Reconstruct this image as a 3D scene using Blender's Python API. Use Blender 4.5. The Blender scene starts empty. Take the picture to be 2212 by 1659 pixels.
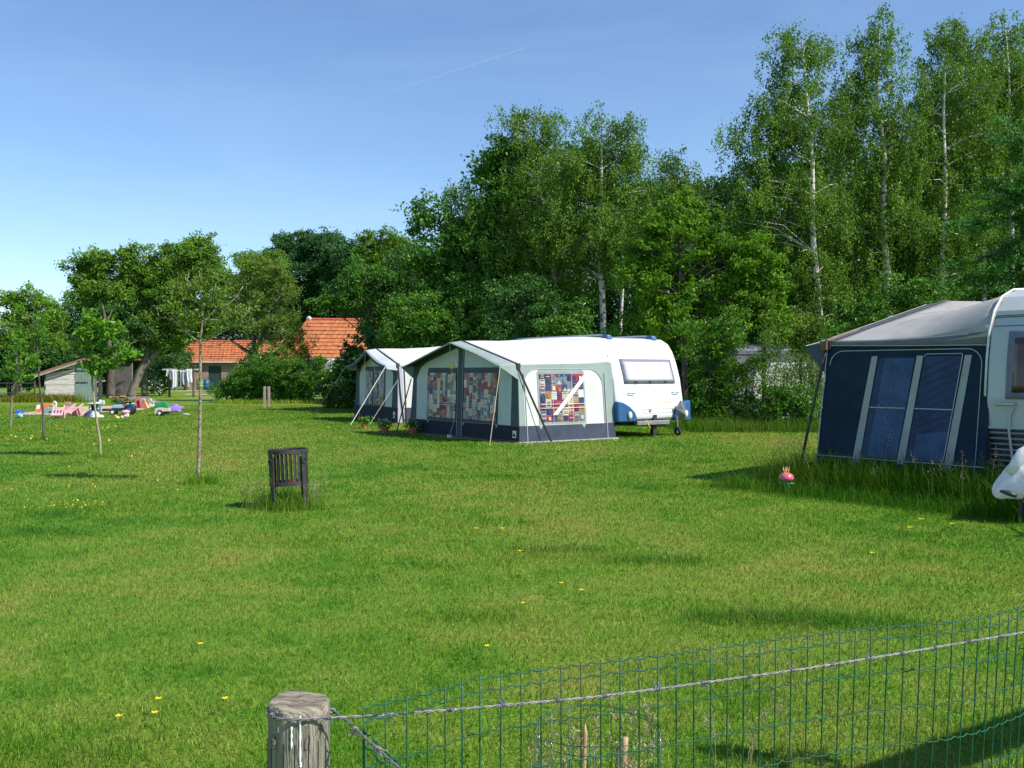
import bpy, math, random
import numpy as np
from mathutils import Vector, Matrix

# ------------------------------------------------------------------ camera, sky, sun, exposure
SC = bpy.context.scene
COL = SC.collection
EYE = 1.6
F = 2218.8                 # focal length in picture units (picture 2212 wide)
CX, HZ = 1106.0, 804.7     # optical centre, horizon row
SUN_AZ, SUN_EL = -27.0, 47.0   # azimuth measured from +X (right) towards +Y (away)

cam_d = bpy.data.cameras.new("camera")
cam = bpy.data.objects.new("camera", cam_d)
COL.objects.link(cam)
cam.location = (0, 0, EYE)
cam.rotation_euler = (math.radians(90), 0, 0)
cam_d.sensor_width = 36.0
cam_d.lens = 36.0 * F / 2212.0
cam_d.shift_y = -(829.5 - HZ) / 2212.0
cam_d.clip_start = 0.05
cam_d.clip_end = 20000
SC.camera = cam

w = bpy.data.worlds.new("World")
SC.world = w
w.use_nodes = True
wt = w.node_tree
wt.nodes.clear()
sky = wt.nodes.new("ShaderNodeTexSky")
sky.sky_type = 'NISHITA'
sky.sun_disc = False
sky.sun_elevation = math.radians(SUN_EL)
sky.sun_rotation = math.radians(90 - SUN_AZ)
sky.air_density = 1.0
sky.dust_density = 0.0
sky.ozone_density = 6.0
bg = wt.nodes.new("ShaderNodeBackground")
bg.inputs[1].default_value = 0.12
wo = wt.nodes.new("ShaderNodeOutputWorld")
# thin high haze: a few faint wisps
wtc = wt.nodes.new("ShaderNodeTexCoord"); wmp = wt.nodes.new("ShaderNodeMapping"); wmp.inputs['Scale'].default_value = (1.0, 1.0, 5.0); wmp.inputs['Rotation'].default_value = (0, math.radians(8), 0)
wn = wt.nodes.new("ShaderNodeTexNoise"); wn.inputs['Scale'].default_value = 2.2; wn.inputs['Detail'].default_value = 6; wn.inputs['Roughness'].default_value = 0.55; wn.inputs['Distortion'].default_value = 0.6
wr = wt.nodes.new("ShaderNodeMapRange"); wr.inputs[1].default_value = 0.46; wr.inputs[2].default_value = 0.80; wr.inputs[3].default_value = 0.0; wr.inputs[4].default_value = 0.15
wx = wt.nodes.new("ShaderNodeMix"); wx.data_type = 'RGBA'; wx.inputs[7].default_value = (4.6, 5.8, 6.6, 1)
wt.links.new(wtc.outputs['Generated'], wmp.inputs[0]); wt.links.new(wmp.outputs[0], wn.inputs['Vector']); wt.links.new(wn.outputs[0], wr.inputs[0]); wt.links.new(wr.outputs[0], wx.inputs[0])
wt.links.new(sky.outputs[0], wx.inputs[6]); wt.links.new(wx.outputs[2], bg.inputs[0])
wt.links.new(bg.outputs[0], wo.inputs[0])

sd = bpy.data.lights.new("sun", 'SUN')
sd.energy = 4.6
sd.angle = math.radians(0.5)
sd.color = (1.0, 0.95, 0.86)
so = bpy.data.objects.new("sun", sd)
COL.objects.link(so)
_a, _e = math.radians(SUN_AZ), math.radians(SUN_EL)
sdir = Vector((math.cos(_a) * math.cos(_e), math.sin(_a) * math.cos(_e), math.sin(_e)))
so.rotation_euler = sdir.to_track_quat('Z', 'Y').to_euler()
so.location = (20, -8, 30)

SC.view_settings.view_transform = 'Standard'
SC.view_settings.look = 'None'
SC.view_settings.exposure = 0.5
SC.view_settings.gamma = 1.0
try:
    SC.cycles.max_bounces = 8
    SC.cycles.transparent_max_bounces = 16
    SC.cycles.use_denoising = True
except Exception:
    pass

def X(px, d): return (px - CX) / F * d
def Z(py, d): return EYE + (HZ - py) / F * d
def gd(py): return EYE * F / (py - HZ)          # distance of the ground seen at row py
def G(px, py):
    d = gd(py)
    return (X(px, d), d, 0.0)
def full(x, y): return x / 1.17179, y / 1.17179   # photograph pixel -> picture units
def GF(x, y): return G(*full(x, y))

# ------------------------------------------------------------------ materials
MATS = {}
def new_mat(name):
    m = bpy.data.materials.new(name)
    m.use_nodes = True
    m.node_tree.nodes.clear()
    return m, m.node_tree.nodes, m.node_tree.links

def mat(name, col, rough=0.6, var=0.12, scale=6.0, col2=None, stretch=(1, 1, 1), bump=0.0, bscale=40.0,
        metal=0.0, spec=0.4, coat=0.0, trans=0.0, detail=4.0, lo=0.35, hi=0.65, sheen=0.0, coords='Object'):
    """Principled surface whose colour is broken up by two scales of noise."""
    if name in MATS: return MATS[name]
    m, N, L = new_mat(name)
    out = N.new("ShaderNodeOutputMaterial")
    p = N.new("ShaderNodeBsdfPrincipled")
    tc = N.new("ShaderNodeTexCoord")
    mp = N.new("ShaderNodeMapping")
    mp.inputs['Scale'].default_value = stretch
    L.new(tc.outputs[coords], mp.inputs[0])
    n1 = N.new("ShaderNodeTexNoise")
    n1.inputs['Scale'].default_value = scale
    n1.inputs['Detail'].default_value = detail
    n1.inputs['Roughness'].default_value = 0.62
    L.new(mp.outputs[0], n1.inputs['Vector'])
    mr = N.new("ShaderNodeMapRange")
    mr.inputs[1].default_value = lo
    mr.inputs[2].default_value = hi
    L.new(n1.outputs[0], mr.inputs[0])
    mx = N.new("ShaderNodeMix")
    mx.data_type = 'RGBA'
    if col2 is None:
        c2 = tuple(c * (1 - var) for c in col)
        c1 = tuple(min(1, c * (1 + var * .5)) for c in col)
    else:
        c1, c2 = col, col2
    mx.inputs[6].default_value = (*c1, 1)
    mx.inputs[7].default_value = (*c2, 1)
    L.new(mr.outputs[0], mx.inputs[0])
    L.new(mx.outputs[2], p.inputs['Base Color'])
    p.inputs['Roughness'].default_value = rough
    p.inputs['Metallic'].default_value = metal
    p.inputs['Specular IOR Level'].default_value = spec
    p.inputs['Coat Weight'].default_value = coat
    p.inputs['Sheen Weight'].default_value = sheen
    if bump > 0:
        n2 = N.new("ShaderNodeTexNoise")
        n2.inputs['Scale'].default_value = bscale
        n2.inputs['Detail'].default_value = 3
        L.new(mp.outputs[0], n2.inputs['Vector'])
        b = N.new("ShaderNodeBump")
        b.inputs['Strength'].default_value = bump
        b.inputs['Distance'].default_value = 0.02
        L.new(n2.outputs[0], b.inputs['Height'])
        L.new(b.outputs[0], p.inputs['Normal'])
    if trans > 0:
        t = N.new("ShaderNodeBsdfTranslucent")
        L.new(mx.outputs[2], t.inputs[0])
        ms = N.new("ShaderNodeMixShader")
        ms.inputs[0].default_value = trans
        L.new(p.outputs[0], ms.inputs[1]); L.new(t.outputs[0], ms.inputs[2])
        L.new(ms.outputs[0], out.inputs[0])
    else:
        L.new(p.outputs[0], out.inputs[0])
    MATS[name] = m
    return m

def leaf_mat(name, dark, light, trans=0.35, rough=0.45, yellow=None):
    """Leaf surface: colour per leaf from its 'tint', drifting across the crown."""
    if name in MATS: return MATS[name]
    m, N, L = new_mat(name)
    out = N.new("ShaderNodeOutputMaterial")
    at = N.new("ShaderNodeAttribute"); at.attribute_name = 'tint'
    tc = N.new("ShaderNodeTexCoord")
    ns = N.new("ShaderNodeTexNoise"); ns.inputs['Scale'].default_value = 0.7; ns.inputs['Detail'].default_value = 3
    L.new(tc.outputs['Object'], ns.inputs['Vector'])
    ad = N.new("ShaderNodeMath"); ad.operation = 'ADD'
    mu = N.new("ShaderNodeMath"); mu.operation = 'MULTIPLY'; mu.inputs[1].default_value = 0.6
    L.new(at.outputs['Fac'], mu.inputs[0])
    L.new(mu.outputs[0], ad.inputs[0])
    s2 = N.new("ShaderNodeMath"); s2.operation = 'MULTIPLY_ADD'; s2.inputs[1].default_value = 1.4; s2.inputs[2].default_value = -0.5
    L.new(ns.outputs[0], s2.inputs[0]); L.new(s2.outputs[0], ad.inputs[1])
    mx = N.new("ShaderNodeMix"); mx.data_type = 'RGBA'; mx.clamp_factor = True
    mx.inputs[6].default_value = (*dark, 1); mx.inputs[7].default_value = (*light, 1)
    L.new(ad.outputs[0], mx.inputs[0])
    p = N.new("ShaderNodeBsdfPrincipled")
    p.inputs['Roughness'].default_value = rough
    p.inputs['Specular IOR Level'].default_value = 0.22
    L.new(mx.outputs[2], p.inputs['Base Color'])
    t = N.new("ShaderNodeBsdfTranslucent")
    hs = N.new("ShaderNodeMix"); hs.data_type = 'RGBA'; hs.blend_type = 'MULTIPLY'; hs.inputs[0].default_value = 1
    hs.inputs[7].default_value = (1.25, 1.2, 0.5, 1)
    L.new(mx.outputs[2], hs.inputs[6]); L.new(hs.outputs[2], t.inputs[0])
    ms = N.new("ShaderNodeMixShader"); ms.inputs[0].default_value = trans
    L.new(p.outputs[0], ms.inputs[1]); L.new(t.outputs[0], ms.inputs[2])
    L.new(ms.outputs[0], out.inputs[0])
    MATS[name] = m
    return m

def grass_nodes(N, L):
    """Lawn colour that depends only on the place in the meadow (m)."""
    g = N.new("ShaderNodeNewGeometry")
    mp = N.new("ShaderNodeMapping"); mp.inputs['Scale'].default_value = (1, 1, 0)
    L.new(g.outputs['Position'], mp.inputs[0])
    def noise(sc, det, st=(1, 1, 0)):
        mm = N.new("ShaderNodeMapping"); mm.inputs['Scale'].default_value = st
        L.new(g.outputs['Position'], mm.inputs[0])
        n = N.new("ShaderNodeTexNoise"); n.inputs['Scale'].default_value = sc; n.inputs['Detail'].default_value = det
        n.inputs['Roughness'].default_value = 0.6
        L.new(mm.outputs[0], n.inputs['Vector'])
        return n.outputs[0]
    big = noise(0.22, 4, (1, .6, 0)); mid = noise(1.5, 5); fine = noise(9.0, 3)
    a = N.new("ShaderNodeMath"); a.operation = 'MULTIPLY_ADD'; a.inputs[1].default_value = 0.6
    L.new(mid, a.inputs[0]); L.new(big, a.inputs[2])
    b = N.new("ShaderNodeMath"); b.operation = 'MULTIPLY_ADD'; b.inputs[1].default_value = 0.35
    L.new(fine, b.inputs[0]); L.new(a.outputs[0], b.inputs[2])
    r = N.new("ShaderNodeValToRGB")
    mr = N.new("ShaderNodeMapRange"); mr.inputs[1].default_value = 0.72; mr.inputs[2].default_value = 1.22
    L.new(b.outputs[0], mr.inputs[0]); L.new(mr.outputs[0], r.inputs[0])
    cr = r.color_ramp
    cr.elements[0].position = 0.0; cr.elements[0].color = (0.052, 0.160, 0.010, 1)
    cr.elements[1].position = 1.0; cr.elements[1].color = (0.297, 0.290, 0.068, 1)
    for pos, c in ((0.22, (0.093, 0.223, 0.015, 1)), (0.45, (0.157, 0.274, 0.027, 1)), (0.68, (0.224, 0.290, 0.046, 1))):
        e = cr.elements.new(pos); e.color = c
    return r.outputs[0]

def grass_mat(name, blade=True, mul=(1, 1, 1), trans=0.3):
    if name in MATS: return MATS[name]
    m, N, L = new_mat(name)
    out = N.new("ShaderNodeOutputMaterial")
    c = grass_nodes(N, L)
    k = N.new("ShaderNodeMix"); k.data_type = 'RGBA'; k.blend_type = 'MULTIPLY'; k.inputs[0].default_value = 1
    k.inputs[7].default_value = (*mul, 1)
    L.new(c, k.inputs[6])
    col = k.outputs[2]
    p = N.new("ShaderNodeBsdfPrincipled")
    p.inputs['Roughness'].default_value = 0.55
    p.inputs['Specular IOR Level'].default_value = 0.12
    if blade:
        at = N.new("ShaderNodeAttribute"); at.attribute_name = 'tint'
        r = N.new("ShaderNodeValToRGB")
        r.color_ramp.elements[0].color = (0.38, 0.52, 0.42, 1)
        r.color_ramp.elements[1].color = (2.3, 1.75, 2.0, 1); r.color_ramp.elements[1].position = 1.0
        e = r.color_ramp.elements.new(0.5); e.color = (0.95, 1.0, 0.9, 1)
        e = r.color_ramp.elements.new(0.86); e.color = (1.5, 1.35, 1.35, 1)
        L.new(at.outputs['Fac'], r.inputs[0])
        q = N.new("ShaderNodeMix"); q.data_type = 'RGBA'; q.blend_type = 'MULTIPLY'; q.inputs[0].default_value = 1
        L.new(col, q.inputs[6]); L.new(r.outputs[0], q.inputs[7])
        col = q.outputs[2]
        t = N.new("ShaderNodeBsdfTranslucent")
        L.new(col, t.inputs[0]); L.new(col, p.inputs['Base Color'])
        ms = N.new("ShaderNodeMixShader"); ms.inputs[0].default_value = trans
        L.new(p.outputs[0], ms.inputs[1]); L.new(t.outputs[0], ms.inputs[2]); L.new(ms.outputs[0], out.inputs[0])
    else:
        L.new(col, p.inputs['Base Color'])
        g = N.new("ShaderNodeNewGeometry")
        n = N.new("ShaderNodeTexNoise"); n.inputs['Scale'].default_value = 30; n.inputs['Detail'].default_value = 5
        L.new(g.outputs['Position'], n.inputs['Vector'])
        b = N.new("ShaderNodeBump"); b.inputs['Strength'].default_value = 0.7; b.inputs['Distance'].default_value = 0.04
        L.new(n.outputs[0], b.inputs['Height']); L.new(b.outputs[0], p.inputs['Normal'])
        p.inputs['Specular IOR Level'].default_value = 0.1
        L.new(p.outputs[0], out.inputs[0])
    MATS[name] = m
    return m

# ------------------------------------------------------------------ mesh helpers
def tag(o, label=None, cat=None, group=None, kind=None):
    if label: o['label'] = label
    if cat: o['category'] = cat
    if group: o['group'] = group
    if kind: o['kind'] = kind
    return o

def thing(name, label, cat, loc=(0, 0, 0), rotz=0.0, group=None):
    o = bpy.data.objects.new(name, None)
    o.empty_display_size = 0.2
    COL.objects.link(o)
    o.location = loc
    o.rotation_euler = (0, 0, rotz)
    return tag(o, label, cat, group)

def copy_tree(o, parent=None, mats=None):
    c = o.copy()
    COL.objects.link(c)
    c.parent = parent
    for ch in list(o.children):
        copy_tree(ch, c)
    return c

def link_mesh(name, me, mats, parent):
    o = bpy.data.objects.new(name, me)
    COL.objects.link(o)
    for m in (mats if isinstance(mats, (list, tuple)) else [mats]):
        me.materials.append(m)
    if parent is not None:
        o.parent = parent
    return o

def np_mesh(name, V, Fc, mats, parent=None, tint=None, smooth=False, midx=None):
    """V (n,3) float, Fc (m,k) int."""
    V = np.asarray(V, dtype=np.float32); Fc = np.asarray(Fc, dtype=np.int32)
    me = bpy.data.meshes.new(name)
    n, m, k = len(V), len(Fc), Fc.shape[1]
    me.vertices.add(n); me.vertices.foreach_set('co', V.ravel())
    me.loops.add(m * k); me.loops.foreach_set('vertex_index', Fc.ravel())
    me.polygons.add(m); me.polygons.foreach_set('loop_start', np.arange(0, m * k, k, dtype=np.int32))
    if midx is not None:
        me.polygons.foreach_set('material_index', np.asarray(midx, dtype=np.int32))
    me.polygons.foreach_set('use_smooth', np.full(m, smooth, dtype=bool))
    me.update(calc_edges=True)
    if tint is not None:
        a = me.attributes.new('tint', 'FLOAT', 'POINT')
        a.data.foreach_set('value', np.asarray(tint, dtype=np.float32))
    return link_mesh(name, me, mats, parent)

class MB:
    """Collects shapes; build() links them as ONE mesh object."""
    def __init__(self): self.v, self.f, self.m = [], [], []
    def add(self, vs, fs, mi=0):
        b = len(self.v)
        self.v += [tuple(p) for p in vs]
        self.f += [tuple(i + b for i in q) for q in fs]
        self.m += [mi] * len(fs)
        return self
    def poly(self, pts, mi=0): return self.add(pts, [tuple(range(len(pts)))], mi)
    def box(self, c, s, rot=None, mi=0):
        hx, hy, hz = s[0] / 2, s[1] / 2, s[2] / 2
        vs = [Vector((x, y, z)) for z in (-hz, hz) for y in (-hy, hy) for x in (-hx, hx)]
        if rot is not None:
            R = rot if isinstance(rot, Matrix) else Matrix.Rotation(rot, 3, 'Z')
            vs = [R @ p for p in vs]
        vs = [p + Vector(c) for p in vs]
        return self.add(vs, [(0, 2, 3, 1), (4, 5, 7, 6), (0, 1, 5, 4), (2, 6, 7, 3), (0, 4, 6, 2), (1, 3, 7, 5)], mi)
    def prism(self, pts, off, mi=0):
        """flat outline pts, pushed along the vector off."""
        n = len(pts); off = Vector(off)
        a = [Vector(p) for p in pts]; b = [p + off for p in a]
        fs = [tuple(range(n - 1, -1, -1)), tuple(range(n, 2 * n))]
        fs += [(i, (i + 1) % n, n + (i + 1) % n, n + i) for i in range(n)]
        return self.add(a + b, fs, mi)
    def tube(self, pts, r, n=6, mi=0, cap=True):
        pts = [Vector(p) for p in pts]
        k = len(pts)
        rs = [r] * k if not hasattr(r, '__len__') else list(r)
        T = [(pts[min(i + 1, k - 1)] - pts[max(i - 1, 0)]).normalized() for i in range(k)]
        up = Vector((0, 0, 1)) if abs(T[0].z) < 0.9 else Vector((1, 0, 0))
        nrm = T[0].cross(up).normalized()
        vs = []
        for i in range(k):
            nrm = (nrm - T[i] * nrm.dot(T[i])).normalized()
            bi = T[i].cross(nrm)
            for j in range(n):
                a = 2 * math.pi * j / n
                vs.append(pts[i] + (nrm * math.cos(a) + bi * math.sin(a)) * rs[i])
        fs = [(i * n + j, i * n + (j + 1) % n, (i + 1) * n + (j + 1) % n, (i + 1) * n + j) for i in range(k - 1) for j in range(n)]
        if cap: fs += [tuple(range(n - 1, -1, -1)), tuple((k - 1) * n + j for j in range(n))]
        return self.add(vs, fs, mi)
    def ring(self, c, R, r, n=24, k=6, ax='Z', mi=0, rot=None):
        vs = []
        for i in range(n):
            a = 2 * math.pi * i / n
            for j in range(k):
                b = 2 * math.pi * j / k
                p = Vector(((R + r * math.cos(b)) * math.cos(a), (R + r * math.cos(b)) * math.sin(a), r * math.sin(b)))
                if ax == 'X': p = Vector((p.z, p.x, p.y))
                if ax == 'Y': p = Vector((p.x, p.z, p.y))
                if rot is not None: p = rot @ p
                vs.append(p + Vector(c))
        fs = [(i * k + j, ((i + 1) % n) * k + j, ((i + 1) % n) * k + (j + 1) % k, i * k + (j + 1) % k) for i in range(n) for j in range(k)]
        return self.add(vs, fs, mi)
    def lathe(self, prof, n=20, c=(0, 0, 0), mi=0, rot=None, sx=1, sy=1):
        vs = []
        for r, z in prof:
            for j in range(n):
                a = 2 * math.pi * j / n
                p = Vector((r * math.cos(a) * sx, r * math.sin(a) * sy, z))
                if rot is not None: p = rot @ p
                vs.append(p + Vector(c))
        k = len(prof)
        fs = [(i * n + j, i * n + (j + 1) % n, (i + 1) * n + (j + 1) % n, (i + 1) * n + j) for i in range(k - 1) for j in range(n)]
        if prof[0][0] > 1e-6: fs.append(tuple(range(n - 1, -1, -1)))
        if prof[-1][0] > 1e-6: fs.append(tuple((k - 1) * n + j for j in range(n)))
        return self.add(vs, fs, mi)
    def ball(self, c, r, n=14, k=8, mi=0, sx=1, sy=1, sz=1, rot=None):
        return self.lathe([(max(1e-7, r * math.sin(math.pi * i / k)), -r * math.cos(math.pi * i / k) * sz) for i in range(k + 1)], n, c, mi, rot, sx, sy)
    def grid(self, fn, nu, nv, mi=0):
        vs = [fn(i / nu, j / nv) for i in range(nu + 1) for j in range(nv + 1)]
        fs = [(i * (nv + 1) + j, (i + 1) * (nv + 1) + j, (i + 1) * (nv + 1) + j + 1, i * (nv + 1) + j + 1) for i in range(nu) for j in range(nv)]
        return self.add(vs, fs, mi)
    def build(self, name, mats, parent=None, smooth=False, bevel=0.0, seg=2, solid=0.0, subsurf=0):
        me = bpy.data.meshes.new(name)
        me.from_pydata([tuple(p) for p in self.v], [], self.f)
        me.polygons.foreach_set('material_index', self.m)
        if smooth: me.polygons.foreach_set('use_smooth', [True] * len(self.f))
        me.update()
        o = link_mesh(name, me, mats, parent)
        if solid:
            s = o.modifiers.new('solid', 'SOLIDIFY'); s.thickness = solid; s.offset = 0
        if bevel:
            b = o.modifiers.new('bevel', 'BEVEL'); b.width = bevel; b.segments = seg; b.limit_method = 'ANGLE'; b.angle_limit = math.radians(35)
        if subsurf:
            s = o.modifiers.new('sub', 'SUBSURF'); s.levels = subsurf; s.render_levels = subsurf
        return o

RNG = np.random.default_rng(11)
random.seed(5)
# ------------------------------------------------------------------ ground
def ground_sheet():
    b = MB()
    # fine near the camera, coarse to the horizon
    ys = [-60, -5, 0, 3, 6, 10, 15, 20, 28, 36, 45, 60, 80, 110, 160, 300, 900, 4000]
    xs = [-4000, -900, -300, -120, -60, -30, -15, -8, -4, 0, 4, 8, 15, 30, 60, 120, 300, 900, 4000]
    for y in ys:
        for x in xs: b.v.append((x, y, 0.0))
    n = len(xs)
    for i in range(len(ys) - 1):
        for j in range(n - 1):
            b.f.append((i * n + j, i * n + j + 1, (i + 1) * n + j + 1, (i + 1) * n + j)); b.m.append(0)
    o = b.build('ground', [grass_mat('meadow_ground', blade=False, mul=(0.82, 0.84, 0.75))])
    return tag(o, 'mown meadow with yellowed patches reaching back to the trees', 'ground', kind='structure')
ground_sheet()

M_SAND = mat('play_sand', (0.50, 0.40, 0.25), 0.9, 0.3, 3.0, bump=.4, bscale=18)
def patch(name, pts, z, m, label, cat):
    b = MB(); n = len(pts)
    cx = sum(p[0] for p in pts) / n; cy = sum(p[1] for p in pts) / n
    b.v = [(cx, cy, z)] + [(p[0], p[1], z) for p in pts]
    b.f = [(0, i + 1, (i + 1) % n + 1) for i in range(n)]; b.m = [0] * n
    return tag(b.build(name, [m]), label, cat, kind='structure')
def blob(pts, k=6, jit=0.25, seed=1):
    r = random.Random(seed); out = []
    for i in range(len(pts)):
        a, c = pts[i], pts[(i + 1) % len(pts)]
        for t in range(k):
            s = t / k
            out.append((a[0] + (c[0] - a[0]) * s + r.uniform(-jit, jit), a[1] + (c[1] - a[1]) * s + r.uniform(-jit, jit)))
    return out
sand_pts = blob([G(x, y)[:2] for x, y in ((30, 897), (100, 896), (200, 893), (300, 886), (335, 880), (300, 876.5), (200, 877.5), (120, 880), (60, 890))], 6, 0.2)
patch('sand', sand_pts, 0.012, M_SAND, 'pale play sand spread under the scattered toys', 'sand')
patch('path', blob([G(x, y)[:2] for x, y in ((395, 851.2), (470, 851), (560, 850), (560, 852.0), (470, 853), (395, 853.0))], 5, .2, 3), 0.012,
      mat('dry_path', (0.45, 0.38, 0.25), .9, .3, 1.5), 'narrow strip of dry bare earth crossing the yard grass by the washing line', 'path')
patch('bare_earth', blob([G(x, y)[:2] for x, y in ((355, 844), (400, 843), (440, 842.5), (440, 845.5), (400, 846), (360, 846.5))], 5, .3, 4), 0.008,
      mat('dry_earth', (0.34, 0.30, 0.14), .9, .3, 1.0), 'yellowed worn ground under the washing line', 'ground')

# ------------------------------------------------------------------ grass blades
def blades(P, h, wd, lean, tint, rng, name, m, label, kind='stuff', cat='grass', smooth=False):
    n = len(P)
    a = rng.uniform(0, 2 * np.pi, n); la = rng.uniform(0, 2 * np.pi, n)
    sx = np.stack([np.cos(a), np.sin(a), np.zeros(n)], 1) * (wd / 2)[:, None]
    ld = np.stack([np.cos(la), np.sin(la), np.zeros(n)], 1)
    l = (lean * h)[:, None]
    z = np.array([0, 0, 1.0])
    V = np.empty((n, 5, 3))
    V[:, 0] = P - sx; V[:, 1] = P + sx
    mid = P + ld * l * 0.32 + z * (h * 0.58)[:, None]
    V[:, 2] = mid - sx * .75; V[:, 3] = mid + sx * .75
    V[:, 4] = P + ld * l + z * (h * np.sqrt(np.clip(1 - lean ** 2 * .6, .15, 1)))[:, None]
    base = np.arange(n) * 5
    Fc = np.empty((n, 3, 3), dtype=np.int32)
    for k, t in enumerate(((0, 1, 2), (1, 3, 2), (2, 3, 4))):
        Fc[:, k] = base[:, None] + np.array(t)
    o = np_mesh(name, V.reshape(-1, 3), Fc.reshape(-1, 3), m, None, np.repeat(tint, 5), smooth)
    return tag(o, label, cat, kind=kind)

def vnoise(x, y, s, seed):
    """cheap smooth value noise (numpy)"""
    r = np.random.default_rng(seed); T = r.random((64, 64))
    u, v = x / s, y / s
    i, j = np.floor(u).astype(int), np.floor(v).astype(int)
    fu, fv = u - i, v - j
    fu, fv = fu * fu * (3 - 2 * fu), fv * fv * (3 - 2 * fv)
    g = lambda a, b: T[a % 64, b % 64]
    return (g(i, j) * (1 - fu) + g(i + 1, j) * fu) * (1 - fv) + (g(i, j + 1) * (1 - fu) + g(i + 1, j + 1) * fu) * fv

def in_poly(x, y, poly):
    c = np.zeros(len(x), bool); n = len(poly)
    for i in range(n):
        x1, y1 = poly[i][:2]; x2, y2 = poly[(i + 1) % n][:2]
        t = ((y1 > y) != (y2 > y)) & (x < (x2 - x1) * (y - y1) / (y2 - y1 + 1e-12) + x1)
        c ^= t
    return c

TENT_A, S_A = (0.17, 23.1), (0.81, 0.587)
TENT_B, S_B = (-3.58, 32.2), (0.866, 0.5)
TENT_C, S_C = (4.25, 14.45), (0.6, -0.8)
def foot(C, s, u0, u1, v0, v1):
    q = lambda u, v: (C[0] + s[0] * u - s[1] * v, C[1] + s[1] * u + s[0] * v)
    return [q(u0, v0), q(u1, v0), q(u1, v1), q(u0, v1)]
FOOT = [foot(TENT_A, S_A, 0, 2.95, 0, 4.9), foot(TENT_B, S_B, 0, 2.6, 0, 3.7), foot(TENT_C, S_C, 0, 2.5, 0, 6.6)]

def lawn():
    rng = np.random.default_rng(3)
    m = grass_mat('grass_blades')
    P = []
    def ring(d0, d1, n, side=0.53):
        d = np.sqrt(rng.uniform(d0 ** 2, d1 ** 2, n)); x = rng.uniform(-side, side, n) * d
        return x, d
    xs, ds = [], []
    dd = np.linspace(3.6, 50, 400); cdf = np.cumsum(dd ** -.72); cdf /= cdf[-1]
    y = np.interp(rng.random(820000), cdf, dd); x = rng.uniform(-1, 1, len(y)) * (.53 * y + 1.3)
    ok = np.ones(len(x), bool)
    for f in FOOT: ok &= ~in_poly(x, y, f)
    ok &= ~((y > 34) & in_poly(x, y, sand_pts))
    x, y = x[ok], y[ok]
    lush = vnoise(x, y, 1.1, 4); lush2 = vnoise(x, y, 0.35, 9)
    h = 0.016 + 0.024 * rng.random(len(x)) + 0.03 * np.clip(lush - .55, 0, 1) * 2 * lush2
    # lusher tussocks seen in the picture
    for px, py, r in ((1640, 1340, .42), (1740, 1345, .3), (1420, 1212, .35), (1200, 1190, .3), (1560, 1330, .3), (1880, 1355, .3), (960, 1400, .25), (70, 1640, .4), (1010, 1330, .2)):
        gx, gy, _ = G(px, py)
        h += 0.012 * np.exp(-(((x - gx) / (r * 1.6)) ** 2 + ((y - gy) / r) ** 2))
    wd = np.maximum(0.0032, y * 0.00052) * rng.uniform(.7, 1.4, len(x))
    h *= 1 + np.clip((y - 8) / 60, 0, .3)
    lean = rng.uniform(.3, 1.25, len(x))
    tint = np.clip(rng.normal(.45, .26, len(x)), 0, 1)
    blades(np.stack([x, y, np.zeros(len(x))], 1), h, wd, lean, tint, rng, 'grass', m, 'short mown grass blades covering the meadow')
lawn()

def tall(name, label, pts, hmin, hmax, spread, n, seed, mul=(.85, .95, .8), wd=.006, fade=None, tintmean=.5):
    rng = np.random.default_rng(seed)
    pts = np.array([p[:2] for p in pts])
    c = pts[rng.integers(0, len(pts), n)]
    P = np.concatenate([c + rng.normal(0, spread, (n, 2)), np.zeros((n, 1))], 1)
    h = rng.uniform(hmin, hmax, n) * rng.uniform(.6, 1, n)
    m = grass_mat('tall_' + name + str(seed), mul=mul, trans=.35)
    dist = P[:, 1]
    return blades(P, h, np.maximum(wd, dist * .0005) * rng.uniform(.6, 1.3, n), rng.uniform(.1, .7, n), np.clip(rng.normal(tintmean, .2, n), 0, 1), rng, name, m, label)

def seed_heads(name, label, pts, hmin, hmax, spread, n, seed, col=(.30, .22, .15), parent=None, cat='grass', k=26, size=.02):
    """Flowering grass stalks with loose panicles."""
    rng = np.random.default_rng(seed); r = random.Random(seed)
    b = MB()
    pts = list(pts)
    for _ in range(n):
        p = pts[r.randrange(len(pts))]
        x, y = p[0] + r.gauss(0, spread), p[1] + r.gauss(0, spread)
        h = r.uniform(hmin, hmax); lx, ly = r.gauss(0, .16) * h, r.gauss(0, .1) * h
        q = [(x + lx * t * t, y + ly * t * t, h * t) for t in (0, .35, .7, 1)]
        wd = max(.0016, y * .00022)
        b.tube(q, [wd, wd, wd * .8, wd * .5], 3, 0)
        for i in range(k):
            t = r.uniform(.72, 1.0); s = (1.02 - t) * .22 * h + .006
            c = Vector((x + lx * t * t + r.uniform(-s, s), y + ly * t * t + r.uniform(-s, s), h * t + r.uniform(0, .02)))
            d = Vector((r.uniform(-1, 1), r.uniform(-1, 1), r.uniform(.2, 1.2))).normalized() * size * r.uniform(.5, 1.2)
            e = Vector((r.uniform(-1, 1), r.uniform(-1, 1), r.uniform(-.5, .5))).normalized() * size * .16
            b.poly([c, c + d * .5 + e, c + d, c + d * .5 - e], 1)
    st = mat('grass_stalk', (.20, .22, .07), .7, .3, 9)
    hd = mat('seed_' + name + str(seed), col, .8, .35, 14, trans=.25)
    return tag(b.build(name, [st, hd], parent), label, cat, kind='stuff')

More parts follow.
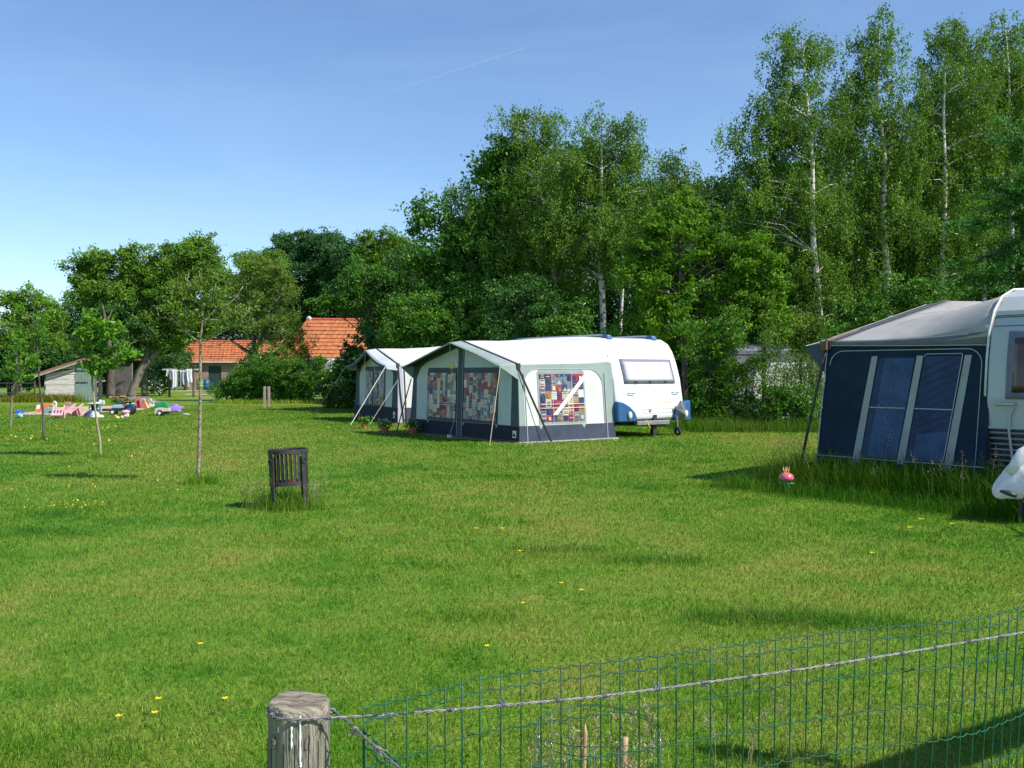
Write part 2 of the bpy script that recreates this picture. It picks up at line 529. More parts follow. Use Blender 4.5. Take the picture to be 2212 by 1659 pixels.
# ------------------------------------------------------------------ trees
BIRCH = leaf_mat('birch_leaf', (0.043, 0.106, 0.014), (0.201, 0.365, 0.039), .32, .40)
OAK = leaf_mat('oak_leaf', (0.024, 0.085, 0.014), (0.119, 0.299, 0.029), .26, .42)
HAZEL = leaf_mat('hazel_leaf', (0.044, 0.120, 0.010), (0.190, 0.390, 0.024), .40, .42)
WALNUT = leaf_mat('walnut_leaf', (0.047, 0.123, 0.014), (0.230, 0.420, 0.046), .34, .38)
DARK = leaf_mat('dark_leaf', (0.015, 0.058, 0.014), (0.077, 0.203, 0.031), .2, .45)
FAROAK = leaf_mat('far_oak_leaf', (0.021, 0.077, 0.026), (0.073, 0.200, 0.043), .2, .5)
HEDGE = leaf_mat('hedge_leaf', (0.029, 0.104, 0.011), (0.143, 0.331, 0.029), .28, .40)
LAUREL = leaf_mat('laurel_leaf', (0.024, 0.085, 0.010), (0.169, 0.300, 0.030), .25, .30)
WILLOW = leaf_mat('willow_leaf', (0.050, 0.117, 0.017), (0.220, 0.354, 0.052), .36, .45)
FRUIT = leaf_mat('fruit_leaf', (0.050, 0.114, 0.014), (0.239, 0.365, 0.051), .34, .42)
SPRUCE = leaf_mat('spruce_leaf', (0.021, 0.080, 0.023), (0.115, 0.310, 0.046), .18, .5)
SAPL = leaf_mat('sapling_leaf', (0.056, 0.165, 0.014), (0.220, 0.460, 0.035), .38, .36)
BARK = mat('brown_bark', (.16, .13, .10), .9, .5, 5, col2=(.05, .042, .035), stretch=(3, 3, .6), bump=.6, bscale=22)
GREYBARK = mat('grey_bark', (.28, .24, .19), .9, .5, 4, col2=(.11, .095, .075), stretch=(3, 3, .5), bump=.6, bscale=20)
YBARK = mat('young_bark', (.30, .25, .17), .85, .4, 7, col2=(.14, .11, .08), stretch=(4, 4, 1))
PALEBARK = mat('pale_bark', (.42, .36, .22), .85, .3, 7, col2=(.25, .20, .12), stretch=(4, 4, 1))
TWIG = mat('lichen_twig', (.28, .24, .13), .9, .3, 8)
WBARK = mat('birch_bark', (.62, .58, .52), .8, .5, 2.6, col2=(.05, .045, .04), stretch=(2, 2, 2.4), lo=.52, hi=.62, bump=.3)

def quads(C, A, size, wr, rng, curl=.15):
    """Leaves: C centres, A unit axes."""
    n = len(C)
    q = rng.normal(size=(n, 3)) * .75 + np.array([.25, -.2, .7]); B = np.cross(A, q); B /= np.linalg.norm(B, axis=1)[:, None] + 1e-9
    Nn = np.cross(A, B)
    l = size * rng.uniform(.65, 1.3, n)
    V = np.empty((n, 4, 3))
    V[:, 0] = C - A * (l * .5)[:, None]
    V[:, 2] = C + A * (l * .5)[:, None]
    cu = Nn * (l * curl)[:, None]
    V[:, 1] = C + B * (l * wr * .5)[:, None] + cu
    V[:, 3] = C - B * (l * wr * .5)[:, None] + cu
    Fc = (np.arange(n) * 4)[:, None] + np.arange(4)
    return V.reshape(-1, 3), Fc

def crown_mesh(name, clumps, rad, nleaf, size, wr, lm, rng, parent, style='tuft', org=(0, 0, 0), ragged=.55):
    clumps = np.asarray(clumps); K = len(clumps); org = np.asarray(org)
    rad = np.broadcast_to(np.asarray(rad, float), (K,))
    idx = np.repeat(np.arange(K), nleaf); n = len(idx)
    ctr = clumps.mean(0)
    if style == 'weep':
        ns = 7                                   # hanging twigs per clump
        st = rng.normal(size=(K, ns, 3)) * np.array([.62, .62, .45]) * rad[:, None, None]
        ln = rng.uniform(.45, 1.5, (K, ns)) * rad[:, None]
        out = rng.normal(size=(K, ns, 3)) * .5; out[..., 2] = 0
        j = rng.integers(0, ns, n); t = rng.random(n)
        L = ln[idx, j]
        C = clumps[idx] + st[idx, j] + out[idx, j] * (L * np.sqrt(t) * .55)[:, None]
        C[:, 2] -= L * t ** 1.35
        C += rng.normal(size=(n, 3)) * .055 * (1 + rad[idx, None])
        A = rng.normal(size=(n, 3)) * .6; A[:, 2] -= .75
    elif style == 'shoot':
        ns = 6
        st = rng.normal(size=(K, ns, 3)) * .35 * rad[:, None, None]
        d = rng.normal(size=(K, ns, 3)) * .45; d[..., 2] = np.abs(d[..., 2]) + .75
        j = rng.integers(0, ns, n); t = rng.random(n)
        C = clumps[idx] + st[idx, j] + d[idx, j] * (t * rad[idx] * 1.7 - rad[idx] * .5)[:, None]
        C += rng.normal(size=(n, 3)) * .05
        A = d[idx, j] * .6 + rng.normal(size=(n, 3)) * .6
    elif style == 'spray':
        ns = 5
        dr = clumps - ctr; dr[:, 2] *= .2
        dr /= np.linalg.norm(dr, axis=1)[:, None] + 1e-6
        d = dr[:, None, :] + rng.normal(size=(K, ns, 3)) * np.array([.5, .5, .12])
        d[..., 2] -= .1
        j = rng.integers(0, ns, n); t = rng.random(n)
        C = clumps[idx] + d[idx, j] * ((t - .4) * rad[idx] * 1.8)[:, None]
        C[:, 2] -= (t ** 2) * rad[idx] * .25
        C += rng.normal(size=(n, 3)) * np.array([.09, .09, .04])
        A = d[idx, j] * .5 + rng.normal(size=(n, 3)) * .5
    else:
        # a clump is a handful of smaller tufts, so its outline is broken
        nt = 8
        tu = rng.normal(size=(K, nt, 3)); tu /= np.linalg.norm(tu, axis=2)[..., None]
        tu *= (rng.random((K, nt, 1)) ** .45) * np.array([1, 1, .8])
        j = rng.integers(0, nt, n)
        C = clumps[idx] + tu[idx, j] * rad[idx, None] + rng.normal(size=(n, 3)) * rad[idx, None] * .22 * np.array([1.15, 1.15, .8])
        A = tu[idx, j] * ragged + rng.normal(size=(n, 3)) * .55; A[:, 2] -= .12
    A /= np.linalg.norm(A, axis=1)[:, None] + 1e-9
    V, Fc = quads(C, A, np.full(n, size), wr, rng)
    tint = np.clip(rng.normal(.5, .22, n) + (rng.random(K)[idx] - .5) * .35, 0, 1)
    return np_mesh(name, V - org, Fc, lm, parent, np.repeat(tint, 4), False)

def env_clumps(d, env, rng, dens=5.0, depth=.8, shell=.35, dy=0.0, back=0.0):
    """Clump centres inside ellipses given in picture units at distance d."""
    out = []
    for e in env:
        px, py, rx, ry = e[:4]
        off = (e[4] if len(e) > 4 else 0.0) + back
        k = d / F
        RX, RZ = rx * k, ry * k
        RY = min(RX, RZ) * depth if RX > RZ * 1.6 else RX * depth
        n = max(5, int(dens * RX * RZ * 2.0))
        v = rng.normal(size=(n, 3)); v /= np.linalg.norm(v, axis=1)[:, None]
        r = (shell + (1 - shell) * rng.random(n)) ** .6
        v *= r[:, None]
        out.append(np.stack([X(px, d) + v[:, 0] * RX, d + off + v[:, 1] * RY, Z(py, d) + v[:, 2] * RZ], 1))
    return np.concatenate(out)

def limbs(mb, trunk, rt, clumps, rng, every=2, r0=.045, rise=.55, mi=0, nseg=5):
    """Branches from the trunk to the clumps."""
    T = np.asarray(trunk)
    for i in range(0, len(clumps), every):
        c = clumps[i]
        hd = np.hypot(T[:, 0] - c[0], T[:, 1] - c[1])
        want = c[2] - rise * hd
        k = int(np.argmin(np.abs(T[:, 2] - want) + .2 * hd))
        a = T[k]
        if np.linalg.norm(c - a) < .3: continue
        mid = a * .5 + c * .5 + np.array([rng.normal(0, .12), rng.normal(0, .12), .10 * np.linalg.norm(c - a)])
        rr = min(r0, rt[k] * .6)
        mb.tube([a, a * .72 + mid * .3 - a * .02, mid, c], [rr, rr * .8, rr * .55, rr * .2], nseg, mi, cap=False)

def smooth_path(pts, k=4):
    """Catmull-Rom through (x,y,z,r)."""
    P = [np.array(p, float) for p in pts]; P = [2 * P[0] - P[1]] + P + [2 * P[-1] - P[-2]]
    out = []
    for i in range(1, len(P) - 2):
        for s in range(k):
            t = s / k
            out.append(.5 * ((2 * P[i]) + (P[i + 1] - P[i - 1]) * t + (2 * P[i - 1] - 5 * P[i] + 4 * P[i + 1] - P[i + 2]) * t ** 2 + (3 * P[i] - P[i - 1] - 3 * P[i + 1] + P[i + 2]) * t ** 3))
    out.append(P[-2]); return np.array(out)

def tree(name, label, cat, d, trunk, env, lm, bark, seed, dens=5.0, rad=.5, nleaf=120, size=.13, wr=.55, style='tuft',
         depth=.8, every=2, r0=.045, rise=.55, group=None, extra_trunks=(), shell=.35, trunk_name='trunk', crown_name='crown', ragged=.55, sides=8, back=0.0):
    """trunk: [(px, py or None, radius)] in picture units from the ground up (first py None = on the ground)."""
    rng = np.random.default_rng(seed)
    dens *= 1.3; nleaf = int(nleaf * 1.45)
    def world(tr):
        out = []
        for px, py, r in tr:
            j = 0 if py is None or bark is not WBARK else d / F * 3.5
            out.append((X(px, d) + rng.normal(0, 1) * j, d + rng.normal(0, 1) * j, 0.0 if py is None else Z(py, d), r))
        return smooth_path(out)
    T = world(trunk)
    org = (T[0, 0], T[0, 1], 0.0)
    root = thing(name, label, cat, org, group=group)
    cl = env_clumps(d, env, rng, dens, depth, shell, back=back)
    cl = cl[cl[:, 2] > .08]
    mb = MB()
    o = np.array(org)
    mb.tube(T[:, :3] - o, np.maximum(T[:, 3], .008), sides, 0)
    for ex in extra_trunks:
        E = world(ex) if len(ex[0]) == 3 else smooth_path(ex)
        mb.tube(E[:, :3] - o, np.maximum(E[:, 3], .008), sides, 0)
    allT = np.concatenate([T] + [world(ex) if len(ex[0]) == 3 else smooth_path(ex) for ex in extra_trunks])
    limbs(mb, allT[:, :3] - o, allT[:, 3], cl - o, rng, every, r0, rise)
    mb.build(trunk_name, [bark], root, smooth=True)
    rr = rad * rng.uniform(.7, 1.3, len(cl))
    crown_mesh(crown_name, cl, rr, nleaf, size, wr, lm, rng, root, style, org, ragged)
    return root
# ---- white-stemmed birches on the right
birch = dict(back=.28, dens=4.8, rad=.55, nleaf=200, size=.092, wr=.62, style='weep', depth=.85, every=3, r0=.03, rise=.35, group='tall birches behind the caravans', shell=.25)
tree('birch_tree', 'tall birch with white lower stem, rising directly above the tip of the dark awning', 'birch', 36,
     [(1776, None, .125), (1770, 690, .12), (1757, 500, .10), (1750, 350, .075), (1742, 220, .045), (1735, 70, .012)],
     [(1735, 95, 42, 48), (1700, 120, 36, 45), (1765, 105, 16, 25), (1740, 180, 60, 60), (1670, 235, 65, 70), (1740, 300, 95, 85), (1640, 310, 62, 60), (1610, 375, 40, 60), (1800, 240, 40, 60),
      (1690, 420, 105, 80), (1780, 430, 60, 85), (1760, 560, 70, 90), (1650, 480, 70, 60), (1800, 640, 50, 70), (1720, 640, 45, 70)], BIRCH, WBARK, 101, **birch)
tree('birch_tree', 'tallest birch, its white stem showing behind the dark awning roof, narrow pointed top', 'birch', 37,
     [(1916, None, .15), (1914, 640, .14), (1911, 480, .11), (1912, 330, .08), (1905, 200, .05), (1893, 40, .012)],
     [(1893, 50, 38, 42), (1905, 110, 52, 55), (1850, 150, 50, 50), (1885, 220, 75, 60), (1940, 250, 45, 50), (1960, 170, 30, 28), (1840, 270, 45, 55), (1900, 330, 80, 65), (1970, 330, 50, 55),
      (1890, 440, 75, 75), (1850, 540, 75, 70), (1940, 470, 60, 70), (1880, 610, 60, 50), (1850, 640, 50, 50)], BIRCH, WBARK, 102, **birch)
tree('birch_tree', 'birch with a slender pale stem, third in the row and standing behind the roof peak', 'birch', 38,
     [(2028, None, .11), (2030, 600, .10), (2036, 400, .08), (2040, 250, .05), (2055, 60, .012)],
     [(2055, 80, 52, 42), (2100, 95, 40, 40), (2030, 130, 50, 55), (2090, 170, 70, 60), (2030, 240, 50, 60), (2110, 280, 75, 75), (2010, 300, 35, 40), (2060, 380, 80, 70),
      (2040, 480, 75, 70), (2100, 480, 70, 90), (2010, 560, 50, 60), (2060, 580, 60, 60)], BIRCH, WBARK, 103, **birch)
tree('birch_tree', 'birch at the right edge of the picture, its soft top above a dark spruce', 'birch', 39,
     [(2185, None, .11), (2188, 500, .09), (2180, 300, .06), (2172, 180, .04), (2172, 50, .012)],
     [(2172, 62, 34, 38), (2200, 120, 60, 45), (2160, 160, 45, 50), (2190, 230, 70, 60), (2215, 330, 70, 80), (2150, 330, 50, 70), (2170, 440, 70, 80), (2250, 200, 60, 90)], BIRCH, WBARK, 104, **birch)
tree('spruce_tree', 'dark spruce with drooping light-tipped sprays at the right edge behind the caravan', 'spruce', 30,
     [(2215, None, .16), (2215, 560, .13), (2215, 400, .08), (2215, 255, .015)],
     [(2210, 300, 38, 50), (2205, 390, 70, 60), (2190, 470, 100, 60), (2165, 560, 110, 55), (2200, 620, 120, 50), (2240, 520, 90, 80)], SPRUCE, BARK, 105,
     dens=6, rad=.55, nleaf=150, size=.13, wr=.34, style='spray', depth=.9, every=3, rise=.1)

# ---- light green trees and the birch group in the middle
tree('hazel_tree', 'bright yellow-green broadleaf tree rising directly behind the white caravan', 'tree', 31.5,
     [(1480, None, .10), (1478, 700, .09), (1470, 600, .07), (1465, 500, .02)],
     [(1460, 500, 75, 50), (1400, 540, 60, 60), (1530, 510, 62, 55), (1385, 610, 48, 60), (1440, 610, 90, 70), (1560, 580, 60, 70), (1412, 690, 60, 60), (1500, 690, 90, 60), (1470, 450, 42, 30), (1600, 660, 55, 70)],
     HAZEL, BARK, 111, dens=10, rad=.31, nleaf=90, size=.125, wr=.6, every=3)
tree('hazel_tree', 'small bright green tree between the white caravan and the tall birches', 'tree', 31,
     [(1650, None, .07), (1650, 700, .06), (1645, 600, .04), (1640, 520, .012)],
     [(1630, 530, 32, 30), (1640, 580, 50, 45), (1668, 610, 32, 40), (1600, 600, 30, 40), (1640, 660, 58, 50), (1670, 700, 45, 40)], HAZEL, BARK, 112, dens=11, rad=.29, nleaf=90, size=.125, wr=.6, every=3)
mid = dict(birch); mid.update(group='birches behind the middle awning')
tree('birch_tree', 'broad-topped birch with a drooping plume at its peak, left of the two mid peaks', 'birch', 40,
     [(1204, None, .12), (1200, 650, .11), (1185, 520, .09), (1160, 400, .06), (1135, 300, .035), (1125, 235, .01)],
     [(1125, 248, 22, 26), (1150, 285, 50, 45), (1185, 270, 25, 30), (1120, 320, 48, 40), (1160, 370, 75, 50), (1210, 350, 30, 40), (1130, 450, 100, 65), (1190, 500, 95, 70), (1110, 540, 80, 65), (1180, 610, 90, 60), (1240, 610, 60, 50)], BIRCH, WBARK, 121, **mid)
tree('birch_tree', 'birch with rounded crown and a clear white stem standing behind the middle awning', 'birch', 38,
     [(1304, None, .12), (1303, 690, .115), (1302, 580, .10), (1300, 450, .075), (1302, 340, .045), (1300, 250, .01)],
     [(1297, 262, 38, 28), (1340, 275, 40, 34), (1270, 300, 45, 42), (1345, 320, 55, 45), (1300, 350, 95, 50), (1240, 380, 65, 60), (1370, 400, 55, 60), (1300, 450, 120, 70), (1230, 490, 75, 70), (1380, 500, 60, 70),
      (1290, 550, 80, 60)], BIRCH, WBARK, 122, **mid)
tree('birch_tree', 'small birch with a leaning thin white stem beside the clear-stemmed one', 'birch', 36.5,
     [(1332, None, .06), (1337, 690, .055), (1343, 600, .04), (1345, 500, .01)], [(1345, 540, 40, 60), (1370, 480, 50, 60), (1330, 480, 40, 50)], BIRCH, WBARK, 123, **mid)
tree('birch_tree', 'lower birch on the right shoulder of the middle group, above the bright green tree', 'birch', 42,
     [(1445, None, .10), (1445, 600, .09), (1442, 450, .05), (1440, 340, .01)],
     [(1438, 350, 24, 26), (1478, 372, 28, 30), (1450, 410, 58, 50), (1505, 420, 22, 30), (1420, 470, 60, 50), (1480, 480, 55, 50)], BIRCH, WBARK, 124, **mid)
oak = dict(dens=5.2, rad=.55, nleaf=120, size=.16, wr=.6, depth=.85, every=3, r0=.05)
tree('oak_tree', 'oak with rounded leaf clumps on the left flank of the middle birches', 'oak', 40.5,
     [(1065, None, .15), (1062, 650, .13), (1070, 520, .10), (1080, 400, .06), (1085, 320, .015)],
     [(1085, 340, 35, 40), (1062, 380, 38, 40), (1100, 420, 55, 60), (1070, 470, 60, 50), (1040, 560, 70, 60), (1080, 640, 80, 60)], OAK, BARK, 131, group='oaks behind the awnings', **oak)
tree('oak_tree', 'ragged open oak at the left end of the middle group, sky showing through its side', 'oak', 41,
     [(975, None, .12), (972, 660, .11), (962, 560, .08), (950, 480, .04), (945, 440, .01)],
     [(930, 462, 30, 28), (905, 495, 26, 38), (965, 500, 42, 40), (940, 560, 62, 50), (1000, 600, 60, 60), (940, 660, 70, 60)], OAK, BARK, 132, group='oaks behind the awnings', **oak)
tree('birch_tree', 'drooping birch arching between the oaks, left of the mid peaks', 'birch', 41.5,
     [(1012, None, .09), (1010, 650, .08), (1012, 540, .06), (1010, 420, .01)],
     [(985, 418, 32, 20), (1020, 420, 40, 26), (1045, 455, 35, 40), (1022, 460, 32, 30), (1055, 500, 40, 40), (1030, 580, 40, 50)], BIRCH, WBARK, 133, **mid)

# ---- understorey behind the awnings
bush = dict(dens=8, rad=.42, nleaf=120, size=.12, wr=.58, depth=.7, every=4, r0=.02, crown_name='foliage', trunk_name='stem')
B = [('broad dark bush behind the far awning roof, under the ragged oak', 39.5, (905, 690), [(905, 690, 70, 60), (870, 720, 60, 50), (950, 710, 60, 60)], HEDGE),
     ('leafy bush rising behind the peak of the far awning', 39.5, (1010, 690), [(1010, 680, 70, 70), (1060, 710, 60, 50), (970, 720, 40, 40)], OAK),
     ('dark bush behind the ridge of the middle awning', 36, (1130, 680), [(1130, 670, 80, 70), (1190, 710, 60, 50), (1090, 720, 50, 50)], DARK),
     ('bush behind the middle awning, at the foot of the clear white birch stem', 35, (1255, 690), [(1235, 690, 40, 50), (1215, 715, 50, 36)], OAK),
     ('bush at the foot of the bright green tree, behind the caravan roof', 32.5, (1385, 730), [(1385, 725, 70, 50), (1440, 740, 60, 40)], HEDGE)]
for i, (lb, d, (px, py), env, lm) in enumerate(B):
    tree('bush', lb, 'bush', d, [(px, None, .04), (px, py + 30, .035), (px + 4, py - 20, .01)], env, lm, BARK, 140 + i, group='bushes behind the awnings', **bush)
# thin pale stems in the shade
for i, (px, py, d, dx) in enumerate([(1100, 640, 35, -6), (1120, 640, 34.5, 8)]):
    pass

# ---- dark wood closing the view
tree('birch_tree', 'birch standing beyond the edge one, filling the top right corner of the picture', 'birch', 41,
     [(2262, None, .11), (2260, 500, .09), (2255, 300, .06), (2250, 60, .012)], [(2235, 80, 40, 50), (2225, 170, 60, 60), (2260, 260, 70, 80), (2240, 380, 70, 80)], BIRCH, WBARK, 106, **birch)
tree('birch_tree', 'soft-topped birch partly hidden between the third birch and the edge one', 'birch', 42,
     [(2128, None, .10), (2128, 500, .08), (2126, 300, .05), (2124, 100, .012)], [(2122, 120, 34, 40), (2130, 190, 50, 60), (2130, 290, 60, 70), (2120, 400, 60, 70)], BIRCH, WBARK, 107, **birch)
for k, (px, top, d, where) in enumerate(((1835, 165, 43, 'between the first and tallest birch'), (1985, 185, 44, 'between the tallest and third birch'), (2075, 120, 43.5, 'right behind the third birch'))):
    tree('birch_tree', 'hazy birch set back in the row, ' + where, 'birch', d,
         [(px, None, .09), (px, 550, .07), (px + 4, 350, .045), (px, top, .01)], [(px, top + 40, 34, 44), (px + 5, top + 120, 52, 60), (px - 10, top + 220, 60, 70), (px + 5, top + 330, 60, 70)], BIRCH, WBARK, 108 + k + 40, **birch)
rngw = np.random.default_rng(77)
WOOD = [(1120, 330, 52), (1250, 330, 54), (1400, 400, 50), (1540, 395, 47), (1590, 420, 50), (1640, 480, 46), (1700, 360, 52), (1820, 330, 50), (1950, 330, 48), (2060, 260, 52), (2150, 240, 50), (2230, 230, 47), (1000, 480, 50), (1480, 420, 52),
        (880, 540, 58), (1350, 420, 46), (1760, 470, 45), (1890, 420, 44), (2000, 440, 44), (2110, 420, 44)]
WHERE = ['behind the left mid peak', 'between the two mid peaks', 'behind the right mid shoulder', 'in the dip left of the tall birches', 'under the left edge of the first tall birch', 'low behind the small bright green tree',
         'behind the first tall birch', 'between the first and the tallest birch', 'behind the tallest birch', 'behind the third birch', 'between the third birch and the edge one', 'behind the edge birch', 'behind the left oaks', 'behind the bright green tree',
         'behind the far awning bush', 'behind the clear white birch stem', 'at the foot of the first tall birch', 'at the foot of the tallest birch', 'at the foot of the third birch', 'beside the spruce']
def wood_tree(seed, h=10.0):
    """one dark tree of unit height h at the origin"""
    rng = np.random.default_rng(seed)
    root = thing('forest_tree', 'x', 'tree', (0, 0, 0))
    n = 150
    z = rng.uniform(.08, 1, n) ** .85 * h
    rr = 2.3 * np.sqrt(np.clip(1 - ((z / h - .48) / .56) ** 2, .02, 1)) * rng.uniform(.45, 1, n)
    a = rng.uniform(0, 6.283, n)
    cl = np.stack([rr * np.cos(a), rr * np.sin(a), z], 1)
    mb = MB(); T = smooth_path([(0, 0, 0, .16), (.1, 0, h * .4, .12), (-.05, .1, h * .95, .02)])
    mb.tube(T[:, :3], T[:, 3], 7)
    limbs(mb, T[:, :3], T[:, 3], cl, rng, 4, .04)
    mb.build('trunk', [BARK], root, True)
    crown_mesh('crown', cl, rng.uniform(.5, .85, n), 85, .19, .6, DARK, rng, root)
    return root
W0 = [wood_tree(201), wood_tree(202), wood_tree(203)]
for i, ((px, py, d), wh) in enumerate(zip(WOOD, WHERE)):
    src = W0[i % 3]
    o = src if i < 3 else copy_tree(src)
    h = Z(py, d)
    o.location = (X(px, d), d, 0); o.rotation_euler = (0, 0, rngw.uniform(0, 6.28))
    sx = h / 10 * rngw.uniform(.95, 1.2)
    o.scale = (max(.75, sx), max(.75, sx), h / 10)
    tag(o, 'dark shaded forest tree ' + wh, 'tree', 'dark wood behind the campsite')

# low growth under the wood, and the far wood behind the yard: copies of three bushes and of the forest trees
def low_bush(seed, lm):
    rng = np.random.default_rng(seed)
    root = thing('undergrowth_bush', 'x', 'bush', (0, 0, 0)); n = 70
    v = rng.normal(size=(n, 3)); v /= np.linalg.norm(v, axis=1)[:, None]; v *= (rng.random((n, 1)) ** .4)
    cl = v * np.array([2.0, 1.1, 1.35]) + np.array([0, 0, 1.35]); cl[:, 2] = np.abs(cl[:, 2]) + .1
    mb = MB(); mb.tube([(0, 0, 0), (.05, 0, .8), (0, .05, 1.9)], [.05, .04, .015], 6)
    limbs(mb, np.array([(0, 0, 0), (.05, 0, .8), (0, .05, 1.9)]), np.array([.05, .04, .015]), cl, rng, 6, .02)
    mb.build('stem', [BARK], root, True)
    crown_mesh('foliage', cl, rng.uniform(.35, .6, n), 150, .15, .6, lm, rng, root)
    return root
UB = [low_bush(211, DARK), low_bush(212, OAK), low_bush(213, DARK)]
for i, px in enumerate(range(850, 2290, 62)):
    o = UB[i] if i < 3 else copy_tree(UB[i % 3])
    d = 41.5 + rngw.uniform(0, 4.5)
    s = rngw.uniform(.95, 1.35)
    o.location = (X(px + rngw.uniform(-15, 15), d), d, 0); o.rotation_euler = (0, 0, rngw.uniform(-.5, .5)); o.scale = (s * .95, s, s * rngw.uniform(.9, 1.3))
    tag(o, 'dark bush in the shaded undergrowth behind the awnings and birches', 'bush', 'undergrowth of the dark wood')
FARW = [(-40, 705), (20, 712), (80, 700), (135, 690), (190, 690), (250, 680), (310, 690), (365, 680), (420, 650), (475, 640), (525, 618), (575, 606), (625, 600), (690, 600), (760, 585), (900, 600), (960, 560)]
for i, (px, py) in enumerate(FARW):
    o = copy_tree(W0[i % 3]); d = 122 + rngw.uniform(-4, 8); h = Z(py, d)
    o.location = (X(px, d), d, 0); o.rotation_euler = (0, 0, rngw.uniform(0, 6.28)); o.scale = (h / 10 * 1.25, h / 10 * 1.25, h / 10)
    tag(o, 'far dark tree in the wood closing the view behind the barn and yard', 'tree', 'far wood behind the barn')
for i, px in enumerate(range(-40, 560, 50)):
    o = copy_tree(UB[i % 3]); d = 112 + rngw.uniform(-3, 3); s = 1.5
    o.location = (X(px, d), d, 0); o.rotation_euler = (0, 0, rngw.uniform(-.5, .5)); o.scale = (s * 1.1, s, s)
    if 405 < px < 520: o.location.y = 120
    tag(o, 'far dark bush along the back of the yard', 'bush', 'far bushes behind the yard')

# ---- far trees left of the middle
far = dict(dens=3.2, rad=.95, nleaf=150, size=.28, wr=.62, depth=.8, every=3, r0=.08, ragged=.5)
tree('oak_tree', 'dark blue-green oak with a rounded crown rising above the left end of the barn ridge', 'oak', 128,
     [(680, None, .4), (680, 640, .3), (680, 540, .1)], [(650, 535, 60, 34), (705, 545, 55, 40), (610, 540, 22, 28), (640, 590, 70, 45), (730, 590, 60, 50), (600, 600, 30, 60), (660, 650, 70, 40)], FAROAK, BARK, 151, group='far trees beyond the barn', **far)
tree('oak_tree', 'far dark green tree right of the blue-green oak, above the barn ridge', 'oak', 124,
     [(770, None, .3), (770, 640, .25), (770, 560, .08)], [(760, 560, 40, 40), (800, 600, 60, 50), (740, 620, 50, 40), (790, 650, 60, 40)], FAROAK, BARK, 152, group='far trees beyond the barn', **far)
f2 = dict(far); f2.update(rad=.9, size=.26, dens=3.4, nleaf=130)
tree('lime_tree', 'soft olive tree with two tops on the skyline, right of the dark oaks', 'tree', 118,
     [(840, None, .25), (838, 640, .2), (838, 540, .05)], [(800, 530, 28, 26), (838, 525, 30, 26), (870, 555, 34, 40), (820, 570, 52, 40), (860, 620, 60, 50), (800, 640, 50, 45)], BIRCH, BARK, 153, **f2)
tree('ash_tree', 'mid green tree hanging over the red barn roof', 'tree', 57,
     [(800, None, .16), (798, 730, .14), (795, 660, .1), (790, 600, .03)], [(790, 590, 48, 30), (740, 630, 55, 32), (840, 620, 55, 45), (700, 655, 34, 20), (790, 660, 66, 34), (860, 680, 50, 55), (830, 720, 44, 40), (870, 600, 30, 40)], OAK, BARK, 154,
     dens=4.4, rad=.5, nleaf=110, size=.15, wr=.55, every=2, r0=.05)
tree('ash_tree', 'light green tree low on the skyline between walnut and dark oak', 'tree', 119,
     [(560, None, .2), (560, 650, .15), (560, 560, .04)], [(535, 560, 22, 24), (562, 562, 24, 22), (590, 580, 22, 30), (550, 600, 45, 30), (575, 640, 45, 40)], WALNUT, BARK, 155, **f2)

# ---- old walnut by the shed
wal = dict(back=.3, dens=4.6, rad=.62, nleaf=125, size=.22, wr=.42, depth=.75, every=5, r0=.06, rise=.4)
tree('walnut_tree', 'big old walnut with a forked grey trunk and broad lobed crown by the shed', 'walnut', 68,
     [(283, None, .31), (290, 835, .26), (304, 800, .24), (316, 770, .21), (322, 720, .2), (330, 640, .12), (340, 560, .03)],
     [(425, 530, 38, 20), (400, 560, 70, 32), (455, 570, 42, 38), (350, 580, 50, 40), (290, 560, 40, 30), (250, 570, 55, 32, 0), (200, 565, 40, 28), (170, 590, 28, 30), (230, 620, 70, 40), (190, 640, 40, 30), (330, 630, 90, 50), (440, 630, 60, 45),
      (480, 600, 22, 30), (300, 700, 80, 45), (400, 690, 60, 42), (428, 690, 34, 36), (375, 728, 40, 24), (335, 738, 44, 26), (250, 680, 60, 40), (420, 560, 50, 40), (350, 680, 60, 50), (300, 740, 50, 36), (270, 640, 60, 50), (340, 700, 40, 30)],
     WALNUT, GREYBARK, 161, extra_trunks=[[(304, 800, .22), (326, 775, .20), (342, 755, .18), (365, 700, .12), (400, 620, .05)], [(320, 730, .16), (285, 670, .10), (240, 620, .05)]], sides=10, **wal)
tree('walnut_tree', 'second walnut trunk standing close to the forked one, crown merged with it', 'walnut', 69,
     [(312, None, .24), (312, 825, .22), (311, 790, .18), (312, 720, .12), (330, 640, .04)], [(330, 640, 60, 40), (360, 690, 50, 40), (300, 650, 50, 40)], WALNUT, GREYBARK, 162, **wal)
tree('walnut_tree', 'walnut with brown mossy trunk, standing between the shed and the forked walnut trunk', 'walnut', 64,
     [(239, None, .3), (239, 820, .24), (240, 790, .22), (232, 720, .16), (222, 660, .05)], [(215, 690, 50, 40, 3), (250, 720, 50, 40, 3), (190, 700, 40, 40, 4), (200, 745, 50, 30, 4)], DARK, BARK, 163, **wal)

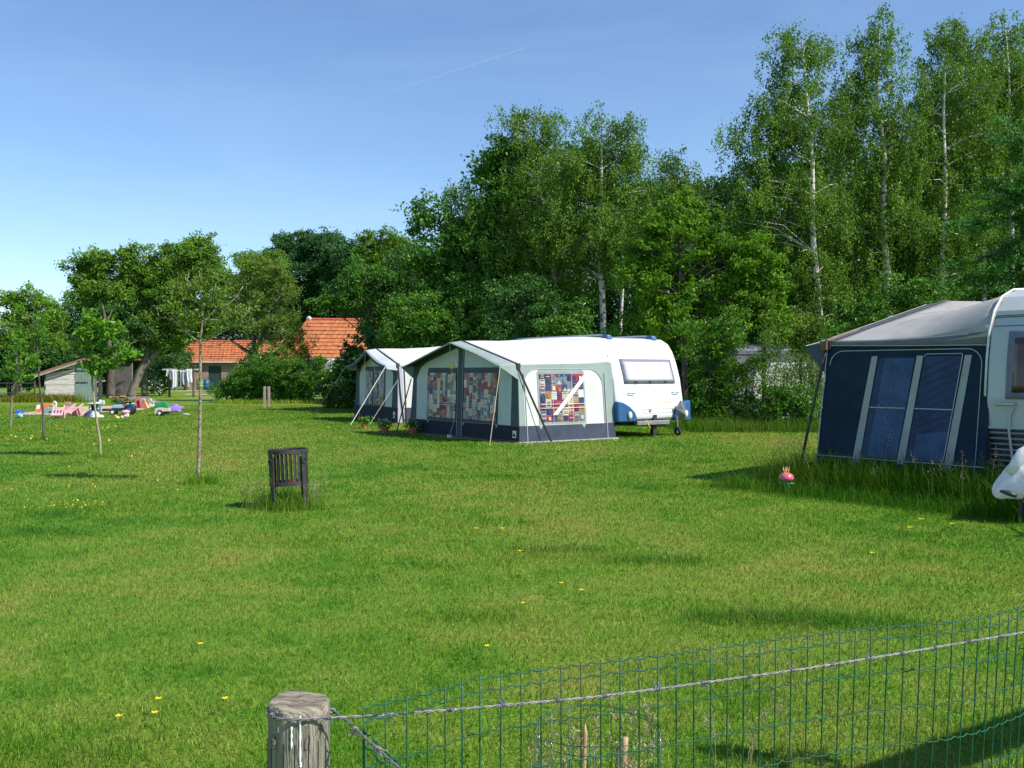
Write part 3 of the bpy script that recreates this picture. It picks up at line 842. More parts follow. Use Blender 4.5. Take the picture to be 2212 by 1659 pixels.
# ---- old fruit tree in front of the barn
tree('fruit_tree', 'old fruit tree with crooked dark branches and yellowish leaves, left of the big barn roof', 'fruit tree', 57,
     [(545, None, .16), (546, 800, .15), (548, 765, .13), (570, 720, .1), (600, 650, .06), (610, 575, .015)],
     [(600, 580, 25, 35), (560, 590, 40, 35), (610, 640, 30, 50), (540, 640, 50, 40), (570, 690, 55, 36), (510, 620, 30, 36), (500, 680, 35, 30), (590, 720, 40, 25), (530, 560, 25, 14)], FRUIT, BARK, 164,
     extra_trunks=[[(548, 765, .13), (528, 755, .1), (500, 735, .07), (478, 720, .03)], [(550, 750, .12), (545, 690, .08), (530, 620, .03)], [(560, 735, .09), (585, 720, .06), (625, 690, .02)]],
     dens=5.6, rad=.42, nleaf=110, size=.12, wr=.5, every=1, r0=.045, rise=.3)

# ---- left edge
lf = dict(dens=4.8, rad=.5, nleaf=110, size=.16, wr=.55, every=2, r0=.05)
tree('ash_tree', 'leafy tree at the left edge behind the shed, its top against the sky', 'tree', 60,
     [(40, None, .2), (40, 800, .17), (42, 700, .1), (45, 640, .03)], [(45, 636, 30, 24), (85, 655, 24, 22), (20, 665, 40, 30), (70, 680, 60, 34), (20, 720, 50, 40), (90, 720, 60, 40), (120, 690, 24, 40)], WALNUT, BARK, 171, **lf)
DK = [('dark tree filling the gap between the left-edge tree and the walnut', 75, 150, [(150, 690, 50, 50), (130, 740, 70, 60), (190, 740, 60, 50)]),
      ('dark low tree at the left edge behind the fence', 68, 20, [(10, 770, 60, 50), (70, 770, 60, 50), (40, 810, 70, 30), (-30, 760, 50, 60)]),
      ('dark shrubbery closing the view under the walnut, behind the shed roof', 78, 260, [(240, 770, 80, 50), (330, 780, 80, 50), (290, 730, 60, 40)]),
      ('deep green shrub under the walnut skirts, left of the barn corner', 92, 400, [(385, 795, 30, 26), (350, 785, 40, 26), (370, 765, 40, 24)]),
      ('dark tree behind the shed, left of its roof edge', 66, 100, [(90, 760, 50, 40), (130, 790, 50, 30), (60, 800, 40, 34)])]
for i, (lb, d, px, env) in enumerate(DK):
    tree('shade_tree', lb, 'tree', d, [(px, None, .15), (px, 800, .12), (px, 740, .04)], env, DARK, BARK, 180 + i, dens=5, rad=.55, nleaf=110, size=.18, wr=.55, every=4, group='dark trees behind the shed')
sh = tree('flowering_shrub', 'white-blossomed shrub between the walnut trunk and the washing', 'shrub', 69.5,
     [(345, None, .06), (345, 830, .05), (345, 805, .02)], [(346, 808, 18, 18), (352, 830, 18, 16), (338, 826, 14, 18)], HEDGE, BARK, 190, dens=6, rad=.45, nleaf=110, size=.16, wr=.6, every=4, crown_name='foliage', trunk_name='stem')
def blossoms(root, d, env, seed, n, size=.1, lm=None):
    rng = np.random.default_rng(seed)
    cl = env_clumps(d, env, rng, 8, .9, .85)
    idx = rng.integers(0, len(cl), n)
    C = cl[idx] + rng.normal(size=(n, 3)) * .25; C[:, 1] -= .3
    A = rng.normal(size=(n, 3)); A /= np.linalg.norm(A, axis=1)[:, None]
    V, Fc = quads(C - np.array(root.location), A, np.full(n, size), .9, rng)
    return np_mesh('blossom', V, Fc, lm, root, np.repeat(rng.random(n), 4))
WHITEB = mat('white_blossom', (.55, .56, .48), .7, .1, 8, trans=.3)
blossoms(sh, 69.5, [(346, 808, 19, 19), (352, 830, 19, 17), (338, 826, 15, 18)], 5, 380, .11, WHITEB)

# ---- hedge row left of the far awning
hg = dict(dens=14, rad=.36, nleaf=150, size=.10, wr=.6, depth=.8, every=5, r0=.02, crown_name='foliage', trunk_name='stem')
HEDGES = [('low rounded end of the hedge, nearest the blue barrel', 55, 490, [(478, 846, 20, 18), (508, 832, 24, 26), (520, 845, 36, 22)], HEDGE),
          ('hedge shrub left of the paired posts', 54.5, 550, [(545, 822, 36, 42), (570, 840, 34, 26), (530, 845, 30, 22)], HEDGE),
          ('dark hedge shrub behind the paired posts', 54, 610, [(600, 818, 34, 45), (630, 825, 34, 40), (610, 845, 40, 22)], HEDGE),
          ('hollow dark hedge shrub right of the paired posts', 53.5, 665, [(650, 815, 32, 44), (685, 815, 30, 46), (660, 845, 36, 20)], HEDGE)]
for i, (lb, d, px, env, lm) in enumerate(HEDGES):
    tree('hedge_shrub', lb, 'shrub', d, [(px, None, .05), (px, 835, .04), (px, 810, .02)], env, lm, BARK, 300 + i, group='hedge row by the barn', **hg)
tree('laurel_shrub', 'glossy round laurel beside the far awning', 'shrub', 46, [(730, None, .06), (730, 840, .05), (730, 800, .02)],
     [(728, 834, 30, 26), (758, 815, 20, 34), (716, 842, 34, 26), (770, 800, 26, 40), (745, 850, 40, 20), (735, 862, 46, 20), (712, 830, 24, 22), (770, 845, 30, 34)], LAUREL, BARK, 310, dens=12, rad=.34, nleaf=120, size=.13, wr=.5, every=5, r0=.02, crown_name='foliage', trunk_name='stem')
el = tree('elder_shrub', 'loose elder with white flower heads in front of the brick wing', 'shrub', 57, [(570, None, .07), (570, 830, .06), (580, 770, .02)],
     [(535, 785, 24, 24), (562, 770, 36, 34), (522, 802, 16, 14), (600, 775, 40, 34), (566, 805, 52, 22)], HEDGE, BARK, 311, dens=7, rad=.4, nleaf=110, size=.13, wr=.5, every=3, r0=.025, crown_name='foliage', trunk_name='stem')
blossoms(el, 57, [(535, 780, 26, 24), (560, 765, 40, 34), (600, 775, 40, 34)], 6, 34, .15, WHITEB)
tree('willow_shrub', 'feathery grey-green shrub leaning before the big barn roof', 'shrub', 58, [(650, None, .06), (648, 800, .05), (655, 740, .02)],
     [(650, 740, 28, 36), (630, 770, 40, 30), (662, 780, 26, 26), (668, 815, 34, 20), (610, 750, 26, 26), (640, 705, 18, 20)], WILLOW, BARK, 312, dens=6, rad=.45, nleaf=110, size=.13, wr=.28, style='shoot', every=3, r0=.02, crown_name='foliage', trunk_name='stem')

# ---- wild bushes between the caravans
wb = dict(dens=7.5, rad=.34, nleaf=125, size=.085, wr=.55, depth=.75, every=3, r0=.014, crown_name='foliage', trunk_name='stem')
WILD = [('dense leafy bush right beside the white caravan', 30, 1530, [(1530, 770, 50, 60), (1560, 700, 46, 60), (1520, 850, 50, 60), (1580, 820, 40, 70), (1500, 720, 30, 40), (1530, 890, 50, 40)], HEDGE),
        ('bright leafy bush at the left end of the half-hidden grey tent', 29.5, 1610, [(1590, 760, 34, 40), (1600, 840, 44, 60), (1630, 870, 40, 40), (1640, 800, 24, 40), (1560, 890, 40, 24), (1620, 902, 50, 26), (1655, 860, 30, 50)], HAZEL),
        ('thin willowy bush with bare stems in front of the half-hidden grey tent', 29, 1690, [(1670, 840, 36, 46), (1710, 870, 44, 40), (1740, 830, 30, 50), (1660, 730, 26, 46), (1700, 800, 30, 34), (1700, 900, 60, 28), (1725, 860, 40, 40), (1680, 860, 40, 40)], WILLOW),
        ('olive bush close behind the front pole of the dark awning', 29, 1760, [(1750, 860, 34, 50), (1790, 850, 34, 60), (1740, 800, 20, 26), (1770, 905, 50, 24), (1790, 800, 24, 60)], WILLOW)]
for i, (lb, d, px, env, lm) in enumerate(WILD):
    q = dict(wb)
    if lm is WILLOW: q.update(style='shoot', dens=6.5, size=.08, wr=.36, nleaf=110)
    tree('bush', lb, 'bush', d, [(px, None, .04), (px, 880, .035), (px + 5, 800, .012)], env, lm, BARK, 320 + i, group='wild bushes between the caravans', **q)
WILD2 = tree('bush', 'low dense bush hiding the foot of the half-hidden tent', 'bush', 28.6, [(1695, None, .04), (1695, 890, .035), (1698, 830, .012)], [(1665, 885, 44, 36), (1715, 880, 44, 40), (1750, 895, 36, 30), (1690, 850, 40, 30)], HEDGE, BARK, 329, group='wild bushes between the caravans', **wb)
UND = [('low green shrub under the first tall birch', 33, 1730, [(1720, 720, 50, 40), (1700, 690, 30, 30), (1760, 735, 30, 30)], WILLOW),
       ('low green shrub left of the dark awning roof peak', 34, 1830, [(1830, 690, 50, 36), (1800, 715, 40, 30), (1870, 680, 40, 30)], OAK),
       ('low green shrub behind the dark awning ridge', 34, 1960, [(1960, 630, 50, 36), (1925, 650, 40, 30), (2000, 640, 40, 30)], OAK)]
for i, (lb, d, px, env, lm) in enumerate(UND):
    tree('bush', lb, 'bush', d, [(px, None, .05), (px, 760, .04), (px, 700, .012)], env, lm, BARK, 330 + i, group='low shrubs under the birches', **bush)

# ---- young trees on the lawn
def sapling(label, d, trunk, env, lm, bark, seed, **k):
    q = dict(dens=9, rad=.16, nleaf=26, size=.10, wr=.5, depth=.9, every=1, r0=.012, rise=.5, sides=7)
    q.update(k)
    return tree('sapling', label, 'sapling', d, trunk, env, lm, bark, seed, group='young trees on the lawn', **q)
sapling('young tree with a forked bent stem at the left edge of the picture', gd(930), [(22, None, .035), (24, 900, .032), (27, 850, .03), (36, 815, .024), (36, 770, .014), (40, 745, .006)],
        [(20, 790, 30, 22), (55, 795, 30, 22), (30, 760, 34, 22), (75, 780, 18, 14)], SAPL, YBARK, 401, extra_trunks=[[(30, 840, .022), (45, 825, .02), (55, 805, .014), (58, 780, .006)]])
sapling('slender dark-stemmed young tree left of the shed, feathery crown reaching the skyline', gd(950), [(94, None, .034), (94, 920, .03), (92, 880, .026), (86, 840, .022), (82, 770, .018), (76, 690, .01), (68, 640, .005)],
        [(62, 640, 34, 24), (100, 660, 26, 26), (60, 690, 40, 30), (110, 710, 34, 34), (95, 750, 44, 34), (50, 730, 30, 30)], SAPL, BARK, 402, nleaf=22, size=.09, dens=8)
sapling('young tree with a pale crooked stem and dense round crown in front of the shed', gd(988), [(217, None, .026), (216, 955, .024), (209, 910, .022), (203, 860, .019), (199, 815, .017), (200, 760, .01), (205, 700, .005)],
        [(205, 700, 26, 26), (225, 730, 50, 34), (195, 760, 38, 34), (250, 765, 38, 24), (215, 790, 44, 22), (190, 730, 26, 30), (240, 720, 26, 26)], SAPL, PALEBARK, 403, size=.12, wr=.45, nleaf=30, dens=14)
sapling('nearest young tree, straight speckled stem with a thin umbrella of twigs', gd(1045), [(428, None, .027), (429, 1000, .025), (432, 900, .023), (433, 800, .021), (433, 735, .018), (438, 690, .012), (436, 640, .008), (430, 585, .003)],
        [(430, 640, 80, 40), (380, 680, 34, 40), (480, 660, 40, 40), (430, 700, 60, 24), (520, 680, 26, 26), (380, 630, 26, 26), (440, 600, 50, 20)], FRUIT, mat('speckled_bark', (.36, .31, .23), .9, .4, 13, col2=(.12, .10, .075), stretch=(2, 2, 3), lo=.42, hi=.6), 404, size=.062, wr=.45, nleaf=38, dens=16, rad=.16, r0=.006, rise=.75,
        extra_trunks=[[(433, 742, .011), (408, 722, .008), (382, 700, .006), (352, 668, .003)], [(433, 738, .011), (462, 728, .009), (490, 712, .007), (522, 690, .005), (540, 664, .003)], [(436, 705, .009), (462, 672, .007), (500, 652, .005), (525, 618, .003)],
                      [(436, 700, .008), (410, 676, .006), (392, 640, .004), (384, 606, .002)], [(437, 670, .007), (458, 640, .005), (466, 612, .004), (462, 588, .002)], [(437, 665, .007), (414, 640, .005), (404, 610, .003), (408, 590, .002)],
                      [(433, 720, .008), (400, 712, .006), (372, 690, .004), (345, 684, .003), (338, 660, .002)], [(435, 690, .007), (478, 690, .005), (505, 676, .004), (520, 655, .002)], [(433, 745, .007), (455, 748, .005), (480, 742, .004), (500, 728, .002)]])
# ------------------------------------------------------------------ awnings and caravans
WHITE_CANVAS = mat('white_canvas', (.68, .68, .66), .75, .06, 3, trans=.12, bump=.12, bscale=9)
GREY_CANVAS = mat('grey_roof_canvas', (.42, .405, .375), .75, .12, 2.2, trans=.06, bump=.15, bscale=8)
SHADED_CANVAS = mat('shaded_white_canvas', (.56, .61, .60), .8, .06, 3, trans=.08, bump=.12, bscale=12)  # white canvas made greyer for the fronts, their shade put into the colour
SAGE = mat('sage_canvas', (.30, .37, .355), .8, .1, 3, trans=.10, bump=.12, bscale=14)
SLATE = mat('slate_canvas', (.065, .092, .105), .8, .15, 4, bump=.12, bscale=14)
NAVY = mat('navy_canvas', (.013, .018, .036), .8, .2, 3, bump=.2, bscale=8)
SKIRT_LIT = mat('sunlit_navy_skirt', (.044, .056, .092), .7, .25, 3, bump=.25, bscale=7)  # lighter copy of the navy skirt, sunlight put into its colour
NAVY2 = mat('deep_blue_canvas', (.016, .034, .060), .8, .25, 2.5, bump=.15, bscale=9, spec=.15)
BLUEPANE = mat('blue_curtain', (.055, .105, .205), .6, .25, 3, spec=.2)
BLUEPANE2 = mat('dark_blue_pane', (.024, .050, .118), .5, .3, 3, spec=.25)
SWIRL = mat('pale_swirl', (.16, .23, .36), .6, .2, 5)
STRIPGREY = mat('strip_grey', (.36, .38, .36), .75, .1, 5)
PIPING = mat('grey_piping', (.48, .50, .52), .6, .1, 9)
PIPINGR = mat('red_piping', (.32, .10, .10), .6, .1, 9)
ROPE = mat('cream_rope', (.62, .55, .40), .8, .25, 60)
STRAP = mat('dark_strap', (.035, .04, .045), .7, .2, 9)
ALU = mat('aluminium_trim', (.55, .56, .57), .35, .1, 5, metal=.6)
GRP = mat('caravan_white', (.72, .73, .72), .32, .04, 1.5, coat=.3, spec=.5)
GRP2 = mat('caravan_offwhite', (.48, .52, .51), .35, .06, 1.5, coat=.3)
RUBBER = mat('black_rubber', (.02, .02, .022), .7, .3, 9)
FRAMEG = mat('window_rubber_grey', (.20, .20, .27), .5, .15, 7)
NETPANE = mat('net_curtain_pane', (.58, .57, .62), .25, .14, 30, coat=.6)
DARKPANE = mat('tinted_window', (.035, .022, .020), .12, .4, 3, coat=.6)
BRPANE = mat('brown_curtain', (.085, .035, .028), .3, .4, 5, coat=.4)
BLUEPL = mat('blue_plastic', (.025, .10, .26), .42, .12, 3, coat=.1)
DKPL = mat('dark_plastic', (.06, .065, .07), .5, .2, 6)
YEL = mat('yellow_print', (.75, .52, .05), .6, .1, 9)
WHITEP = mat('white_print', (.75, .75, .74), .6, .05, 9)
GALV = mat('galvanised', (.33, .33, .33), .5, .25, 8, metal=.6)
STEELDK = mat('dark_chassis', (.03, .03, .03), .7, .3, 8)
PAL = [mat('patch_red', (.34, .025, .050), .55, .25, 20, coat=.2), mat('patch_navy', (.028, .045, .115), .55, .25, 20, coat=.2), mat('patch_cream', (.52, .45, .35), .55, .15, 20, coat=.2),
       mat('patch_ochre', (.32, .18, .06), .55, .25, 20, coat=.2), mat('patch_grey', (.16, .19, .23), .55, .2, 20, coat=.2), mat('patch_white', (.60, .57, .54), .55, .1, 20, coat=.2)]
PAL2 = [mat('curtain_blue', (.07, .13, .25), .5, .3, 12, coat=.3), mat('curtain_brown', (.16, .12, .07), .5, .3, 12, coat=.3), mat('curtain_grey', (.17, .20, .24), .5, .3, 12, coat=.3), mat('curtain_orange', (.30, .14, .05), .5, .3, 12, coat=.3),
        mat('curtain_dark', (.035, .05, .075), .5, .3, 12, coat=.3)]

UNDERSHADE = mat('canopy_underside_shade', (.020, .030, .036), .85, .2, 6)  # near-black tone carrying the shade under the canopies
SEAMM = mat('roof_stitch', (.42, .44, .44), .8, .1, 9)
class Wall:
    """Local frame: x from the awning front to the caravan, y along the front, z up."""
    def __init__(s, D, W, zc, fl, fu): s.D, s.W, s.zc, s.fl, s.fu = D, W, zc, fl, fu
    def side(s, u, z, off=0.0): return (u, s.fl * z / s.zc - off, z)
    def front(s, v, z, off=0.0): return (s.fu * z / s.zc - off, v, z)

def panel(mb, fn, pts, off, th=.006, mi=0):
    """thin cloth panel lying on a wall, off metres proud of it"""
    a = [fn(p[0], p[1], off) for p in pts]; b = [fn(p[0], p[1], off - th) for p in pts]
    n = len(pts)
    mb.add(a + b, [tuple(range(n)), tuple(range(2 * n - 1, n - 1, -1))] + [(i, n + i, n + (i + 1) % n, (i + 1) % n) for i in range(n)], mi)

def rrect(a0, a1, z0, z1, r, n=6, corners=(0, 0, 1, 1)):
    """corners: bottom-left, bottom-right, top-right, top-left rounded?"""
    out = []
    for (cx, cz, a, on) in ((a0 + r, z0 + r, 180, corners[0]), (a1 - r, z0 + r, 270, corners[1]), (a1 - r, z1 - r, 0, corners[2]), (a0 + r, z1 - r, 90, corners[3])):
        if on:
            for i in range(n + 1):
                t = math.radians(a + 90 * i / n); out.append((cx + r * math.cos(t), cz + r * math.sin(t)))
        else:
            out.append((cx - r if cx < (a0 + a1) / 2 else cx + r, cz - r if cz < (z0 + z1) / 2 else cz + r))
    return out

def patchwork(fn, a0, a1, z0, z1, nx, nz, seed, off, parent, mats, mode='patch', name='curtain'):
    r = random.Random(seed); mb = MB()
    dx, dz = (a1 - a0) / nx, (z1 - z0) / nz
    base = fn; fn = lambda x, z, o=0: base(x, z, o + .012 + .012 * math.sin(x * 38 + .6 * math.sin(z * 5)))   # hanging folds
    rect = lambda x0, x1, y0, y1, mi, o: panel(mb, fn, [(x0, y0), (x1, y0), (x1, y1), (x0, y1)], o, .004, mi)
    for i in range(nx):
        sh = r.random() * dz
        for j in range(-1, nz + 1):
            y0, y1 = max(z0, z0 + j * dz + sh), min(z1, z0 + (j + 1) * dz + sh)
            if y1 - y0 < .004: continue
            x0, x1 = a0 + i * dx, a0 + (i + 1) * dx
            if mode == 'patch':
                k = r.choices(range(6), (2.9, 3.3, 2.7, 1.2, 2.0, 1.2))[0]
                rect(x0, x1, y0, y1, k, off)
                o2 = off + .004
                t = r.random() * .9
                w, h = x1 - x0, y1 - y0
                if t < .35:
                    n = 4
                    for q in range(n):
                        rect(x0 + w * .15, x1 - w * .15, y0 + h * (q + .25) / n, y0 + h * (q + .55) / n, r.choice((0, 1, 2, 3, 5)), o2)
                elif t < .6:
                    rect(x0 + w * .25, x1 - w * .3, y0 + h * .2, y1 - h * .3, r.choice((1, 2, 3, 4, 5)), o2)
                elif t < .8:
                    panel(mb, fn, [(x0 + w * .1, y0 + h * .1), (x0 + w * .5, y0 + h * .6), (x0 + w * .9, y0 + h * .1)], o2, .004, r.choice((0, 2, 5)))
            else:
                k = r.choices(range(5), (2.4, 2, 2.4, .7, 2.2))[0]
                rect(x0, x1, y0, y1, k, off)
                if r.random() < .6:
                    rect(x0 + dx * r.uniform(.1, .3), x0 + dx * r.uniform(.5, .9), y0 + (y1 - y0) * .1, y1 - (y1 - y0) * r.uniform(.1, .5), r.randrange(5), off + .004)
    return mb.build(name, mats, parent)

def rail_profile(W, near):
    """where the awning roof meets the caravan side: q 0..1 -> (y, z)"""
    P = list(near); ztop = P[-1][1]
    P2 = [(W - y, z) for y, z in reversed(P)]
    P = P + [(W * .35, ztop + .01), (W * .5, ztop + .015), (W * .65, ztop + .01)] + P2
    L = [0]
    for i in range(1, len(P)): L.append(L[-1] + math.dist(P[i], P[i - 1]))
    def f(q):
        x = q * L[-1]
        for i in range(1, len(P)):
            if x <= L[i] + 1e-9:
                t = (x - L[i - 1]) / (L[i] - L[i - 1]); return (P[i - 1][0] + (P[i][0] - P[i - 1][0]) * t, P[i - 1][1] + (P[i][1] - P[i - 1][1]) * t)
        return P[-1]
    return f

def awning_shell(root, Wl, zp, rail, e, e_near, roofm, canopym, vm, sag=.03, drop=.04, val=.10, scallop=0.0, gusset=.34, under=None, sunken=0.0):
    """roof, front canopy with valance and gussets, bars."""
    W, D, zc = Wl.W, Wl.D, Wl.zc
    def fz(v):
        t = 1 - abs(v - W / 2) / (W / 2 - Wl.fl)
        return zc + (zp - zc) * max(0, t)
    def roof(a, q):
        v = Wl.fl + (W - 2 * Wl.fl) * q
        p0 = (Wl.fu, v, fz(v)); y, z = rail(q); p1 = (D - .01, y, z)
        wr = .006 * math.sin(a * 17 + q * 9) + .005 * math.sin(q * 41 + a * 5)
        zz = p0[2] + (p1[2] - p0[2]) * a - sag * math.sin(math.pi * a) * (1 + .6 * math.sin(q * math.pi * 6) ** 2) + wr * math.sin(math.pi * a)
        return (p0[0] + (p1[0] - p0[0]) * a, p0[1] + (p1[1] - p0[1]) * a, zz)
    mb = MB(); mb.grid(roof, 14, 40)
    r = mb.build('roof', [roofm], root, True, solid=.008)
    # seams on the roof
    mb = MB()
    for q in (.16, .32, .5, .68, .84):
        mb.tube([Vector(roof(i / 10, q)) + Vector((0, 0, .003)) for i in range(11)], .003, 4)
    mb.build('roof_seam', [SEAMM], r)
    # canopy
    mb = MB()
    def ctip(q):
        v = Wl.fl + (W - 2 * Wl.fl) * q
        ee = e + (e_near - e) * max(0, 1 - q * 4)
        sc = scallop * math.sin(math.pi * min(1, abs(2 * q - 1))) * 1.0
        return Vector((Wl.fu - ee, v + (-.05 if q < .01 else .05 if q > .99 else 0), fz(v) - drop - sc))
    def can(a, q):
        v = Wl.fl + (W - 2 * Wl.fl) * q
        return Vector((Wl.fu, v, fz(v) + .004)).lerp(ctip(q), a)
    mb.grid(can, 4, 36)
    c = mb.build('canopy', [canopym], root, True, solid=.006)
    mb = MB(); mb.grid(lambda a, q: can(a * .985, .004 + q * .992) - Vector((0, 0, .010)), 4, 36); mb.build('underside_shade', [UNDERSHADE], c, True, solid=.004)  # extra dark sheet: shade of the canopy's underside put into its colour
    mb = MB()
    mb.grid(lambda a, q: ctip(q) + Vector((.012 * a, 0, -val * a * (1 + .0 * math.sin(q * 60)))), 2, 36)
    mb.build('valance', [vm], c, True, solid=.005)
    mb = MB()
    for q in (0.0, 1.0):
        t = ctip(q); v = Wl.fl + (W - 2 * Wl.fl) * q
        vv = lambda z: (Wl.fl * z / zc) if q == 0 else W - Wl.fl * z / zc
        mb.add([t, t + Vector((.02, 0, -val)), (Wl.fu * (zc - gusset) / zc, vv(zc - gusset), zc - gusset), (Wl.fu, v, zc)], [(0, 1, 2, 3)])
    mb.build('gusset', [canopym], c, False, solid=.006)
    mb = MB()
    mb.tube([(Wl.fu - .01, Wl.fl + (W - 2 * Wl.fl) * q, fz(Wl.fl + (W - 2 * Wl.fl) * q) + .012) for q in (0, .25, .5, .75, 1)], .022, 6)
    mb.box((Wl.fu, Wl.fl, zc - .03), (.09, .09, .12))
    mb.build('ridge_bar_cover', [STRAP], root)
    mb = MB(); mb.tube([ctip(i / 30) + Vector((-.003, 0, 0)) for i in range(31)], .008, 5); mb.build('edge_piping', [PIPING], c)
    return fz, ctip, roof

def pegline(mb, a, b, r=.006): mb.tube([a, b], r, 5)

# ================= middle awning
def middle_awning():
    root = thing('caravan_awning', 'white and grey-green awning with gabled porch canopy and red and blue patchwork curtains', 'awning', (TENT_A[0], TENT_A[1], 0), math.atan2(S_A[1], S_A[0]))
    D, W, zc, zp = 2.88, 4.9, 1.78, 2.37
    Wl = Wall(D, W, zc, .15, .06)
    rail = rail_profile(W, [(.22, 1.84), (.30, 2.0), (.38, 2.14), (.46, 2.25), (.54, 2.34), (.65, 2.41), (.80, 2.46), (1.1, 2.49)])
    fz, ctip, roof = awning_shell(root, Wl, zp, rail, .36, .52, WHITE_CANVAS, SAGE, SAGE, val=.03)
    # --- front wall
    mb = MB()
    top = [(W - .15, zc), (W / 2, zp), (.15, zc)]
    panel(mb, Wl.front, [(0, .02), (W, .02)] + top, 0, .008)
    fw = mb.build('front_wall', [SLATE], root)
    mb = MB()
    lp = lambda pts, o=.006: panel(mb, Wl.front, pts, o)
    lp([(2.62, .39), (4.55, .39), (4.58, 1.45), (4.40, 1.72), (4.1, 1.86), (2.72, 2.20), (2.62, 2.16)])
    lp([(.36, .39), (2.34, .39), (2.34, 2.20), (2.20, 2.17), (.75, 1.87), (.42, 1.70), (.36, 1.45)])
    mb.build('light_panel', [SHADED_CANVAS], fw)
    mb = MB(); panel(mb, Wl.front, [(0, .02), (W, .02), (W, .385), (0, .385)], .014); mb.build('skirt', [NAVY], root)
    mb = MB()
    for z, o in ((.39, .018), (.05, .02)): mb.tube([Wl.front(v, z, o) for v in (0, W * .3, W * .6, W)], .005, 4)
    mb.build('skirt_piping', [PIPINGR], fw)
    for (a, b_), sd in (((.90, 2.30), 1), ((2.65, 3.99), 2)):
        mb = MB(); panel(mb, Wl.front, rrect(a - .03, b_ + .03, .40, 1.72, .04), .014)
        wn = mb.build('window', [SLATE], root)
        patchwork(Wl.front, a, b_, .47, 1.59, 11, 6, sd, .022, wn, PAL)
        mb = MB()
        for z in (.86, .80): mb.tube([Wl.front(a, z, .056), Wl.front(b_, z, .056)], .006, 4)
        mb.build('glazing_strip', [WHITEP], wn)
    mb = MB(); panel(mb, Wl.front, [(2.36, .04), (2.60, .04), (2.60, 2.2), (2.36, 2.2)], .016)
    dr = mb.build('door_zip_band', [SLATE], root)
    mb = MB()
    for v in (2.37, 2.59): mb.tube([Wl.front(v, .05, .024), Wl.front(v, 2.15, .024)], .007, 4)
    mb.build('zip', [PIPING], dr)
    mb = MB(); panel(mb, Wl.front, [(2.78, 1.70), (2.98, 1.70), (2.98, 1.76), (2.93, 1.86), (2.83, 1.86), (2.78, 1.76)], .016); mb.build('badge', [YEL], root)
    for tv in (.18,):
        mb = MB(); panel(mb, Wl.front, [(tv - .07, .12), (tv + .07, .12), (tv + .07, .28), (tv - .07, .28)], .024)
        tg = mb.build('logo_tag', [WHITEP], root)
        mb = MB(); panel(mb, Wl.front, [(tv - .045, .17), (tv - .01, .22), (tv + .015, .18), (tv + .04, .25), (tv + .045, .15), (tv - .045, .15)], .032); mb.build('emblem', [NAVY], tg)
    # --- near side wall
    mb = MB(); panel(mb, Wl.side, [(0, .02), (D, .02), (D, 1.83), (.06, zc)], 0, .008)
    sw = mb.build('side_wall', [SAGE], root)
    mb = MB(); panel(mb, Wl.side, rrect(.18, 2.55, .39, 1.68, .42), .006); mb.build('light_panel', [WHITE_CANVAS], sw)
    mb = MB(); panel(mb, Wl.side, [(-.005, .04), (D, .04), (D, .385), (-.005, .385)], .012); mb.build('skirt', [SKIRT_LIT], root)
    mb = MB(); mb.tube([Wl.side(0, .39, .014), Wl.side(D, .39, .014)], .006, 4); mb.build('skirt_piping', [PIPINGR], sw)
    mb = MB(); panel(mb, Wl.side, rrect(.58, 1.98, .40, 1.66, .08), .014)
    wn = mb.build('window', [SAGE], root)
    patchwork(Wl.side, .63, 1.93, .47, 1.57, 8, 6, 7, .022, wn, PAL)
    mb = MB()
    for z in (.87, .78): mb.tube([Wl.side(.63, z, .056), Wl.side(1.93, z, .056)], .007, 4)
    for u in (.98, 1.56): mb.tube([Wl.side(u, .47, .056), Wl.side(u, 1.57, .056)], .006, 4)
    panel(mb, Wl.side, [(.95, .62), (1.08, .62), (1.93, 1.40), (1.93, 1.54)], .058)
    mb.build('glazing_strip', [WHITEP], wn)
    mb = MB()
    for u in (.22, 2.62):
        mb.tube([Wl.side(u, .03, .02), Wl.side(u, 1.05, .02), Wl.side(u + (.0 if u > 1 else -.02), 1.6, .02)], .010, 5)
    mb.tube([Wl.side(p[0], p[1], .014) for p in rrect(.18, 2.55, .39, 1.68, .42)], .008, 4)
    mb.build('edge_piping', [PIPING], sw)
    mb = MB()
    for u in (.62, 1.90): panel(mb, Wl.side, [(u - .06, .385), (u + .06, .385), (u, .30)], .018)
    for v in (.9, 2.3, 3.95): panel(mb, Wl.front, [(v - .05, .385), (v + .05, .385), (v, .31)], .02)
    mb.build('peg_tab', [STRIPGREY], root)
    mb = MB(); mb.box((D / 2, -.03, .018), (D + .1, .06, .03)); mb.box((-.03, W / 2, .012), (.06, W, .02))
    mb.build('mud_flap', [mat('mudflap', (.45, .43, .42), .7, .2, 6)], root)
    # --- storm straps and guy lines
    mb = MB(); mb.box((0, 0, 0), (.001, .001, .001))
    z0 = zc - .05
    s1 = [Vector((.04, .12, z0)), Vector((.75, -.20, .02))]
    mb.v, mb.f, mb.m = [], [], []
    d = Vector((.03, -.02, 0)).normalized() * .03
    mb.prism([s1[0] - d, s1[0] + d * .8, s1[1] + d * .8, s1[1] - d * .8], (-.004, -.006, 0)); mb.build('storm_strap', [STRAP], root)
    mb = MB(); t0 = ctip(0.0); mb.tube([t0, (t0.x - .55, t0.y - .38, .02)], .007, 5); mb.build('guy_rope', [ROPE], root)
    mb = MB(); t1 = ctip(1.0); mb.tube([t1 + Vector((.3, 0, -.3)), (t1.x + .05, t1.y + .35, .02)], .016, 5); mb.build('corner_pole', [STRAP], root)
    mb = MB(); tc = ctip(.5); mb.tube([tc + Vector((0, 0, -.02)), tc + Vector((.12, -.02, -1.9)), tc + Vector((.0, -.02, -2.2))], .006, 4); mb.build('guy_rope', [ROPE], root)
    return root
middle_awning()

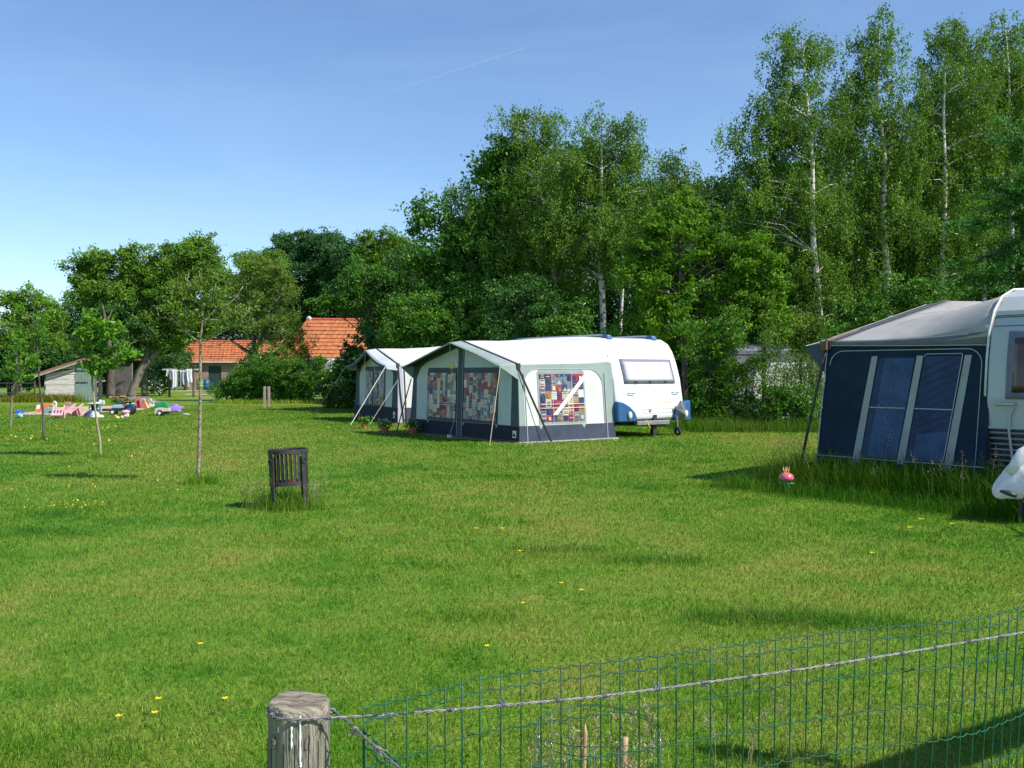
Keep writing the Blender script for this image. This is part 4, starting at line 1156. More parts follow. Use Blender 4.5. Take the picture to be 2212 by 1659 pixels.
def middle_caravan():
    D, W = 2.9, 2.32
    root = thing('caravan', 'white caravan with blue corner bumpers and a grey-framed window, joined to the patchwork awning', 'caravan',
                 (TENT_A[0], TENT_A[1], 0), math.atan2(S_A[1], S_A[0]))
    prof = [(.02, .42), (.0, .55), (.03, .95), (.12, 1.45), (.26, 1.86), (.40, 2.15), (.56, 2.34), (.78, 2.45), (1.1, 2.49), (3, 2.51), (4.8, 2.49), (5.2, 2.44), (5.45, 2.3), (5.6, 2.0), (5.7, 1.4), (5.72, .8), (5.65, .42)]
    mb = MB(); mb.prism([(D, y, z) for y, z in prof], (W, 0, 0))
    mb.build('body', [GRP], root, False, bevel=.09, seg=4)
    def rear(u, z, off=0):
        for i in range(1, len(prof)):
            if prof[i][1] >= z:
                a, b = prof[i - 1], prof[i]; t = (z - a[1]) / (b[1] - a[1] + 1e-9); return (u, a[0] + (b[0] - a[0]) * t - off, z)
        return (u, .8, z)
    def strip(mb, u0, u1, z, h, off, th=.01, mi=0):
        panel(mb, rear, [(u0, z), (u1, z), (u1, z + h), (u0, z + h)], off, th, mi)
    def curved(pts_fn, off, m, name, parent, nu=10, nz=8):
        mb = MB(); mb.grid(lambda a, b: rear(*pts_fn(a, b), off), nu, nz); return mb.build(name, [m], parent, True, solid=.02)
    u0, u1, z0, z1 = 3.24, 4.96, 1.33, 1.93
    wf = curved(lambda a, b: (u0 + (u1 - u0) * a + .05 * 0, z0 + (z1 - z0) * b), .012, FRAMEG, 'window', root)
    curved(lambda a, b: (u0 + .07 + (u1 - u0 - .14) * a, z0 + .06 + (z1 - z0 - .13) * b), .024, NETPANE, 'pane', wf)
    mb = MB()
    for u in (3.62, 4.1, 4.62): mb.box(rear(u, z0 + .045, .045), (.07, .03, .03))
    mb.build('window_latch', [DKPL], wf)
    mb = MB(); strip(mb, D + .03, D + W - .03, 2.02, .012, .006); strip(mb, D + .9, D + 2.05, .69, .010, .006)
    for u in (D + .9, D + 2.05): panel(mb, rear, [(u, .60), (u + .012, .60), (u + .012, .70), (u, .70)], .006, .01)
    strip(mb, D + .9, D + 2.05, .59, .012, .006)
    strip(mb, D + .45, D + 2.2, 1.08, .006, .004)
    mb.build('seam', [mat('seam_grey', (.45, .45, .45), .5, .1, 9)], root)
    for u in (D + .52, D + 2.02):
        mb = MB(); mb.tube([rear(u - .10, 1.10, .0), rear(u - .09, 1.09, .05), rear(u + .09, 1.09, .05), rear(u + .10, 1.10, .0)], .012, 6); mb.build('grab_handle', [GALV], root, True)
    for u in (D + 1.12, D + 1.92):
        mb = MB(); mb.lathe([(.001, 0), (.04, .0), (.04, .02), (.001, .025)], 12, rear(u, .66, .0), rot=Matrix.Rotation(math.radians(90), 3, 'X')); mb.build('lock', [GALV], root)
    # yellow lettering streak, too small in the photograph to read
    mb = MB(); r = random.Random(4)
    for i in range(9):
        u = D + 1.52 + i * .038; h = .012 + .010 * r.random(); z = .835 + .002 * i
        panel(mb, rear, [(u, z), (u + .028, z + .002), (u + .034, z + h), (u + .006, z + h)], .006, .008)
    mb.build('lettering', [YEL], root)
    mb = MB()
    for pts in ([(3.30, 2.24), (3.42, 2.34), (3.52, 2.27)], [(3.44, 2.29), (3.56, 2.22)], [(3.36, 2.20), (3.42, 2.23)]):
        mb.tube([rear(u, z, .006) for u, z in pts], .005, 4)
    mb.build('emblem', [mat('seam_grey', (.45, .45, .45), .5, .1, 9)], root)
    # blue corner bumpers
    for side, m in ((0, BLUEPL), (1, BLUEPL)):
        mb = MB()
        ox = D - .03 if side == 0 else D + W + .12; sg = 1 if side == 0 else -1
        out = [(0, .40), (.62, .40), (.64, .47), (.57, .62), (.40, .77), (.20, .87), (.05, .90), (0, .88)]
        if side: out = [(x * .85, z) for x, z in out]
        mb.prism([(ox + sg * u, rear(0, max(z, .45))[1] + .08, z) for u, z in out], (0, -.20, 0))
        c = mb.build('corner_bumper', [m], root, False, bevel=.05, seg=3)
        mb = MB(); mb.lathe([(.001, 0), (.055, 0), (.06, .03), (.05, .05), (.001, .06)], 14, (ox + sg * (.36 if side == 0 else .2), rear(0, .5)[1] - .115, .56), rot=Matrix.Rotation(math.radians(90), 3, 'X'), sx=1.0, sy=1.6)
        mb.build('lamp', [mat('lamp_cream', (.78, .72, .58), .2, .1, 5, coat=.6)], c, True)
    # mud guard cover on the hitch, jockey wheel, steadies, chassis, wheel
    mb = MB()
    mb.box((D + W / 2, 2.8, .36), (1.5, 5.0, .12)); mb.box((D + .9, .25, .33), (.08, .5, .1)); mb.box((D + 1.6, .25, .33), (.08, .5, .1))
    mb.box((D + 1.28, .05, .30), (.12, .12, .5))
    mb.build('chassis', [STEELDK], root)
    mb = MB(); mb.box((D + 1.15, -.04, .36), (1.1, .12, .10)); mb.build('bumper_plate', [GALV], root, bevel=.01)
    mb = MB()
    mb.add([(D + 1.95, -.10, .40), (D + 2.16, -.16, .42), (D + 2.20, -.14, .74), (D + 2.08, -.10, .92), (D + 1.92, -.07, .70), (D + 2.05, -.28, .55)],
           [(0, 1, 5), (1, 2, 5), (2, 3, 5), (3, 4, 5), (4, 0, 5), (0, 4, 3, 2, 1)])
    mb.build('hitch_cover', [mat('grey_cover', (.16, .17, .16), .35, .4, 6, coat=.3)], root, bevel=.01)
    mb = MB(); mb.ring((D + 1.95, -.12, .12), .08, .035, 18, 8, 'X'); jw = mb.build('jockey_wheel', [RUBBER], root, True)
    mb = MB(); mb.tube([(D + 1.95, -.12, .12), (D + 1.95, -.10, .5)], .02, 8); mb.build('stem', [GALV], jw)
    for xx in (D + .02, D + W - .02):
        mb = MB(); mb.lathe([(.001, -.09), (.20, -.09), (.30, -.07), (.31, 0), (.30, .07), (.20, .09), (.001, .09)], 24, (xx, 3.0, .31), rot=Matrix.Rotation(math.radians(90), 3, 'Y')); mb.build('wheel', [RUBBER], root, True)
    mb = MB(); mb.tube([(D + .95, -.06, .42), (D + .93, -.14, .30), (D + 1.0, -.14, .25), (D + .97, -.1, .16)], .012, 5); mb.build('plug_cable', [YEL], root)
    # roof rails with blue end caps, roof hatch
    for u in (D + .42, D + 1.95):
        mb = MB(); mb.tube([(u, .75, 2.52), (u, 1.2, 2.545), (u, 4.6, 2.545)], .020, 8); rl = mb.build('roof_rail', [mat('rail_grey', (.38, .42, .50), .5, .1, 5)], root, True)
        for y in (.85, 4.5):
            mb = MB(); mb.prism([(u - .06, y - .14, 2.44), (u - .06, y - .08, 2.54), (u - .06, y + .08, 2.56), (u - .06, y + .16, 2.47)], (.17, 0, 0)); mb.build('end_cap', [BLUEPL], rl, bevel=.02)
    return root
middle_caravan()

# ================= far awning
def far_awning():
    root = thing('caravan_awning', 'smaller white awning with curved navy-edged canopy, behind and left of the patchwork awning', 'awning', (TENT_B[0], TENT_B[1], 0), math.atan2(S_B[1], S_B[0]))
    D, W, zc, zp = 2.5, 3.7, 1.86, 2.38
    Wl = Wall(D, W, zc, .12, .05)
    rail = rail_profile(W, [(.22, 1.86), (.32, 2.06), (.42, 2.25), (.55, 2.38), (.72, 2.44), (1.0, 2.48)])
    NAVYC = mat('navy_edge_canvas', (.055, .075, .14), .8, .15, 4); GREYC = mat('grey_white_canopy', (.50, .53, .56), .8, .08, 4)
    fz, ctip, roof = awning_shell(root, Wl, zp, rail, .38, .42, WHITE_CANVAS, GREYC, NAVYC, scallop=.10, drop=.05, val=.10, gusset=.2)
    mb = MB(); panel(mb, Wl.front, [(0, .02), (W, .02), (W - .12, zc), (W / 2, zp), (.12, zc)], 0, .008)
    fw = mb.build('front_wall', [SKIRT_LIT], root)
    mb = MB(); panel(mb, Wl.front, [(.5, .50), (3.25, .50), (3.3, 1.5), (3.1, 1.85), (W / 2, 2.22), (.72, 1.9), (.45, 1.55)], .006); mb.build('light_panel', [SHADED_CANVAS], fw)
    mb = MB(); panel(mb, Wl.front, [(0, .02), (W, .02), (W, .49), (0, .49)], .012); mb.build('skirt', [NAVY], root)
    mb = MB(); panel(mb, Wl.front, rrect(1.05, 2.75, .50, 1.80, .05), .012); wn = mb.build('window', [SLATE], root)
    for k, (a, b_) in enumerate(((1.12, 1.90), (2.02, 2.68))):
        patchwork(Wl.front, a, b_, .54, 1.66, 6, 4, 30 + k, .020, wn, PAL2, 'stripe')
    mb = MB(); panel(mb, Wl.front, [(1.94, .5), (1.98, .5), (1.98, 1.85), (1.94, 1.85)], .024)
    mb.tube([Wl.front(1.1, .82, .03), Wl.front(2.7, .82, .03)], .006, 4); mb.build('glazing_strip', [PIPING], wn)
    mb = MB(); panel(mb, Wl.front, [(.20, .16), (.34, .16), (.34, .36), (.20, .36)], .022); tg = mb.build('logo_tag', [WHITEP], root)
    mb = MB(); panel(mb, Wl.front, [(.23, .20), (.27, .31), (.31, .20)], .030); mb.build('emblem', [NAVY], tg)
    mb = MB(); panel(mb, Wl.side, [(0, .02), (D, .02), (D, 1.9), (.05, zc)], 0, .008); sw = mb.build('side_wall', [WHITE_CANVAS], root)
    mb = MB(); panel(mb, Wl.side, [(0, .03), (.22, .03), (.20, zc - .02), (.05, zc - .02)], .006); mb.build('corner_strip', [mat('lilac_grey_strip', (.40, .40, .46), .8, .1, 4)], sw)
    mb = MB(); panel(mb, Wl.side, [(.24, .03), (D, .03), (D, .49), (.24, .49)], .010); mb.build('skirt', [SKIRT_LIT], root)
    mb = MB(); mb.tube([Wl.side(.06, 1.75, .02), Wl.side(.10, 1.0, .03), Wl.side(.20, .05, .03)], .02, 5); mb.tube([Wl.side(.3, .02, .02), Wl.side(.26, 1.7, .02)], .016, 5); mb.build('corner_pole', [STRAP], root)
    t0 = ctip(0.0)
    mb = MB(); mb.tube([t0, (t0.x - 1.30, t0.y - .35, .02)], .011, 5); mb.build('guy_rope', [mat('white_rope', (.72, .72, .70), .7, .2, 50)], root)
    mb = MB(); mb.tube([(.0, .02, 1.35), (-1.15, -.50, .02)], .006, 5); mb.build('guy_rope', [ROPE], root)
    t1 = ctip(1.0)
    mb = MB(); mb.tube([t1, (t1.x - .9, t1.y + 1.0, .02)], .010, 5); mb.build('guy_rope', [GALV], root)
    mb = MB(); tc = ctip(.5); mb.tube([tc, (tc.x - .25, tc.y, .02)], .006, 4); mb.build('guy_rope', [ROPE], root)
    c = thing('caravan', 'off-white caravan behind the smaller awning, only its roof line in view', 'caravan', (TENT_B[0], TENT_B[1], 0), math.atan2(S_B[1], S_B[0]))
    prof = [(.05, .42), (.05, 1.0), (.2, 1.8), (.5, 2.35), (.9, 2.48), (3.9, 2.48), (4.3, 2.35), (4.55, 1.8), (4.6, .42)]
    mb = MB(); mb.prism([(D + .02, y, z) for y, z in prof], (2.1, 0, 0)); mb.build('body', [GRP2], c, bevel=.08, seg=3)
    mb = MB(); mb.box((D + .9, 1.5, 2.53), (.5, .5, .1)); mb.build('roof_hatch', [GRP], c, bevel=.02)
    mb = MB(); mb.lathe([(.001, -.09), (.28, -.08), (.30, 0), (.28, .08), (.001, .09)], 20, (D + .15, 2.4, .30), rot=Matrix.Rotation(math.radians(90), 3, 'Y')); mb.build('wheel', [RUBBER], c, True)
far_awning()

# ================= dark awning on the right
def dark_awning():
    root = thing('caravan_awning', 'dark blue awning with grey roof, swirl-patterned curtain and long grass at its foot', 'awning', (TENT_C[0], TENT_C[1], 0), math.atan2(S_C[1], S_C[0]))
    D, W, zc, zp = 2.45, 6.6, 2.02, 2.74
    Wl = Wall(D, W, zc, .26, .06)
    rail = rail_profile(W, [(.23, 2.05), (.25, 2.13), (.30, 2.26), (.38, 2.39), (.48, 2.49), (.62, 2.57), (.85, 2.64), (1.2, 2.67)])
    fz, ctip, roof = awning_shell(root, Wl, zp, rail, .34, .36, GREY_CANVAS, SLATE, NAVY2, sag=.05, val=.06, gusset=.45)
    mb = MB(); panel(mb, Wl.front, [(0, .02), (W, .02), (W - .26, zc), (W / 2, zp), (.26, zc)], 0, .008); mb.build('front_wall', [NAVY2], root)
    mb = MB(); panel(mb, Wl.side, [(0, .02), (D, .02), (D, 2.08), (.9, 2.03), (.06, zc)], 0, .008)
    sw = mb.build('side_wall', [NAVY2], root)
    mb = MB(); panel(mb, Wl.side, [(0.0, .03), (D, .03), (D, .44), (0, .44)], .008); mb.build('skirt', [mat('black_blue_skirt', (.006, .008, .016), .8, .2, 4)], root)
    # hanging edge of the roof along the side
    mb = MB(); mb.grid(lambda a, q: (.06 + (D - .08) * a, Wl.fl - .012 - .02 * q, (zc + .03 + (.06 * a)) + .03 * math.sin(a * math.pi) * -1 - (.07 + .10 * a * a) * q), 14, 2)
    mb.build('roof_edge_flap', [mat('grey_edge_canvas', (.15, .165, .17), .8, .1, 4)], root, True, solid=.006)
    mb = MB()
    mb.tube([Wl.side(p[0], p[1], .012) for p in rrect(.11, D - .12, .44, 1.90, .2, 6, (0, 0, 1, 1))], .0065, 4)
    mb.tube([Wl.side(0.01, .05, .014), Wl.side(.01, .44, .014), Wl.side(.05, zc, .014)], .008, 4)
    mb.tube([Wl.side(0, .44, .014), Wl.side(D, .44, .014)], .008, 4)
    mb.tube([Wl.side(.11, .05, .014), Wl.side(.11, .44, .014)], .005, 4); mb.tube([Wl.side(D - .12, .05, .014), Wl.side(D - .12, .44, .014)], .005, 4)
    mb.tube([(.06 + (D - .08) * a, Wl.fl - .036, (zc - .04 + .06 * a - .10 * a * a) - .03 * math.sin(a * math.pi)) for a in [i / 10 for i in range(11)]], .006, 4)
    mb.build('edge_piping', [PIPING], sw)
    plain = Wl.side; Wl.side = lambda u, z, off=0.0: plain(u + .085 * (z - 1.1) / .7, z, off)   # the window strips lean
    mb = MB()
    for u in (.73, 1.40, 2.06): panel(mb, Wl.side, [(u - .055, .40), (u + .055, .40), (u + .045, 1.82), (u - .045, 1.82)], .012)
    for u in (.73, 2.06): panel(mb, Wl.side, [(u - .055, .40), (u + .055, .40), (u + .10, .40), (u, .30), (u - .10, .40)], .013)
    mb.build('grey_strip', [STRIPGREY], sw)
    mb = MB(); panel(mb, Wl.side, rrect(.80, 1.34, .46, 1.80, .03), .010)
    w1 = mb.build('window', [BLUEPANE2], root)
    mb = MB(); panel(mb, Wl.side, [(.90, .46), (1.33, .46), (1.33, 1.79), (.90, 1.79)], .016); mb.build('curtain', [BLUEPANE], w1)
    mb = MB(); r = random.Random(8)
    for k in range(24):
        cu, cz, R = r.uniform(.95, 1.25), r.uniform(.52, 1.72), r.uniform(.04, .10)
        a0, turns = r.uniform(0, 6.28), r.uniform(.5, 1.25)
        pts = []
        for i in range(16):
            t = i / 15; a = a0 + turns * 6.283 * t; rr = R * (1 - .75 * t)
            uu, zz = cu + rr * math.cos(a), cz + rr * math.sin(a)
            pts.append(Wl.side(min(1.32, max(.91, uu)), min(1.78, max(.47, zz)), .0225))
        mb.tube(pts, .0035, 3)
    mb.build('swirl_pattern', [SWIRL], w1)
    mb = MB(); panel(mb, Wl.side, rrect(1.47, 1.99, .44, 1.81, .03), .010); w2 = mb.build('window', [BLUEPANE2], root)
    mb = MB(); panel(mb, Wl.side, [(1.56, .47), (1.98, .47), (1.98, .86), (1.56, .80)], .016); mb.build('curtain', [BLUEPANE], w2)
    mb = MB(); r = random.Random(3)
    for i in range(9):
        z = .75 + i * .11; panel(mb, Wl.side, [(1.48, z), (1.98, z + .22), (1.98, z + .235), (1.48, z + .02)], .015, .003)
    mb.build('slant_strip', [mat('pane_strip', (.026, .046, .095), .5, .2, 4, spec=.2)], w2)  # slanting strips in a slightly different dark blue from the pane
    mb = MB()
    mb.tube([Wl.side(.80, 1.13, .024), Wl.side(1.33, 1.13, .024)], .008, 4); mb.tube([Wl.side(1.47, 1.13, .024), Wl.side(1.98, 1.13, .024)], .008, 4)
    mb.tube([Wl.side(p[0], p[1], .020) for p in rrect(1.47, 1.99, .44, 1.84, .03)], .006, 4)
    mb.build('glazing_strip', [PIPING], sw)
    t0 = ctip(0)
    mb = MB(); mb.tube([(.05, .22, zc - .05), (-.05, -.0, 1.0), (-.24, -.08, .02)], .019, 8); mb.build('corner_pole', [mat('brown_pole', (.07, .05, .04), .6, .3, 8)], root, True)
    mb = MB(); mb.tube([(.03, .24, zc + .03), (.03, .6, zc + .10), (.03, 1.0, zc + .20)], .024, 6); mb.box((.03, .20, zc - .04), (.10, .07, .13)); mb.build('front_bar', [mat('wood_brown_bar', (.16, .09, .05), .6, .2, 8)], root)
    return root
dark_awning()

def right_caravan():
    D = 2.42; W = 2.15
    root = thing('caravan', 'grey-white caravan end with ribbed dark lower band, joined to the dark blue awning', 'caravan', (TENT_C[0], TENT_C[1], 0), math.atan2(S_C[1], S_C[0]))
    prof = [(.30, .34), (.22, .5), (.14, .9), (.12, 1.3), (.16, 1.75), (.22, 2.10), (.34, 2.36), (.52, 2.54), (.80, 2.64), (1.2, 2.67), (5.4, 2.67), (5.9, 2.5), (6.1, 2.1), (6.2, 1.2), (6.1, .34)]
    prof = [(y + .02, z) for y, z in prof]
    mb = MB(); mb.prism([(D, y, z) for y, z in prof], (W, 0, 0)); mb.build('body', [GRP2], root, bevel=.035, seg=3)
    mb = MB(); mb.tube([(D - .01, y - .005, z + .01) for y, z in prof[3:10]] + [(D - .01, 5.2, 2.69)], .014, 6); mb.build('awning_rail', [WHITEP], root, True)
    def rear(u, z, off=0):
        for i in range(1, len(prof)):
            if prof[i][1] >= z:
                a, b = prof[i - 1], prof[i]; t = (z - a[1]) / (b[1] - a[1] + 1e-9); return (u, a[0] + (b[0] - a[0]) * t - off, z)
        return (u, .8, z)
    def sheet(u0, u1, z0, z1, off, m, name, parent, th=.012):
        mb = MB(); mb.grid(lambda a, b: rear(u0 + (u1 - u0) * a, z0 + (z1 - z0) * b, off), 4, 8); return mb.build(name, [m], parent, True, solid=th)
    mb = MB()
    for z in (2.28, 2.30, 2.17): mb.tube([rear(D + .03, z, .002), rear(D + W - .03, z, .002)], .007, 5)
    mb.build('seam', [mat('dark_seam', (.10, .11, .11), .5, .1, 9)], root)
    wn = sheet(D + .25, D + W - .25, 1.28, 2.10, .010, FRAMEG, 'window', root, .03)
    sheet(D + .33, D + W - .33, 1.36, 2.02, .030, DARKPANE, 'pane', wn)
    sheet(D + .34, D + .62, 1.37, 2.0, .038, BRPANE, 'curtain', wn)
    mb = MB(); mb.tube([rear(D + .14, 1.22, 0), rear(D + .14, 1.22, .06), rear(D + .36, 1.22, .06), rear(D + .36, 1.22, 0)], .02, 8); mb.build('grab_handle', [mat('cream_handle', (.55, .52, .45), .5, .1, 8)], root, True)
    # ribbed band
    bd = sheet(D + .03, D + W - .03, .42, .92, .004, mat('ribbed_dark', (.045, .055, .055), .5, .2, 6), 'lower_band', root)
    for k in range(7):
        z = .46 + k * .068
        mb = MB(); mb.tube([rear(D + .04, z, .010), rear(D + W - .04, z, .010)], .014, 6); mb.build('rib', [mat('rib_grey', (.26, .28, .28), .45, .15, 6)], bd)
    mb = MB(); mb.tube([rear(D + .03, .93, .012), rear(D + W - .03, .93, .012)], .018, 6)
    mb.tube([rear(D + .36, 1.18, .02), rear(D + .30, 1.1, .02), rear(D + .29, .9, .03), rear(D + .30, .52, .035)], .016, 6); mb.build('trim_strip', [GRP2], root)
    mb = MB(); mb.lathe([(.001, 0), (.045, 0), (.05, .02), (.001, .03)], 14, rear(D + .04, .44, .01), rot=Matrix.Rotation(math.radians(90), 3, 'X')); mb.build('lamp', [mat('amber_grey_lamp', (.25, .20, .12), .3, .2, 9)], root, True)
    mb = MB(); mb.lathe([(.001, -.09), (.28, -.08), (.30, 0), (.28, .08), (.001, .09)], 20, (D + .15, 3.2, .30), rot=Matrix.Rotation(math.radians(90), 3, 'Y')); mb.build('wheel', [RUBBER], root, True)
    mb = MB(); mb.box((D + W / 2, 3, .33), (1.6, 5.4, .14)); mb.build('chassis', [STEELDK], root)
right_caravan()

# half-hidden tent behind the wild bushes
def hidden_tent():
    d = 36.0
    root = thing('frame_tent', 'half-hidden tent with grey roof and white wall behind the wild bushes', 'tent', (X(1690, d), d, 0))
    x0, x1 = X(1600, d) - X(1690, d), X(1790, d) - X(1690, d)
    zt = Z(745, d)
    RG = mat('faded_blue_canvas', (.20, .21, .25), .8, .15, 3); WC = mat('hidden_white_canvas', (.75, .75, .74), .8, .08, 3)
    mb = MB(); mb.box(((x0 + x1) / 2, .9, zt * .45), (x1 - x0, 1.8, zt * .9)); mb.build('wall', [WC], root)
    mb = MB(); mb.prism([(x0 - .15, -.12, zt * .86), (x0 - .15, -.12, zt * .93), (x0 - .15, .9, zt + .06), (x0 - .15, 2, zt * .93), (x0 - .15, 2, zt * .86)], (x1 - x0 + .3, 0, 0)); mb.build('roof', [RG], root, bevel=.03)
    mb = MB(); mb.prism([(x0 - .16, -.125, zt * .85), (x0 + .5, -.125, zt * .85), (x0 + .36, -.125, 0.02), (x0 - .25, -.125, 0.02)], (0, .06, 0)); mb.build('dark_strip', [RG], root)
    mb = MB(); mb.box((x1 - .55, -.02, zt * .43), (.08, .05, zt * .86)); mb.build('tent_pole', [RG], root)
hidden_tent()
def hedge_tent():
    d = 66.0
    root = thing('tent', 'rounded white tent roof showing over the laurel in front of the barn', 'tent', (X(735, d), d, 0))
    q = lambda px, py, y=0: (X(px, d) - X(735, d), y, Z(py, d))
    mb = MB()
    prof = [q(698, 800), q(702, 786), q(712, 776), q(730, 774), q(752, 773), q(760, 778), q(764, 800)]
    prof = [(q(698, 860)[0], 0, .02)] + prof + [(q(764, 860)[0], 0, .02)]
    mb.prism(prof, (0, 2.2, 0)); mb.build('shell', [WHITE_CANVAS], root, bevel=.06)
    mb = MB(); mb.prism([q(699, 815, -.02), q(701, 790, -.02), q(714, 780, -.02), q(716, 815, -.02)], (0, .02, 0)); mb.build('front_panel', [mat('tent_grey_panel', (.30, .32, .36), .8, .1, 4)], root)
    mb = MB(); mb.tube([q(716, 812, -.04), q(713, 795, -.04), q(719, 778, -.04)], .05, 6); mb.build('edge_piping', [WHITEP], root)
hedge_tent()
# ------------------------------------------------------------------ barn, shed, yard
BRICK_N = None
def brick_mat():
    m, N, L = new_mat('brick_wall')
    out = N.new("ShaderNodeOutputMaterial"); p = N.new("ShaderNodeBsdfPrincipled"); tc = N.new("ShaderNodeTexCoord")
    mp = N.new("ShaderNodeMapping"); mp.inputs['Rotation'].default_value = (math.radians(90), 0, 0)
    L.new(tc.outputs['Object'], mp.inputs[0])
    b = N.new("ShaderNodeTexBrick"); b.inputs['Scale'].default_value = 1.0
    b.inputs['Brick Width'].default_value = .30; b.inputs['Row Height'].default_value = .10; b.inputs['Mortar Size'].default_value = .012
    b.inputs['Color1'].default_value = (.30, .15, .105, 1); b.inputs['Color2'].default_value = (.22, .13, .12, 1); b.inputs['Mortar'].default_value = (.36, .32, .28, 1)
    L.new(mp.outputs[0], b.inputs['Vector'])
    n = N.new("ShaderNodeTexNoise"); n.inputs['Scale'].default_value = 1.2; L.new(tc.outputs['Object'], n.inputs['Vector'])
    mx = N.new("ShaderNodeMix"); mx.data_type = 'RGBA'; mx.blend_type = 'OVERLAY'; mx.inputs[0].default_value = .5
    L.new(b.outputs[0], mx.inputs[6]); L.new(n.outputs[0], mx.inputs[7])
    L.new(mx.outputs[2], p.inputs['Base Color']); p.inputs['Roughness'].default_value = .9
    L.new(p.outputs[0], out.inputs[0]); return m
BRICK = brick_mat()
TILE = mat('orange_roof_tile', (.54, .175, .052), .8, .3, 2.2, col2=(.30, .105, .055), bump=.3, bscale=6)
TILE2 = mat('red_ridge_tile', (.42, .095, .05), .7, .3, 3)
GUT = mat('pale_gutter', (.55, .55, .50), .5, .15, 4)
DOORG = mat('dark_green_door', (.025, .065, .052), .6, .2, 5)
TRIMW = mat('weathered_white_trim', (.55, .55, .52), .7, .15, 5)

def tiled(mb, A, B, Ct, Dt, rows, step=.05):
    """courses of tiles from eave A-B up to ridge D-C: each course lifts over the one below"""
    A, B, Ct, Dt = map(Vector, (A, B, Ct, Dt))
    n = (B - A).cross(Dt - A).normalized()
    if n.z < 0: n = -n
    nx = 60
    for i in range(rows):
        a, b = i / rows, (i + 1) / rows
        l0, r0 = A.lerp(Dt, a) , B.lerp(Ct, a)
        l1, r1 = A.lerp(Dt, b), B.lerp(Ct, b)
        vs = []
        for k in range(nx + 1):
            t = k / nx
            wv = .018 * math.sin(t * nx * math.pi * .98)
            vs += [l0.lerp(r0, t) + n * (step + wv), l1.lerp(r1, t) + n * (.004 + wv), l0.lerp(r0, t) + n * (-.01)]
        fs = []
        for k in range(nx):
            o = k * 3; q = o + 3
            fs += [(o, q, q + 1, o + 1), (o + 2, q + 2, q, o)]
        mb.add(vs, fs)

def barn():
    d = 97.0
    ox = X(700, d)
    root = thing('brick_barn', 'brick farm building with orange tiled roofs, low left wing and taller hipped right part', 'barn', (ox, d, 0), math.radians(10))
    q = lambda px, py, y=0: (X(px, d) - ox, y, Z(py, d))
    # left wing: wall from 412 to 640
    xl, xr = q(412, 0)[0], q(645, 0)[0]
    ze, zr = Z(780, d), Z(737, d)
    mb = MB(); dl, dr_, dtop = q(459, 0)[0], q(485, 0)[0], Z(791, d)
    mb.box(((xl + dl) / 2, .2, ze / 2), (dl - xl, .4, ze)); mb.box(((dr_ + xr) / 2, .2, ze / 2), (xr - dr_, .4, ze)); mb.box(((dl + dr_) / 2, .2, (dtop + ze) / 2), (dr_ - dl, .4, ze - dtop))
    mb.prism([(xl, .4, 0), (xl, .4, ze), (xl, 2.6, zr - .15), (xl, 5, ze), (xl, 5, 0)], (.3, 0, 0))
    mb.build('wall', [BRICK], root)
    mb = MB(); tiled(mb, (xl - .3, -.35, ze - .05), (xr, -.35, ze - .05), (xr, 2.6, zr), (xl - .3, 2.6, zr), 9, .07)
    mb.add([(xl - .3, 2.6, zr), (xr, 2.6, zr), (xr, 5.4, ze), (xl - .3, 5.4, ze)], [(0, 1, 2, 3)]); rf = mb.build('roof', [TILE], root)
    mb = MB(); mb.tube([(xl - .3, 2.6, zr + .03), (xr, 2.6, zr + .03)], .11, 8); mb.build('ridge_tiles', [TILE2], rf)
    mb = MB(); mb.box(((xl + xr) / 2 - .2, -.42, ze - .10), (xr - xl + .4, .14, .13)); mb.build('gutter', [GUT], root)
    mb = MB(); mb.box(((dl + dr_) / 2, .12, dtop / 2), (dr_ - dl, .1, dtop)); dd = mb.build('door', [DOORG], root)
    mb = MB()
    for k in range(6): mb.box((dl + (dr_ - dl) * (k + .5) / 6, .06, dtop / 2), (.02, .03, dtop * .96))
    mb.build('plank_gap', [mat('gap_green', (.012, .03, .025), .8, .1, 5)], dd)
    mb = MB(); mb.box((xl + .28, -.03, 1.35), (.16, .08, 2.2)); mb.build('downpipe', [TRIMW], root)
    # right part: hipped roof
    x0, x1 = q(600, 0)[0], q(965, 0)[0]
    xh = q(666, 0)[0]
    e2, r2 = Z(772, d), Z(686, d)
    mb = MB(); mb.box(((x0 + x1) / 2 + .3, 3.8, e2 / 2), (x1 - x0 - .2, 6.4, e2)); mb.build('wall', [BRICK], root)
    mb = MB(); tiled(mb, (x0 + .2, .2, e2 - .05), (x1 + 2, .2, e2 - .05), (x1 + 2, 4.2, r2), (xh, 4.2, r2), 10, .09)
    tiled(mb, (x0 + .2, 8.2, e2 - .05), (x0 + .2, .2, e2 - .05), (xh, 4.2, r2), (xh, 4.3, r2), 10, .09)
    rf = mb.build('roof', [TILE], root)
    mb = MB(); mb.tube([(xh, 4.2, r2 + .04), (x1 + 2, 4.2, r2 + .04)], .14, 8); mb.tube([(x0 + .15, .15, e2 + .04), (xh, 4.2, r2 + .05)], .15, 8); mb.build('ridge_tiles', [TILE2], rf)
    mb = MB(); mb.ball((xh, 4.15, r2 + .10), .26, 10, 6); mb.build('ridge_cap', [TRIMW], rf, True)
    mb = MB(); mb.box(((x0 + x1) / 2, .12, e2 - .14), (x1 - x0 + 1, .14, .14)); mb.build('gutter', [GUT], root)
    return root
barn()
